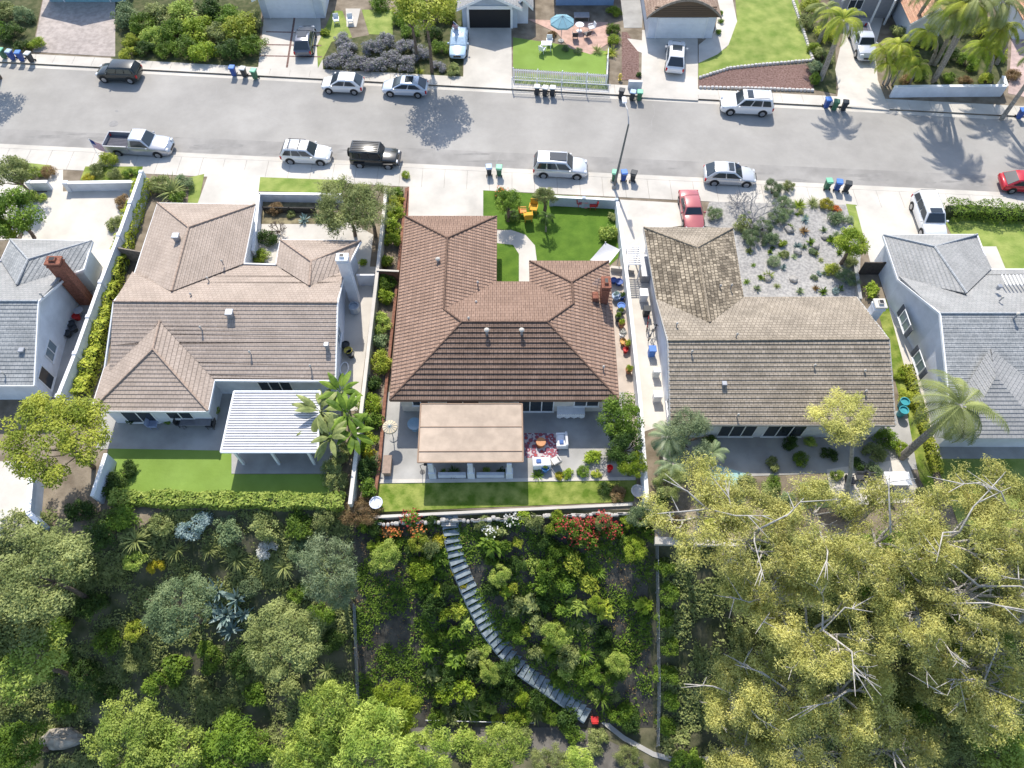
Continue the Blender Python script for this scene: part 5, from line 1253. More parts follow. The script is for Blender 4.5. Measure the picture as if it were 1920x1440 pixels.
tree(620, 1345, 6, 2.6, 'bright', 'tree with hanging green leaves at the lower left corner of the planted slope', 'hang')
tree(700, 1395, 6, 3.0, 'bright', 'tree with hanging green leaves at the bottom edge below the slope corner', 'hang', rz=2)
tree(580, 1410, 5, 2.6, 'bright', 'tree with hanging leaves, leftmost of the bottom group', 'hang')
tree(800, 1420, 5, 2.2, 'bright', 'tree with hanging leaves at the bottom edge beside the dusty track', 'hang')
tree(735, 1332, 4, 2.1, 'lime', 'lime green tree inside the lower left corner of the planted slope', 'hang', rz=1.5)
tree(940, 1412, 4, 1.9, 'bright', 'feathery green tree at the bottom edge in the middle', 'hang')
tree(1030, 1430, 3, 1.6, 'olive', 'small olive tree at the bottom edge near the track bend', 'wispy')
tree(1085, 1432, 3, 1.2, 'bright', 'small bright tree at the bottom edge right of the track bend', 'crown')
tree(40, 1400, 3, 1.9, 'green', 'green tree in the bottom left corner', 'crown')
for x, y, r, lf, kd, l in ((250, 1050, .9, 'bright', 'fine', 'bright round bush upper left on the left slope'), (292, 1062, .8, 'yellow', 'fine', 'yellow green bush right of the bright round bush'), (330, 1030, 1.0, 'olive', 'rosette', 'spiky olive plant above the yellow bush'), (250, 1010, 1.3, 'olive', 'rosette', 'wide spiky clump just below the trimmed hedge at the left'),
    (230, 970, 1.4, 'green', 'fine', 'leafy bush touching the left end of the hedge'), (300, 985, 1.2, 'olive', 'fine', 'olive bush below the hedge, left part'), (365, 985, 1.3, 'blue', 'fine', 'blue grey bush below the hedge, middle part'), (430, 990, 1.2, 'grey', 'fine', 'grey bush below the hedge, right of the blue grey one'),
    (500, 985, 1.3, 'olive', 'fine', 'olive bush below the hedge, right part'), (560, 985, 1.2, 'green', 'fine', 'green bush below the right end of the hedge'), (610, 970, 1.1, 'olive', 'fine', 'olive bush below the tall leafy banana clump'), (500, 1030, 1.0, 'white', 'fine', 'whitish flowering bush under the olive hedge bushes'),
    (440, 1045, 1.1, 'olive', 'rosette', 'spiky plant above the silver agaves'), (530, 1060, 1.1, 'olive', 'rosette', 'spiky plant left of the pale silvery tree'), (390, 1030, .9, 'olive', 'rosette', 'small spiky plant between hedge and grey dome tree'),
    (252, 1180, 1.0, 'citrus', 'fine', 'yellowish bush left of the grey green dome tree'), (245, 1240, .9, 'olive', 'fine', 'narrow olive bush below the yellowish bush'), (330, 1250, 1.2, 'green', 'bush', 'leafy bush below the grey green dome tree'), (385, 1290, 1.0, 'olive', 'bush', 'olive bush above the bottom vivid trees'),
    (430, 1340, 1.0, 'bright', 'bush', 'bright bush right of the wide vivid crown'), (480, 1300, 1.1, 'green', 'bush', 'green bush below the round olive tree'), (545, 1290, 1.1, 'olive', 'bush', 'olive bush above the hanging leaf trees'), (612, 1255, .8, 'olive', 'rosette', 'spiky crown above the hanging leaf trees'),
    (120, 1330, 1.0, 'green', 'bush', 'green bush above the pale rock at the bottom left'), (60, 1330, .9, 'olive', 'bush', 'olive bush left of the pale rock at the bottom left'), (470, 1100, 1.0, 'grey', 'fine', 'grey bush right of the silver agaves'), (560, 1110, 1.0, 'green', 'fine', 'green bush between olive tree and silvery tree'),
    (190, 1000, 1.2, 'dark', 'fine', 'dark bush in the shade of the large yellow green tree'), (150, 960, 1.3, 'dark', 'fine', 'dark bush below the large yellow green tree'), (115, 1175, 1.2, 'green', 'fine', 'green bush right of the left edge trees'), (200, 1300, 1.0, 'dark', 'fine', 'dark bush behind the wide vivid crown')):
    shrub(x, y, r, lf, l, kd)
for k, (x, y, r) in enumerate(((405, 1105, 1.1), (440, 1120, 1.2), (420, 1150, 1.2), (455, 1150, .9), (395, 1140, .9), (430, 1180, 1.0))):
    shrub(x, y, r, 'blue', ('topmost', 'second', 'third', 'fourth', 'fifth', 'lowest')[k]+' of the silver blue agaves on the left slope', 'agave', cat='agave', name='agave', group='silver blue agaves')
p = PG(150, 1385); mb = MB(); rr_ = random.Random(8); NR = 14
for j in range(8):
    for i in range(NR):
        th = 2*math.pi*i/NR; ph = math.pi*(j+.5)/8; k = 1+rr_.uniform(-.13, .13); mb.v.append((p.x-1.2+1.5*k*math.sin(ph)*math.cos(th), p.y+.7*k*math.sin(ph)*math.sin(th), p.z+.75*k*math.cos(ph)))
mb.f = [(j*NR+i, (j+1)*NR+i, (j+1)*NR+(i+1) % NR, j*NR+(i+1) % NR) for j in range(7) for i in range(NR)]+[tuple(range(NR))]
ob('rock', mb, mat('pale_rock', (.38, .34, .28), .9, .25, 2, .5), label='pale rock outcrop at the bottom left', cat='rock')
# trimmed hedge along the artificial lawn
def hedge(name, label, pts, wd, h, lf, n, size=.16, seed=1, zb=None):
    mb = MB(); rnd = random.Random(seed); c = [P(a, b, .12) for a, b in pts]; cum = [0]
    for i in range(1, len(c)): cum.append(cum[-1]+(c[i]-c[i-1]).length)
    for _ in range(n):
        s = rnd.uniform(0, cum[-1]); i = max(j for j in range(len(cum)-1) if cum[j] <= s); f = (s-cum[i])/(cum[i+1]-cum[i]); p = c[i].lerp(c[i+1], f); d = (c[i+1]-c[i]).normalized(); b = Vector((-d.y, d.x, 0))
        side = rnd.random(); hv = h*(1+.12*math.sin(s*2.1)+.1*math.sin(s*5)); wv = wd*(1+.15*math.sin(s*1.7+1))
        if side < .55: q = p+b*rnd.uniform(-.5, .5)*wv+Vector((0, 0, hv+rnd.gauss(0, .06))); nr = Vector((0, 0, 1))
        else: sg = rnd.choice((-1, 1)); q = p+b*sg*wv*.5*rnd.uniform(.9, 1.1)+Vector((0, 0, rnd.uniform(0, hv))); nr = b*sg
        nr = (nr+Vector((rnd.gauss(0, .5), rnd.gauss(0, .5), rnd.gauss(.2, .4)))).normalized(); a = Matrix.Rotation(rnd.uniform(0, 6.28), 3, nr)@nr.orthogonal().normalized(); e = nr.cross(a); z = size*rnd.uniform(.6, 1.3)
        mb.add([q-a*z*.5, q+e*z*.3, q+a*z*.5, q-e*z*.3], [(0, 1, 2, 3)])
    t = thing(name, c[0], label, 'hedge'); ob('foliage', mb, LF[lf], t, world=True)
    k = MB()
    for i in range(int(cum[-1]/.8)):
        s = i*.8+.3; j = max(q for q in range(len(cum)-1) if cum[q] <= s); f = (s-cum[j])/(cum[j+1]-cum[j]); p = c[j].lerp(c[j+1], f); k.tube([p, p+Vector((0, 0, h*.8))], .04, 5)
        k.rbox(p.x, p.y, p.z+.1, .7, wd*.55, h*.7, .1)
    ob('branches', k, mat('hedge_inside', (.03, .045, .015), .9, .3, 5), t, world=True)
hedge('hedge', 'bright green hedge along the lower edge of the artificial lawn', [(214, 938), (420, 942), (650, 945)], 1.0, .7, 'bright', 7000, .2)
hedge('hedge', 'clipped dark green hedge on the lawn at the right edge', [(1770, 404), (1815, 402), (1870, 408), (1985, 412)], 1.6, 1.1, 'green', 5200, .14, 3)
hedge('hedge', 'bushy hedge strip between the long white wall and the pinkish brown house', [(276, 352), (252, 420), (226, 510), (206, 580), (186, 660), (158, 750)], 1.1, 1.1, 'citrus', 8000, .2, 5)
hedge('hedge', 'low green strip planting beside the cream side walk at the right', [(1696, 690), (1722, 780), (1756, 890)], .7, .5, 'citrus', 3000, .15, 6)
# ------------------------------------------------------------------ left side gardens
def T(*a, **k): return tree(*a, **k)
T(650, 385, 3.6, 3.2, 'olive', 'large olive green tree on the street corner left of the central house', 'wispy', rz=2.2)
T(690, 385, 3.6, 2.5, 'olive', 'lower lobe tree of the olive green corner tree', 'wispy', rz=1.6)
T(25, 325, 2.8, 1.9, 'olive', 'small tree at the left edge by the street', 'crown'); T(25, 400, 3, 2.5, 'green', 'green tree at the left edge below the small one', 'crown'); T(15, 430, 2.2, 1.4, 'lime', 'lime tree at the left edge above the grey roof', 'crown')
for x, y, r, lf, kd, l in ((60, 368, .8, 'bright', 'bush', 'round bush inside the courtyard wall, left'), (48, 372, .7, 'lime', 'bush', 'lime bush inside the courtyard wall, left corner'), (80, 372, .6, 'bright', 'bush', 'small bush inside the courtyard wall beside the path'), (90, 322, .9, 'brown', 'fine', 'brownish round shrub near the left gate path'), (62, 325, .9, 'lime', 'fine', 'low lime bush left of the brownish shrub'),
    (180, 318, 1.0, 'olive', 'fine', 'olive shrub at the left end of the leafy verge'), (202, 300, 1.0, 'citrus', 'fine', 'bright shrub behind the hanging flag'), (215, 325, .9, 'olive', 'fine', 'low shrub right of the hanging flag'), (165, 335, .7, 'yellow', 'fine', 'yellow flowering shrub by the courtyard wall'), (245, 325, .8, 'green', 'fine', 'shrub on the verge near the long wall'),
    (228, 380, .9, 'brown', 'fine', 'brown flowering shrub inside the courtyard against the long wall'), (216, 420, .9, 'olive', 'fine', 'olive shrub lower along the courtyard side of the long wall'),
    (318, 352, 1.9, 'olive', 'rosette', 'big spiky clump in front of the pinkish brown house'), (300, 345, 1.3, 'olive', 'fine', 'olive shrub left of the big spiky clump'), (345, 340, 1.1, 'grey', 'fine', 'grey green shrub right of the big spiky clump'), (330, 375, 1.0, 'green', 'fine', 'green shrub below the big spiky clump'),
    (500, 448, 1.1, 'dark', 'fine', 'dark green bush in the front nook of the pinkish brown house'), (490, 480, .9, 'lime', 'fine', 'lime bush in the front nook of the pinkish brown house'), (518, 392, .8, 'brown', 'fine', 'dry twiggy shrub in the front bed'), (545, 400, .6, 'olive', 'fine', 'olive shrub in the front bed'), (570, 410, .7, 'blue', 'agave', 'blue grey agave in the front bed'), (600, 408, .7, 'grey', 'agave', 'grey agave in the front bed'), (625, 415, .8, 'olive', 'fine', 'olive bush in the front bed beside the corner tree'),
    (760, 328, .6, 'lime', 'fine', 'lime bush at the kerb in front of the black off-roader'), (680, 492, .5, 'lime', 'bush', 'small lime bush by the white side gate'),
    (232, 500, .6, 'grey', 'fine', 'grey bush below the dark timber gate'), (240, 880, .9, 'dark', 'fine', 'dark shrub at the top left of the artificial lawn'), (212, 905, 1.1, 'dark', 'fine', 'dark shrub lower at the left of the artificial lawn'), (400, 770, .6, 'lime', 'bush', 'lime shrub at the corner of the pyramid hipped wing'), (245, 787, .5, 'dark', 'bush', 'shaded shrub under the hipped wing, left'), (315, 787, .5, 'green', 'bush', 'shaded shrub under the hipped wing, right')):
    shrub(x, y, r, lf, l, kd)
for k, (x, y, z) in enumerate(((640, 735, 2.4), (600, 770, 2.6), (650, 775, 3.0), (620, 820, 2.8), (660, 810, 2.2), (590, 800, 1.6))):
    q = PG(x, y, z); t = thing('banana_plant', (q.x, q.y, .12), ('topmost banana plant', 'banana plant overlapping the white patio cover', 'tallest banana plant beside the boundary', 'lower banana plant', 'banana plant touching the boundary line', 'banana plant with a drooping leaf')[k]+' in the clump between the two gardens', 'banana plant', 'banana plants between the gardens')
    ob('trunk', MB().tube([(0, 0, 0), (.05, 0, z*.5), (0, 0, z)], [.14, .11, .09], 8), mat('banana_stem', (.2, .22, .1), .8, .2, 5), t); crown_child('crown', t, (0, 0, z-.2), 1.7, 1.6, 'green' if k % 2 == 0 else 'olive', 'banana')
for k, (x, y, r) in enumerate(((622, 880, 1.1), (634, 905, 1.0), (640, 850, .9))): shrub(x, y, r, 'olive', ('upper', 'lower', 'topmost')[k]+' dry leafy shrub below the banana clump', 'fine')
# ------------------------------------------------------------------ central garden: left bed
bed = [(742, 362, .75, 'green'), (736, 385, .85, 'citrus'), (748, 378, .5, 'yellow'), (742, 400, .8, 'lime'), (738, 425, .8, 'lime'), (735, 448, .75, 'lime'), (726, 492, .7, 'lime'), (724, 532, .9, 'green'), (722, 556, .8, 'lime'), (716, 606, .9, 'bright'), (712, 640, .7, 'grey'), (712, 680, 1.0, 'citrus'), (700, 715, .8, 'dark'), (694, 760, .9, 'lime'), (700, 790, .8, 'green'), (690, 832, .8, 'lime'), (694, 852, .6, 'yellow'), (686, 880, .9, 'dark'), (692, 915, .8, 'green')]
for k, (x, y, r, lf) in enumerate(bed): shrub(x, y, r*1.2, lf, '%s shrub from the street in the narrow bed left of the central house' % ORD[k], 'fine' if k % 2 else 'bush', h=r*1.2, group='shrubs in the narrow left bed')
shrub(676, 960, 1.3, 'brown', 'dry brownish bush at the lower left corner of the back lawn', 'wispy')
# front lawn plants
T(952, 380, 2.2, 1.35, 'green', 'small tree with reddish tips over the yellow chairs on the front lawn', 'crown'); T(1022, 368, 1.9, 1.0, 'olive', 'small tree at the middle of the front lawn edge', 'crown')
shrub(940, 362, .8, 'green', 'leafy shrub left of the small reddish tipped tree', 'fine', flowers='orange'); shrub(960, 405, .8, 'dark', 'dark shrub below the small reddish tipped tree', 'fine')
palm(1025, 405, 1.9, .95, 'dark', 'small dark palm in the centre of the front lawn', trr=.06, kind='palm')
shrub(1141, 438, 1.0, 'bright', 'bright round bush above the white sail shade', 'bush', h=1.1); shrub(1147, 408, .6, 'olive', 'thin shrub against the right front boundary'); shrub(1144, 380, .5, 'olive', 'small shrub in the right front corner')
# right side and back
T(1163, 782, 2.6, 1.8, 'green', 'leafy green tree by the right boundary of the patio', 'crown'); T(1170, 835, 2.2, 1.5, 'dark', 'dark tree below the leafy one by the right boundary', 'crown')
T(1185, 870, 1.8, 1.2, 'lime', 'small drooping tree at the right end of the patio', 'hang')
for x, y, r, lf, kd, l in ((1114, 858, .8, 'lime', 'bush', 'lime shrub at the patio edge left of the red jar'), (1148, 850, .9, 'olive', 'rosette', 'spiky plant above the red jar'), (1092, 884, .6, 'green', 'fine', 'green shrub at the patio edge'), (1065, 888, .5, 'lime', 'bush', 'small lime shrub right of the white sofa'), (1048, 892, .4, 'yellow', 'bush', 'yellow shrub right of the white sofa'),
    (1008, 890, .6, 'green', 'rosette', 'spiky plant behind the white sofa'), (1120, 888, .5, 'citrus', 'bush', 'yellow green shrub at the patio edge near the red jar'), (850, 884, .6, 'dark', 'rosette', 'dark fern between the left two cover pillars'), (830, 884, .4, 'green', 'rosette', 'small fern beside the leftmost cover pillar'), (912, 883, .4, 'bright', 'bush', 'bright plant between the right two cover pillars'), (940, 884, .5, 'dark', 'bush', 'dark plant left of the right cover pillar'),
    (1135, 915, .7, 'dark', 'fine', 'dark low shrub on the back lawn at the right'), (1160, 925, .7, 'brown', 'fine', 'dry low shrub on the back lawn at the right corner')):
    shrub(x, y, r, lf, l, kd)
# ------------------------------------------------------------------ planted slope: rows of individual shrubs either side of the stairs
rnd = random.Random(21)
bands = [(985, 'uppermost'), (1022, 'second'), (1062, 'third'), (1102, 'fourth'), (1142, 'fifth'), (1182, 'sixth'), (1222, 'seventh'), (1262, 'eighth'), (1302, 'ninth'), (1338, 'lowest')]
sx = {985: 843, 1022: 848, 1062: 862, 1102: 878, 1142: 897, 1182: 920, 1222: 950, 1262: 996, 1302: 1056, 1338: 1108}
DESC = {'dark': 'dark green bush', 'green': 'mid green bush', 'lime': 'lime green bush', 'bright': 'bright green bush', 'yellow': 'yellow bush', 'olive': 'olive bush', 'brown': 'dry brown bush', 'citrus': 'yellow green bush', 'grey': 'grey green bush'}
def pal(x, y):
    if y < 1000: return rnd.choice(['olive', 'green', 'lime', 'brown', 'olive', 'dark'] if x < 950 else ['green', 'olive', 'lime', 'dark', 'lime'])
    if x < 780 and y > 1100: return rnd.choice(['dark', 'dark', 'green'])
    return rnd.choice(['green', 'dark', 'bright', 'lime', 'green', 'citrus', 'dark', 'green', 'olive'])
for y, nm in bands:
    for side in ('left', 'right'):
        x = sx[y]-34-(y-980)*.05 if side == 'left' else sx[y]+46+(y-980)*.02; k = 0
        while (x > 684) if side == 'left' else (x < 1212):
            skip = (side == 'left' and ((1050 < y < 1320 and x < 790) or (y > 1150 and x < 800) or (y > 1310 and x < 800))) or (side == 'right' and ((1080 < x < 1210 and 1000 < y < 1130 and rnd.random() < .6) or (x > 1150 and y > 1100 and rnd.random() < .7) or rnd.random() < .12))
            r = rnd.uniform(.55, 1.15)*(.85 if y < 1000 else 1)
            if not skip:
                lf = pal(x, y); kd = rnd.choice(['bush', 'fine', 'fine', 'bush', 'rosette' if y > 1040 else 'fine', 'broad'])
                if kd == 'rosette': lf = rnd.choice(['olive', 'green'])
                ds = DESC[lf] if kd != 'rosette' else 'spiky %s clump' % ('olive' if lf == 'olive' else 'green')
                fl = None
                if y < 1000 and side == 'left' and rnd.random() < .35: fl = rnd.choice(['orange', 'red'])
                if y < 1000 and side == 'right': fl = 'white' if x < 1010 and rnd.random() < .4 else ('red' if 1060 < x < 1170 else None)
                if y == 1022 and 1080 < x < 1160: fl = 'red'
                if fl: ds += {'red': ' with red blossom', 'orange': ' with orange blossom', 'white': ' with white blossom'}[fl]
                shrub(x+rnd.uniform(-6, 6), y+rnd.uniform(-13, 13), r, lf, '%s on the slope, %s %s of the steps, %s band' % (ds, ORD[k], side, nm), kd, h=r*rnd.uniform(.8, 1.4), group='shrubs on the planted slope', flowers=fl, fn=.5); k += 1
            x += (-1 if side == 'left' else 1)*(r*21+rnd.uniform(2, 10))
shrub(824, 1012, .7, 'yellow', 'bright yellow bush touching the upper left of the steps', 'bush'); shrub(852, 1074, .35, 'yellow', 'small yellow bush on the left edge of the steps', 'bush'); shrub(868, 1096, .4, 'yellow', 'yellow bush lower on the left edge of the steps', 'bush')
for x, y, r, lf, kd, l in ((1120, 1392, 1.2, 'olive', 'fine', 'olive bush at the track bend below the steps'), (1070, 1372, 1.0, 'green', 'fine', 'green bush beside the track below the steps'), (1290, 1435, 1.3, 'green', 'fine', 'green bush below the concrete drain'), (1180, 1425, 1.2, 'olive', 'wispy', 'olive bush at the bottom edge inside the drain bend'), (1410, 445, 1.2, 'grey', 'wispy', 'large dry grey shrub at the left edge of the cactus yard'), (1590, 520, 1.0, 'grey', 'wispy', 'large dry grey shrub at the right edge of the cactus yard'), (1460, 405, 1.1, 'grey', 'wispy', 'large dry grey shrub in the upper part of the cactus yard'), (1340, 400, .9, 'grey', 'wispy', 'dry grey shrub at the left corner of the cactus yard'), (1430, 425, 1.1, 'grey', 'wispy', 'dry grey shrub under the leafless grey tree'), (1480, 350, .8, 'olive', 'wispy', 'olive shrub at the kerb side of the cactus yard')): shrub(x, y, r, lf, l, kd)
T(938, 1082, 1.6, 1.0, 'bright', 'small bright tree right of the upper steps', 'crown'); T(915, 1258, 1.4, 1.0, 'bright', 'small bright tree left of the middle steps', 'crown'); T(722, 1045, 1.6, 1.1, 'bright', 'small bright tree in the upper left of the planted slope', 'crown'); T(1040, 1190, 1.4, 1.1, 'bright', 'small bright tree in the centre right of the planted slope', 'crown')
T(1190, 1030, 1.8, 1.1, 'lime', 'lime tree in the upper right corner of the planted slope', 'crown'); T(1200, 965, 1.6, 1.0, 'grey', 'grey green tree at the right end of the retaining wall', 'crown'); T(1120, 1130, 1.3, .7, 'lime', 'slim lime tree in the right middle of the planted slope', 'crown'); T(1160, 1245, 1.4, .9, 'bright', 'small bright tree low on the right of the planted slope', 'crown')
# scattered low cover
def cover(name, label, x0, x1, y0, y1, n, lf, size, seed, dens=None):
    r_ = random.Random(seed); mb = MB()
    while len(mb.f) < n:
        px_, py_ = r_.uniform(x0, x1), r_.uniform(y0, y1); v = math.sin(px_*.045+seed)*math.sin(py_*.06)+.5*math.sin(px_*.021+py_*.033)
        if v+r_.gauss(0, .35) < -.05: continue
        p = PG(px_, py_, .0)+Vector((0, 0, r_.uniform(.02, .22)))
        for _ in range(6):
            q = p+Vector((r_.gauss(0, .12), r_.gauss(0, .12), 0)); q.z = gz(q.x, q.y)+r_.uniform(.03, .25)
            nr = Vector((r_.gauss(0, .5), r_.gauss(0, .5), 1)).normalized(); a = Matrix.Rotation(r_.uniform(0, 6.28), 3, nr)@nr.orthogonal().normalized(); e = nr.cross(a); s = size*r_.uniform(.6, 1.4); mb.add([q-a*s*.5, q+e*s*.25, q+a*s*.5, q-e*s*.25], [(0, 1, 2, 3)])
    ob(name, mb, LF[lf], label=label, cat='ground cover', kind='stuff')
cover('ground_cover', 'low creeping green growth over the planted slope', 668, 1220, 975, 1352, 42000, 'green', .15, 3)
cover('ground_cover', 'low leafy growth over the left slope', 0, 660, 960, 1440, 70000, 'olive', .17, 5)
cover('ground_cover', 'low olive growth under the gum grove', 1240, 1920, 1000, 1440, 45000, 'olive', .2, 8)
cover('dead_twigs', 'pale fallen leaves strewn over the planted slope', 668, 1220, 975, 1352, 3500, 'brown', .1, 12)
# ------------------------------------------------------------------ right gardens
palm(1800, 762, 5.5, 3.3, 'olive', 'feather palm leaning over the roof of the far right house', base=(1690, 858), trr=.22)
for x, y, z, L, l in ((1255, 820, 3.2, 1.7, 'palm by the boundary wall right of the patio, upper'), (1262, 870, 2.6, 1.5, 'palm by the boundary wall right of the patio, lower'), (1335, 850, 2.4, 1.4, 'low arching palm beside the turquoise pool')): palm(x, y, z, L, 'silver', l, trr=.1)
T(1290, 812, 3.2, 1.9, 'silver', 'pale green tree at the corner of the shake house', 'wispy'); T(1255, 905, 2.6, 1.3, 'olive', 'olive tree by the boundary wall near the dry terrace', 'wispy'); shrub(1275, 885, 1.1, 'silver', 'large pale rosette plant beside the turquoise pool', 'agave', cat='agave', name='agave')
shrub(1228, 1000, .9, 'green', 'green shrub at the end of the boundary wall', 'fine')
T(1600, 455, 2.6, 1.6, 'lime', 'bright lime tree between the cactus yard and the far right driveway', 'crown'); shrub(1632, 545, .9, 'lime', 'lime bush beside the shake house chimney', 'bush'); shrub(1595, 490, .9, 'olive', 'olive bush below the bright lime tree', 'fine')
# silver bare shrub tree
def bare(px, py, z, r, label, m, seed=2):
    q = PG(px, py, z*.6); g = Vector((q.x, q.y, .12)); t = thing('bare_tree', g, label, 'tree'); rn = random.Random(seed); mb = MB()
    def br(p, d, L, rad, lv):
        e = p+d*L; mb.tube([p, p.lerp(e, .5)+Vector((rn.gauss(0, .05), rn.gauss(0, .05), .03))*L, e], [rad, rad*.8, rad*.6], 4, cap=False)
        if lv < 4:
            for k in range(3): br(e, (d+Vector((rn.gauss(0, .6), rn.gauss(0, .6), rn.gauss(.1, .3)))).normalized(), L*.72, rad*.6, lv+1)
    for k in range(7): a = k*.9; br(Vector((0, 0, .2)), Vector((math.cos(a)*.8, math.sin(a)*.8, .6)).normalized(), r*.36, .05, 0)
    ob('trunk', mb, m, t)
bare(1418, 392, 2.4, 2.6, 'leafless grey tree with many fine twigs in front of the shake house', mat('grey_twigs', (.3, .29, .29), .9, .1, 5)); bare(1388, 372, 1.6, 1.2, 'small leafless shrub left of the leafless grey tree', mat('grey_twigs', (.3, .29, .29), .9), 4); bare(518, 425, 1.5, 1.0, 'small leafless shrub in the front court of the pinkish brown house', BARK, 6)
for k, (x, y, r, lf, kd) in enumerate(((1450, 355, 1.2, 'grey', 'wispy'), (1470, 385, 1.1, 'grey', 'wispy'), (1395, 420, 1.0, 'olive', 'fine'), (1500, 382, .8, 'lime', 'rosette'), (1525, 378, .8, 'olive', 'rosette'), (1550, 382, .8, 'yellow', 'fine'), (1570, 392, .6, 'orange', 'fine'), (1572, 410, 1.0, 'grey', 'fine'), (1445, 450, .9, 'grey', 'fine'), (1468, 455, .5, 'lime', 'bush'), (1450, 490, .7, 'silver', 'fine'), (1442, 515, .6, 'olive', 'agave'), (1508, 432, .6, 'brown', 'agave'), (1520, 452, .6, 'green', 'agave'), (1545, 430, .5, 'grey', 'agave'), (1560, 450, .6, 'green', 'agave'), (1495, 460, .5, 'blue', 'agave'), (1530, 475, .5, 'olive', 'agave'), (1480, 425, .5, 'green', 'agave'), (1560, 505, .8, 'citrus', 'fine'), (1500, 545, .5, 'silver', 'agave'), (1545, 545, .5, 'green', 'agave'), (1530, 540, .45, 'brown', 'agave'), (1470, 500, .45, 'blue', 'agave'), (1405, 470, .5, 'olive', 'agave'), (1420, 540, .5, 'silver', 'agave'), (1510, 410, .5, 'blue', 'agave'), (1575, 540, .5, 'green', 'agave'))):
    shrub(x, y, r, lf, '%s plant counting from the street through the gravel cactus yard, %s' % (ORD[k], {'grey': 'grey', 'olive': 'olive', 'lime': 'lime', 'yellow': 'yellow', 'orange': 'orange', 'silver': 'silvery', 'brown': 'brown', 'green': 'green', 'blue': 'bluish', 'citrus': 'yellow green'}[lf]), kd, group='plants of the gravel yard', cat='plant', name='yard_plant')
rq = random.Random(77)
for k in range(34):
    x, y = rq.uniform(1390, 1600), rq.uniform(395, 548); shrub(x, y, rq.uniform(.22, .5), rq.choice(['grey', 'silver', 'olive', 'green', 'dark', 'blue']), 'small succulent growing in the pale gravel yard', rq.choice(['agave', 'fine', 'rosette']), group='small succulents in the gravel yard', cat='succulent', name='succulent')
for k in range(12):
    x, y = rq.uniform(1395, 1600), rq.uniform(420, 545); p = P(x, y, .13); mb = MB(); mb.rbox(0, 0, 0, rq.uniform(.4, .8), rq.uniform(.3, .6), rq.uniform(.2, .4), .1, Matrix.Translation(p)@Matrix.Rotation(rq.uniform(0, 3), 4, 'Z')); ob('rock', mb, mat('garden_rock', (.33, .31, .28), .9, .25, 3, .4), label='pale garden rock lying in the gravel yard', cat='rock', group='rocks in the gravel yard')
for x, y, r, lf, kd, l in ((1440, 925, 1.0, 'olive', 'fine', 'olive shrub on the dry terrace left of the putting green'), (1475, 940, .8, 'grey', 'fine', 'grey shrub on the dry terrace near the putting green'), (1380, 930, 1.0, 'silver', 'fine', 'pale shrub on the dry terrace below the pool'), (1590, 955, .9, 'green', 'fine', 'green shrub below the paved terrace'), (1735, 930, .9, 'olive', 'fine', 'olive shrub between paved terrace and far right lawn'), (1245, 930, .9, 'dark', 'fine', 'dark shrub right of the boundary wall at the dry terrace'), (1240, 965, .8, 'olive', 'fine', 'olive shrub right of the boundary wall, lower'), (1270, 985, .8, 'brown', 'fine', 'dry shrub above the terrace edge'), (1335, 985, .8, 'citrus', 'fine', 'yellow green shrub above the terrace edge'), (1725, 985, 1.1, 'green', 'fine', 'green shrub beside the lower far right lawn')): shrub(x, y, r, lf, l, kd)
# shaded back garden of the shake house
for k, (x, y, r, lf) in enumerate(((1335, 830, .8, 'green'), (1480, 830, .8, 'dark'), (1520, 828, .6, 'bright'), (1500, 860, .8, 'green'), (1450, 870, .7, 'olive'), (1555, 850, .7, 'dark'), (1640, 850, 1.0, 'olive'), (1660, 820, 1.1, 'green'), (1690, 840, .8, 'lime'), (1570, 890, .6, 'bright'), (1640, 880, .7, 'grey'), (1610, 870, .7, 'dark'), (1400, 905, .9, 'olive'), (1450, 910, .9, 'green'), (1690, 700, .7, 'lime'), (1700, 745, .8, 'citrus'))):
    shrub(x, y, r, lf, '%s shrub in the shaded garden behind the shake house, counted roughly from the left' % ORD[k], 'fine', group='shrubs behind the shake house')
# ------------------------------------------------------------------ across the street
T(795, 0, 7.5, 3.6, 'citrus', 'tall yellow green tree across the street whose shadow falls on the road', 'crown', rz=2.4)
T(770, 25, 5, 2.2, 'green', 'green tree beside the tall yellow green one across the street', 'crown')
bk = [(265, 45, 1.4, 'green'), (300, 30, 1.5, 'olive'), (340, 25, 1.6, 'bright'), (390, 15, 1.5, 'dark'), (430, 30, 1.5, 'green'), (450, 55, 1.8, 'citrus'), (410, 60, 1.4, 'olive'), (365, 55, 1.5, 'lime'), (325, 60, 1.5, 'green'), (285, 70, 1.3, 'bright'), (350, 88, 1.2, 'green'), (310, 92, 1.1, 'green'), (270, 90, 1.0, 'dark'), (380, 95, 1.3, 'lime'), (430, 92, 1.4, 'dark'), (470, 85, 1.2, 'green'), (240, 100, .8, 'citrus'), (470, 40, 1.2, 'olive'), (232, 30, 1.5, 'grey'), (245, 75, .9, 'citrus')]
for k, (x, y, r, lf) in enumerate(bk): shrub(x, y, r*1.35, lf, '%s bush of the leafy bank across the street: %s foliage' % (ORD[k], lf if lf not in ('citrus', 'bright') else 'yellow green' if lf == 'citrus' else 'fresh green'), 'fine', h=r*1.1, group='bushes of the leafy bank')
pu = [(625, 115, 1.0), (650, 95, 1.1), (672, 118, 1.1), (700, 90, 1.1), (705, 120, 1.0), (735, 110, 1.1), (760, 85, 1.1), (762, 118, 1.0), (640, 75, .9), (790, 100, 1.0), (725, 75, .9), (822, 124, .7)]
for k, (x, y, r) in enumerate(pu): shrub(x, y, r*1.35, 'purple', '%s mound of the grey purple flowering bank across the street' % ORD[k], 'fine', h=r*.9, group='purple flowering mounds')
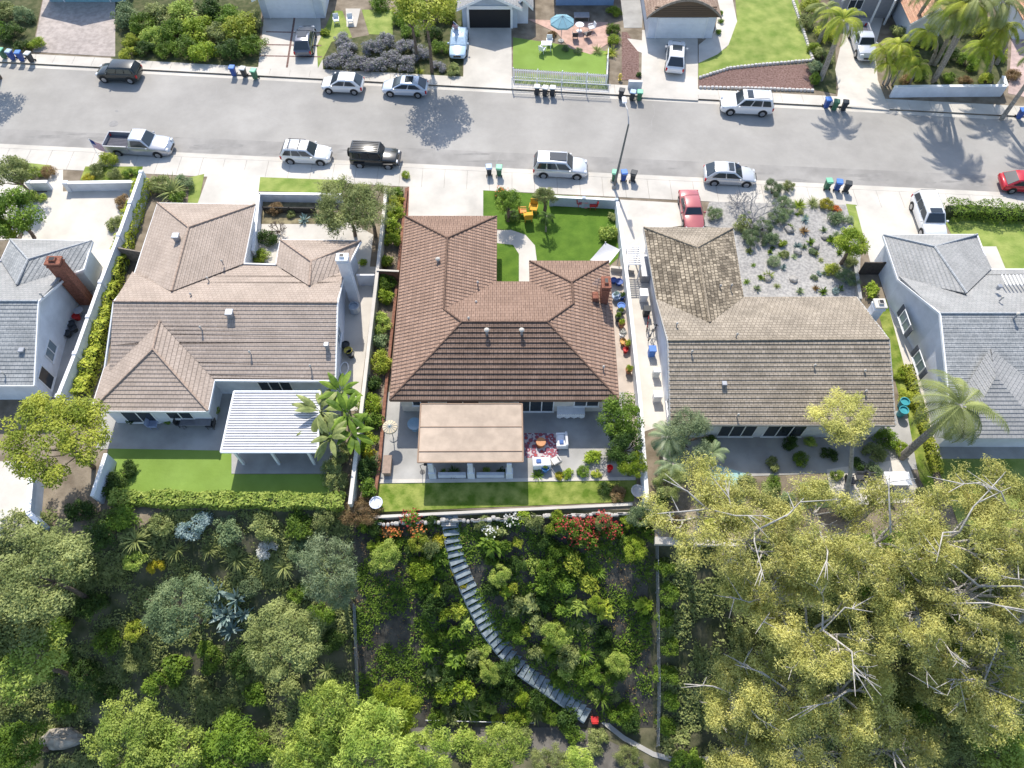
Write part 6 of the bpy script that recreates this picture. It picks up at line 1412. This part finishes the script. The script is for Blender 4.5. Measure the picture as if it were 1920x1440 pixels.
for x, y, r, lf, kd, l in ((20, 60, 1.6, 'dark', 'fine', 'dark tree like bush at the top left corner'), (45, 30, 1.5, 'grey', 'fine', 'grey bush at the top left corner'), (70, 80, 1.0, 'lime', 'fine', 'lime bush left of the top left driveway'), (5, 20, 1.6, 'olive', 'fine', 'olive bush in the very top left corner'), (40, 85, 1.1, 'dark', 'fine', 'dark bush above the top left bins'),
    (826, 90, 1.2, 'green', 'fine', 'green bush left of the covered car'), (812, 60, 1.3, 'dark', 'fine', 'dark bush under the tall yellow green tree'), (745, 40, .9, 'green', 'fine', 'bush right of the small square lawn'), (610, 60, .7, 'lime', 'broad', 'big leaved plant beside the white garage driveway'), (788, 132, .6, 'citrus', 'grass', 'grassy tuft by the pavement below the purple bank'),
    (1152, 20, .9, 'lime', 'fine', 'tall narrow shrub beside the terracotta patio, top'), (1150, 55, 1.0, 'green', 'fine', 'tall narrow shrub beside the terracotta patio, middle'), (1148, 95, 1.0, 'citrus', 'rosette', 'spiky yellow green clump at the corner of the picket fence'), (1120, 92, .9, 'olive', 'rosette', 'spiky reddish olive clump on the terracotta patio edge'), (1035, 65, .7, 'brown', 'fine', 'flowering shrub left on the terracotta patio'), (1085, 95, .6, 'grey', 'fine', 'grey shrub at the lower edge of the terracotta patio'), (1060, 92, .5, 'grey', 'fine', 'low grey shrub left at the lower edge of the terracotta patio'),
    (1350, 25, .5, 'green', 'bush', 'topmost round bush along the curved path'), (1352, 40, .45, 'green', 'bush', 'second round bush along the curved path'), (1347, 60, .45, 'green', 'bush', 'lowest round bush along the curved path'),
    (1530, 125, 1.1, 'silver', 'fine', 'white green shrub at the end of the mulch bed'), (1527, 148, .9, 'green', 'fine', 'green shrub at the lower end of the mulch bed'), (1525, 90, .9, 'lime', 'fine', 'shrub at the right of the bright lawn'), (1512, 40, 1.2, 'olive', 'fine', 'shrub at the top right of the bright lawn'), (1780, 145, .9, 'green', 'fine', 'green shrub behind the white retaining wall, left'), (1810, 150, .8, 'brown', 'fine', 'reddish shrub behind the white retaining wall, middle'), (1850, 148, .9, 'citrus', 'fine', 'yellow green shrub behind the white retaining wall, right'), (1900, 140, 1.0, 'brown', 'fine', 'brownish shrub right of the white retaining wall'), (1700, 150, .8, 'brown', 'fine', 'dry shrub at the left end of the white retaining wall'), (1198, 140, .4, 'dark', 'bush', 'small bush above the small white wall')):
    shrub(x, y, r, lf, l, kd)
palm(1580, 38, 6.8, 2.6, 'citrus', 'single feather palm across the street whose star shaped shadow lies on the road', base=(1538, 150), trr=.2)
for k, (x, y, z, L, b) in enumerate(((1660, 95, 3.2, 1.8, (1655, 158)), (1685, 85, 3.8, 1.9, (1664, 160)), (1705, 105, 3.2, 1.8, (1672, 160)), (1668, 120, 2.4, 1.5, (1660, 162)), (1720, 125, 2.6, 1.6, (1704, 160)))):
    palm(x, y, z, L, 'citrus', '%s stem of the clumping palm left of the white retaining wall' % ORD[k], base=b, trr=.07, group='stems of the clumping palm')
for x, y, z, L, b, lf, l in ((1830, 0, 10, 3.0, (1752, 152), 'olive', 'tall palm with a leaning double trunk across the street'), (1812, 10, 9.5, 2.8, (1748, 154), 'citrus', 'second trunk of the tall leaning palm pair'), (1790, 20, 8.5, 2.8, (1752, 122), 'olive', 'tall palm with a slanted trunk left of the leaning pair'), (1880, 50, 6, 2.4, (1868, 120), 'citrus', 'palm above the right end of the white retaining wall'), (1760, -20, 8, 2.6, (1700, 70), 'olive', 'palm crossing the terracotta roof'), (1880, 5, 8, 2.6, (1840, 100), 'olive', 'palm at the top right near the terracotta roof'), (1850, 90, 4, 2.2, (1850, 140), 'lime', 'low yellow green palm behind the white retaining wall'), (1740, 60, 5, 2.0, (1745, 120), 'citrus', 'palm in front of the terracotta roof'), (1550, 15, 5, 2.2, (1535, 80), 'olive', 'palm beside the dark house at the top'), (1965, 100, 7, 2.6, None, 'olive', 'palm just beyond the right edge across the street')):
    palm(x, y, z, L, lf, l, base=b, trr=.16)
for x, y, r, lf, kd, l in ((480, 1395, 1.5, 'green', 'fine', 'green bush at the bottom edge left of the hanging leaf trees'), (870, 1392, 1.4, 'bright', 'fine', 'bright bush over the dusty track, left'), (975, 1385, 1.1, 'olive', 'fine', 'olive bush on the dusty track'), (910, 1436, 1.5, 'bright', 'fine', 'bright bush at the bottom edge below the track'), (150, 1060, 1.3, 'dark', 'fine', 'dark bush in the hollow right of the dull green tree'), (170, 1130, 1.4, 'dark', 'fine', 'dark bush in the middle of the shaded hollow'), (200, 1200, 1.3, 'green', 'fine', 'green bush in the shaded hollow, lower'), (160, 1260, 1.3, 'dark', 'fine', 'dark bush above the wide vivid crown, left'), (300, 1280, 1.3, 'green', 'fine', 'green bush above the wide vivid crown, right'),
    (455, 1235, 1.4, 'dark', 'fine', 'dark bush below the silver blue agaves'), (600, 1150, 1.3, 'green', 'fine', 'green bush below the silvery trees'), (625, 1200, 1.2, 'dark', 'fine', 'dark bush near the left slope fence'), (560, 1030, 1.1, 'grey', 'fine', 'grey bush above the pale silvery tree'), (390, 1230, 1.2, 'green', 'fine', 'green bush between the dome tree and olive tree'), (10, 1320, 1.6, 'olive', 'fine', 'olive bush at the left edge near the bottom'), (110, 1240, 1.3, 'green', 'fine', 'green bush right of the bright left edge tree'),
    (1740, 75, 1.5, 'olive', 'fine', 'olive bush under the leaning palms, left'), (1775, 100, 1.4, 'dark', 'fine', 'dark bush under the leaning palms, middle'), (1815, 115, 1.4, 'green', 'fine', 'green bush under the leaning palms, right'), (1845, 60, 1.7, 'citrus', 'fine', 'yellow green bush below the palm fronds at the top right'), (1800, 50, 1.6, 'olive', 'fine', 'olive bush behind the leaning palms'), (1722, 138, 1.1, 'green', 'fine', 'green bush right of the clumping palm'), (1550, 60, 1.5, 'citrus', 'fine', 'yellow green bush right of the bright lawn'), (1545, 105, 1.2, 'olive', 'fine', 'olive bush at the trunk of the single feather palm'), (1520, 10, 1.6, 'citrus', 'fine', 'yellow green bush at the top edge right of the lawn'), (1870, 95, 1.4, 'citrus', 'fine', 'yellow green bush near the right palm trunk'),
    (1690, 60, 1.2, 'olive', 'fine', 'olive bush by the terracotta roof'), (1150, 75, .9, 'lime', 'fine', 'tall narrow shrub beside the terracotta patio, lowest'), (850, 130, 1.0, 'olive', 'fine', 'olive bush below the covered car'), (770, 60, 1.3, 'green', 'fine', 'green bush above the purple bank'), (830, 30, 1.6, 'citrus', 'fine', 'yellow green bush beside the gabled garage'), (710, 8, 1.4, 'green', 'fine', 'green bush behind the small square lawn')):
    shrub(x, y, r, lf, l, kd)
# ------------------------------------------------------------------ central patio
def patio_cover():
    E1 = 2.55; A = P(789, 757, 2.75); B = P(979, 757, 2.75); C_ = P(981, 866, E1); D_ = P(783, 867, E1)
    t = thing('patio_cover', (A+C_)/2-Vector((0, 0, 2.5)), 'tan sheet roofed patio cover on white pillars behind the central house', 'patio cover')
    for i in range(3):
        f0, f1 = (0, .405, .82)[i], (.405, .82, 1)[i]; q = [A.lerp(D_, f0), B.lerp(C_, f0), B.lerp(C_, f1), A.lerp(D_, f1)]
        dz = Vector((0, 0, -.012*i)); q = [v+dz for v in q]; mb = MB(); mb.add(q+[v-Vector((0, 0, .1)) for v in q], [(3, 2, 1, 0), (4, 5, 6, 7), (0, 1, 5, 4), (1, 2, 6, 5), (2, 3, 7, 6), (3, 0, 4, 7)]); ob('roof_panel', mb, TAN, t, world=True)
    mb = MB(); 
    for f in (.405, .82): a, b = A.lerp(D_, f), B.lerp(C_, f); mb.tube([a+Vector((0, 0, .015)), b+Vector((0, 0, .015))], .025, 5)
    mb.tube([A, B], .05, 6); mb.tube([D_, C_], .06, 6); mb.tube([A, D_], .05, 6); mb.tube([B, C_], .05, 6); ob('trim', mb, mat('tan_trim', (.33, .22, .15), .7, .05), t, world=True)
    for x in (812, 884, 955):
        p = P(x, 892, .16); mb = MB(); mb.rbox(p.x, p.y, .16, .5, .5, .9, .03); o = ob('pillar_base', mb, WHITEW, t, world=True)
        mb = MB(); mb.rbox(p.x, p.y, 1.06, .34, .34, 1.4, .02); ob('pillar', mb, WHITEW, t, world=True)
    for x, y in ((800, 792), (968, 792)): p = P(x, y, .16); ob('post', MB().box(p.x-.07, p.x+.07, p.y-.07, p.y+.07, .16, 2.6), WHITEP, t, world=True)
    for x0, x1 in ((822, 874), (894, 946)): a, b = P(x0, 893, .16), P(x1, 893, .16); ob('planter_wall', MB().box(a.x, b.x, a.y-.12, a.y+.12, .16, .6), WHITEW, t, world=True)
patio_cover()
parasol(731, 800, .16, .52, 2.0, FAB_T, 'small tan round parasol at the left end of the central patio', 14, rise=.12)
table(779, 803, .16, .5, mat('blue_glass', (.3, .42, .5), .15, .05), 'round glass table partly under the tan patio cover')
mb = MB(); p = P(769, 758, .16); mb.rbox(p.x, p.y, .16, 1.1, .6, .9, .05); ob('grill_cart', mb, mat('pale_blue_metal', (.4, .47, .55), .4, .05, metal=.3), label='pale blue grey grill cart under the eave of the central house', cat='grill')
mb = MB(); p = P(728, 877, .16); mb.rbox(p.x, p.y, .16, .5, 1.3, .55, .03); mb.rbox(p.x, p.y, .71, .58, 1.38, .06, .02); ob('storage_bench', mb, mat('brown_bench', (.3, .22, .17), .8, .1, 4), label='brown storage bench at the left edge of the patio', cat='bench')
mb = MB(); p = P(792, 885, .16)
mb.tube([p, p+Vector((-.05, 0, 1.1))], .02, 5); mb.tube([p+Vector((-.05, 0, 1.1)), p+Vector((.35, .1, 1.2))], .02, 5); mb.rbox(p.x+.35, p.y+.1, 1.2, .3, .2, .1, .02); mb.lathe(p, [(.18, 0), (.18, .03)], 10); ob('plant_hook', mb, DMETAL, label='dark metal plant hook left of the patio cover pillars', cat='hook')
def rug():
    a, b, c, d = P(983, 812, .17), P(1044, 812, .17), P(1048, 858, .17), P(984, 858, .17); t = thing('patterned_rug', a, 'red and white patterned rug on the central patio', 'rug')
    t.location = (0, 0, 0); m = mat('rug_pattern', (.3, .05, .06), .95, .2, 3); n = m.node_tree.nodes; l = m.node_tree.links; v = n.new('ShaderNodeTexVoronoi'); v.inputs['Scale'].default_value = 3.2; ge = n.new('ShaderNodeNewGeometry'); l.new(ge.outputs['Position'], v.inputs['Vector'])
    rp = n.new('ShaderNodeValToRGB'); rp.color_ramp.interpolation = 'CONSTANT'; e = rp.color_ramp.elements; e[0].color = (.5, .04, .04, 1); e[1].position = .12; e[1].color = (.55, .5, .5, 1)
    for p_, c_ in ((.2, (.16, .09, .15, 1)), (.34, (.4, .07, .06, 1)), (.46, (.2, .12, .17, 1)), (.6, (.5, .45, .45, 1))): q = e.new(p_); q.color = c_
    l.new(v.outputs['Distance'], rp.inputs[0]); l.new(rp.outputs[0], n['Principled BSDF'].inputs['Base Color'])
    mb = MB(); mb.slab([a, b, c, d], .16, .172); ob('pile', mb, m, t, world=True)
rug()
def sofa(px, py, W_, D_, rz, label, name='sofa'):
    t = thing(name, P(px, py, .17), label, 'sofa', None, rz); mb = MB(); mb.rbox(0, 0, .1, W_, D_, .22, .03); ob('base', mb, FAB_W, t)
    n = max(1, round(W_/.75)); 
    for i in range(n): mb = MB(); mb.rbox(-W_/2+.1+(W_-.2)*(i+.5)/n, -.06, .33, (W_-.22)/n, D_-.25, .13, .05); ob('cushion', mb, FAB_W, t)
    mb = MB(); mb.rbox(0, D_/2-.08, .32, W_, .16, .42, .04); ob('backrest', mb, FAB_W, t)
    for s in (-1, 1): mb = MB(); mb.rbox(s*(W_/2-.06), 0, .32, .12, D_, .25, .03); ob('armrest', mb, FAB_W, t)
    mb = MB(); mb.rbox(.2, -.05, .47, .35, .3, .1, .04); ob('pillow', mb, mat('blue_cushion', (.08, .15, .35), .8, .1), t)
sofa(1015, 871, 1.25, .85, R(183), 'white two seat sofa with a blue cushion at the lower edge of the patio'); sofa(1053, 830, 1.1, .8, R(-88), 'white lounge seat at the right end of the patterned rug')
t = table(1014, 833, .175, .35, mat('orange_wood', (.5, .22, .09), .5, .1, 5), 'small orange wooden table standing on the patterned rug', h=.42)
chair(1041, 868, .16, R(120), mat('wire', (.3, .3, .3), .5, 0, metal=.5), 'wire chair right of the white sofa')
t = table(1070, 766, .16, 1, FAB_W, 'long table under a white cloth beneath the eave of the central house', rect=(1.9, .85))
mb = MB(); p = P(1070, 766, .9); r_ = random.Random(3); mb.rbox(p.x, p.y, .915, 2.0, .95, .02, .008)
for k in range(24): x = p.x-1+2*k/24; mb.poly([Vector((x, p.y-.475-.03*(k % 2), .915)), Vector((x+2/24, p.y-.475-.03*((k+1) % 2), .915)), Vector((x+2/24, p.y-.5-.03*((k+1) % 2), .45-.1*math.sin(k))), Vector((x, p.y-.5-.03*(k % 2), .45-.1*math.sin(k-1)))])
tag(ob('tablecloth', mb, FAB_W), 'white cloth with pale blue shade draped over the long patio table', 'tablecloth')
pot(1027, 763, .16, .22, .45, BK, 'dark pot with a dark plant left of the long patio table', lf='dark', rr=.5); pot(1074, 758, .93, .08, .14, TERRA, 'small pot with a lime plant on the long patio table', lf='lime', rr=.14)
pot(1112, 758, .16, .18, .5, BK, 'black planter under the eave right of the long patio table', plant=False); pot(1022, 882, .16, .26, .5, mat('blue_glaze', (.05, .2, .45), .3, .2, 6), 'round blue glazed pot behind the white sofa', lf='green', rr=.2)
pot(1142, 883, .2, .2, .62, mat('red_glaze', (.55, .02, .02), .25, .05), 'tall glossy red jar at the patio edge', plant=False)
pot(1194, 925, .16, .42, .5, mat('white_glaze', (.6, .55, .52), .6, .1), 'large whitish pot at the right end of the back lawn', plant=False); pot(707, 947, .16, .42, .5, mat('white_blue_glaze', (.55, .58, .66), .6, .1), 'large white pot with a dark rim at the left end of the back lawn', plant=False)
for k, (x, y, r, m, lf) in enumerate(((1160, 533, .3, BB, None), (1155, 560, .35, LB, 'blue'), (1166, 560, .25, BB, 'dark'), (1164, 578, .3, LBL, None), (1162, 590, .3, BK, 'green'), (1158, 600, .25, BK, 'green'), (1165, 612, .25, TERRA, 'lime'), (1166, 632, .25, FAB_W, 'white'), (1168, 645, .25, mat('orange_glaze', (.6, .3, .06), .5, .05), None), (1175, 650, .25, TERRA, 'lime'), (1172, 660, .2, FAB_R, None), (1178, 698, .25, TERRA, 'lime'), (1150, 530, .25, BB, None))):
    pot(x, y, .16, r, .4, m, '%s pot from the top along the right side path of the central house' % ORD[k], lf=lf or 'green', plant=lf is not None, group='pots along the right side path', rr=.35)
# front garden furniture and sail shade
mb = MB(); q = [P(1135, 455, 2.6), P(1163, 468, 2.2), P(1142, 494, 2.4), P(1106, 488, 2.5)]
ctr = sum(q, Vector())/4-Vector((0, 0, .1)); N = 8; g = []
for j in range(N+1):
    for i in range(N+1):
        u, v = i/N, j/N; p = q[0].lerp(q[1], u).lerp(q[3].lerp(q[2], u), v); s = 16*u*(1-u)*v*(1-v); p.z -= .12*s; g.append(p)
mb.v = g; mb.f = [(j*(N+1)+i, j*(N+1)+i+1, (j+1)*(N+1)+i+1, (j+1)*(N+1)+i) for j in range(N) for i in range(N)]
t = thing('sail_shade', Vector((q[1].x, q[1].y, .15)), 'off white square sail shade beside the front corner of the central house', 'sail shade'); ob('sail', mb, mat('sail_cloth', (.62, .6, .58), .8, .04), t, world=True)
for v in q[:2]: ob('post', MB().tube([Vector((v.x, v.y, .1)), v+Vector((0, 0, .1))], .04, 8), GALV, t, world=True)
chair(1000, 397, .15, R(-100), FAB_Y, 'yellow armchair on the front lawn, upper right of the group', s=1.2); chair(990, 412, .15, R(95), FAB_Y, 'yellow armchair on the front lawn, lower of the group', s=1.25); chair(981, 402, .15, R(0), mat('orange_paint', (.6, .25, .05), .6, .05), 'small orange chair left in the yellow chair group')
table(1098, 386, .15, .3, mat('pink_top', (.7, .3, .3), .6, .05), 'small round pinkish table by the front wall of the lawn', h=.6); chair(1111, 390, .15, R(180), FAB_R, 'red chair right of the pinkish table'); chair(1089, 385, .15, R(0), FAB_R, 'red chair left of the pinkish table'); pot(1076, 383, .15, .25, .4, TERRA, 'pot with a yellow green plant left of the red chairs', lf='citrus', rr=.4)
# across the street garden furniture
parasol(1054, 40, .15, 1.25, 2.3, FAB_B, 'blue grey octagonal parasol in the garden across the street', 8, rise=.55)
table(1086, 58, .15, .45, FAB_W, 'round white table on the terracotta patio across the street')
for x, y, a, l in ((1078, 72, 90, 'lower left chair at the round white table across the street'), (1108, 58, 200, 'white chair right of the round white table across the street'), (1100, 70, 120, 'dark chair below the round white table across the street')): chair(x, y, .15, R(a), WHITEP if 'white chair' in l else DMETAL, l)
table(1024, 93, .15, .6, WHITEP, 'small white garden table on the lawn across the street', rect=(1.0, .7)); chair(1030, 84, .15, R(-90), WHITEP, 'white chair above the small white garden table'); chair(1017, 98, .15, R(60), WHITEP, 'white chair left below the small white garden table')
t = table(1090, 36, .15, 1, GALV, 'low dark glass garden table right of the blue grey parasol', h=.5, rect=(1.6, .9))
chair(632, 44, .15, R(-80), WHITEP, 'white slatted chair on the small lawn across the street, left'); chair(658, 44, .15, R(-80), WHITEP, 'white slatted chair on the path across the street, right')
# ------------------------------------------------------------------ neighbours' things
def louvre_cover():
    A, B, C_, D_ = P(439, 734, 2.6), P(600, 734, 2.6), P(596, 848, 2.5), P(414, 848, 2.5); t = thing('patio_cover', (A+C_)/2-Vector((0, 0, 2.4)), 'white ribbed patio cover behind the pinkish brown house', 'patio cover')
    n = 24; mb = MB()
    for i in range(n):
        f0, f1 = i/n, (i+.72)/n; q = [A.lerp(D_, f0), B.lerp(C_, f0), B.lerp(C_, f1), A.lerp(D_, f1)]; q[2] = q[2]+Vector((0, 0, .03)); q[3] = q[3]+Vector((0, 0, .03)); mb.add(q+[v-Vector((0, 0, .05)) for v in q], [(3, 2, 1, 0), (4, 5, 6, 7), (0, 1, 5, 4), (1, 2, 6, 5), (2, 3, 7, 6), (3, 0, 4, 7)])
    mb.poly([v-Vector((0, 0, .06)) for v in (A, D_, C_, B)]); ob('roof_panel', mb, mat('white_ribbed_sheet', (.5, .5, .52), .6, .06, 2), t, world=True)
    mb = MB(); mb.tube([D_, C_], .08, 6); mb.tube([A, B], .08, 6); mb.tube([A, D_], .08, 6); mb.tube([B, C_], .08, 6); ob('trim', mb, WHITEP, t, world=True)
    for f in (.12, .5, .88): 
        p = D_.lerp(C_, f); ob('post', MB().box(p.x-.08, p.x+.08, p.y+.1, p.y+.26, .15, 2.42), WHITEP, t, world=True)
louvre_cover()
chair(292, 800, .15, R(0), mat('blue_plastic_chair', (.3, .35, .5), .5, .05), 'bluish chair under the hipped wing eave on the left patio'); t = table(375, 795, .15, 1, mat('dark_table', (.18, .18, .2), .5, .1), 'long dark table on the shaded left patio', rect=(2.2, 1.0)); chair(345, 797, .15, R(0), DMETAL, 'dark chair left of the long dark table'); chair(352, 780, .15, R(-90), DMETAL, 'dark chair above the long dark table'); chair(398, 800, .15, R(180), DMETAL, 'dark chair right of the long dark table')
table(1675, 905, .15, 1, WHITEP, 'white table on the paved terrace of the shake house', rect=(1.7, 1.0))
for x, y, a, l in ((1590, 905, 0, 'dark chair leftmost on the paved terrace'), (1608, 898, 180, 'dark chair second on the paved terrace'), (1632, 900, 0, 'dark chair left of the white terrace table'), (1660, 925, 90, 'dark chair below the white terrace table')): chair(x, y, .15, R(a), DMETAL, l)
for x, y, l in ((1262, 600, 0), ): pass
for k, (x, y, m) in enumerate(((655, 663, mat('yellow_tarp', (.45, .38, .08), .7, .1)), (650, 652, BK), (659, 668, BK))): pot(x, y, .15, .3, .5, m, ('yellow tub', 'upper black tub', 'lower black tub')[k]+' by the side wall of the pinkish brown house', plant=False)
mb = MB(); p = P(646, 692, .16); m0 = MB()
for k in range(24): a, b = k*2*math.pi/24, (k+1)*2*math.pi/24; m0.tube([p+Vector((.3*math.cos(a), .55*math.sin(a), .1)), p+Vector((.3*math.cos(b), .55*math.sin(b), .1))], .05, 5)
ob('coiled_hose', m0, WHITEP, label='pale coiled hose on the side path of the pinkish brown house', cat='hose')
mb = MB(); mb.lathe(P(666, 583, .15), [(.42, 0), (.42, .7), (.36, .72), (.36, .5), (.02, .5)], 8); ob('air_conditioner', mb, mat('ac_metal', (.4, .44, .48), .5, .1, 5), label='round topped air conditioner below the white chimney at the left', cat='air conditioner')
for k, (x, y, m) in enumerate(((147, 598, FAB_R), (138, 612, BK), (142, 620, BK), (130, 630, BK))): pot(x, y, .15, .28, .45, m, ('red tub', 'black tub', 'second black tub', 'third black tub')[k]+' in the side passage of the far left grey house', plant=False)
table(155, 592, .15, .35, GALV, 'small round table in the far left side passage'); 
pot(176, 500, .15, .35, .5, LW, 'white tub at the courtyard corner by the far left house', plant=False); chair(168, 500, .15, R(-60), DMETAL, 'dark chair in the courtyard corner by the far left house')
def lattice(label, x0, y0, x1, y1, n):
    a, b = P(x0, y0, 2.2), P(x1, y1, 2.2); mb = MB()
    for i in range(n): y = a.y+(b.y-a.y)*i/(n-1); mb.box(a.x, b.x, y-.04, y+.04, 2.15, 2.22)
    for x in (a.x, (a.x+b.x)/2, b.x): mb.box(x-.04, x+.04, min(a.y, b.y), max(a.y, b.y), 2.05, 2.14)
    t = thing('pergola', (a.x, a.y, .15), label, 'pergola'); ob('rafters', mb, WHITEP, t, world=True)
    for x in (a.x, b.x):
        for y in (a.y, b.y): ob('post', MB().box(x-.05, x+.05, y-.05, y+.05, .15, 2.05), WHITEP, t, world=True)
lattice('slatted white pergola over the side path left of the shake house', 1176, 462, 1202, 495, 9)
for k, (x, y, w__, d, m, l) in enumerate(((1208, 505, .7, 2.2, GALV, 'long grey storage box beside the shake house'), (1206, 555, .6, .7, WHITEP, 'white box beside the shake house'), (1222, 660, .5, .5, LBL, 'blue topped box beside the shake house'), (1232, 745, .6, .5, WHITEP, 'white crate at the lower side of the shake house'), (1230, 700, .5, .4, LW, 'grey crate beside the shake house'), (1212, 585, .5, .5, BK, 'black crate beside the shake house'))):
    p = P(x, y, .5); mb = MB(); mb.rbox(p.x, p.y, .15, w__, d, .8, .04); mb.rbox(p.x, p.y, .95, w__+.06, d+.06, .06, .02); ob('storage_box', mb, m, label=l, cat='box')
def bike(px, py, label, rz, m):
    t = thing('bicycle', P(px, py, .15), label, 'bicycle', None, rz)
    for x in (-.5, .5):
        mb = MB(); 
        for k in range(16): a, b = k*math.pi/8, (k+1)*math.pi/8; mb.tube([(x+.32*math.cos(a), 0, .34+.32*math.sin(a)), (x+.32*math.cos(b), 0, .34+.32*math.sin(b))], .025, 5)
        ob('wheel', mb, TYRE, t)
    mb = MB()
    for a, b in (((-.5, 0, .34), (-.15, 0, .8)), ((-.15, 0, .8), (.35, 0, .78)), ((-.5, 0, .34), (-.05, 0, .35)), ((-.05, 0, .35), (.35, 0, .78)), ((.35, 0, .9), (.5, 0, .34)), ((-.2, 0, .9), (-.05, 0, .35))): mb.tube([a, b], .022, 6)
    ob('frame', mb, m, t); ob('saddle', MB().box(-.32, -.08, -.06, .06, .88, .94), BLACK, t); ob('handlebar', MB().tube([(.35, -.25, .95), (.32, 0, .93), (.35, .25, .95)], .02, 6), BLACK, t)
bike(1213, 610, 'bicycle leaning beside the shake house, upper of two', R(80), FAB_R); bike(1222, 628, 'bicycle beside the shake house, lower of two', R(60), GALV)
for k, (x, y) in enumerate(((1688, 762), (1686, 778))): pot(x, y, .15, .32, .8, mat('teal_plastic', (.05, .3, .35), .4, .1), ('upper', 'lower')[k]+' teal barrel between the shake house and the grass strip', plant=False)
# red chair and wheel at the foot of the steps
chair(1114, 1350, PG(1114, 1350).z, R(90), FAB_R, 'red chair at the foot of the curved steps', s=.75); 
o = [x for x in sc.objects if x.get('label') == 'red chair at the foot of the curved steps'][0]; o.location = PG(1114, 1350)
o = pot(1091, 1340, .0, .2, .25, CREAM, 'pale round pot at the foot of the curved steps', plant=False)
o = [x for x in sc.objects if x.get('label') == 'pale round pot at the foot of the curved steps'][0]; o.location = PG(1091, 1340)
# trees standing beyond the frame that still throw shade into it
T(2010, 60, 6, 3.2, 'olive', 'tree just outside the frame at the top right', 'crown'); T(-60, 60, 5, 3, 'green', 'tree just outside the frame at the top left', 'crown')
for o in sc.objects:
    if o.type == 'EMPTY': o.hide_render = False
for o in sc.objects:
    if o.get('label') and len(o['label'].split()) > 16: print('LONG', o['label'])
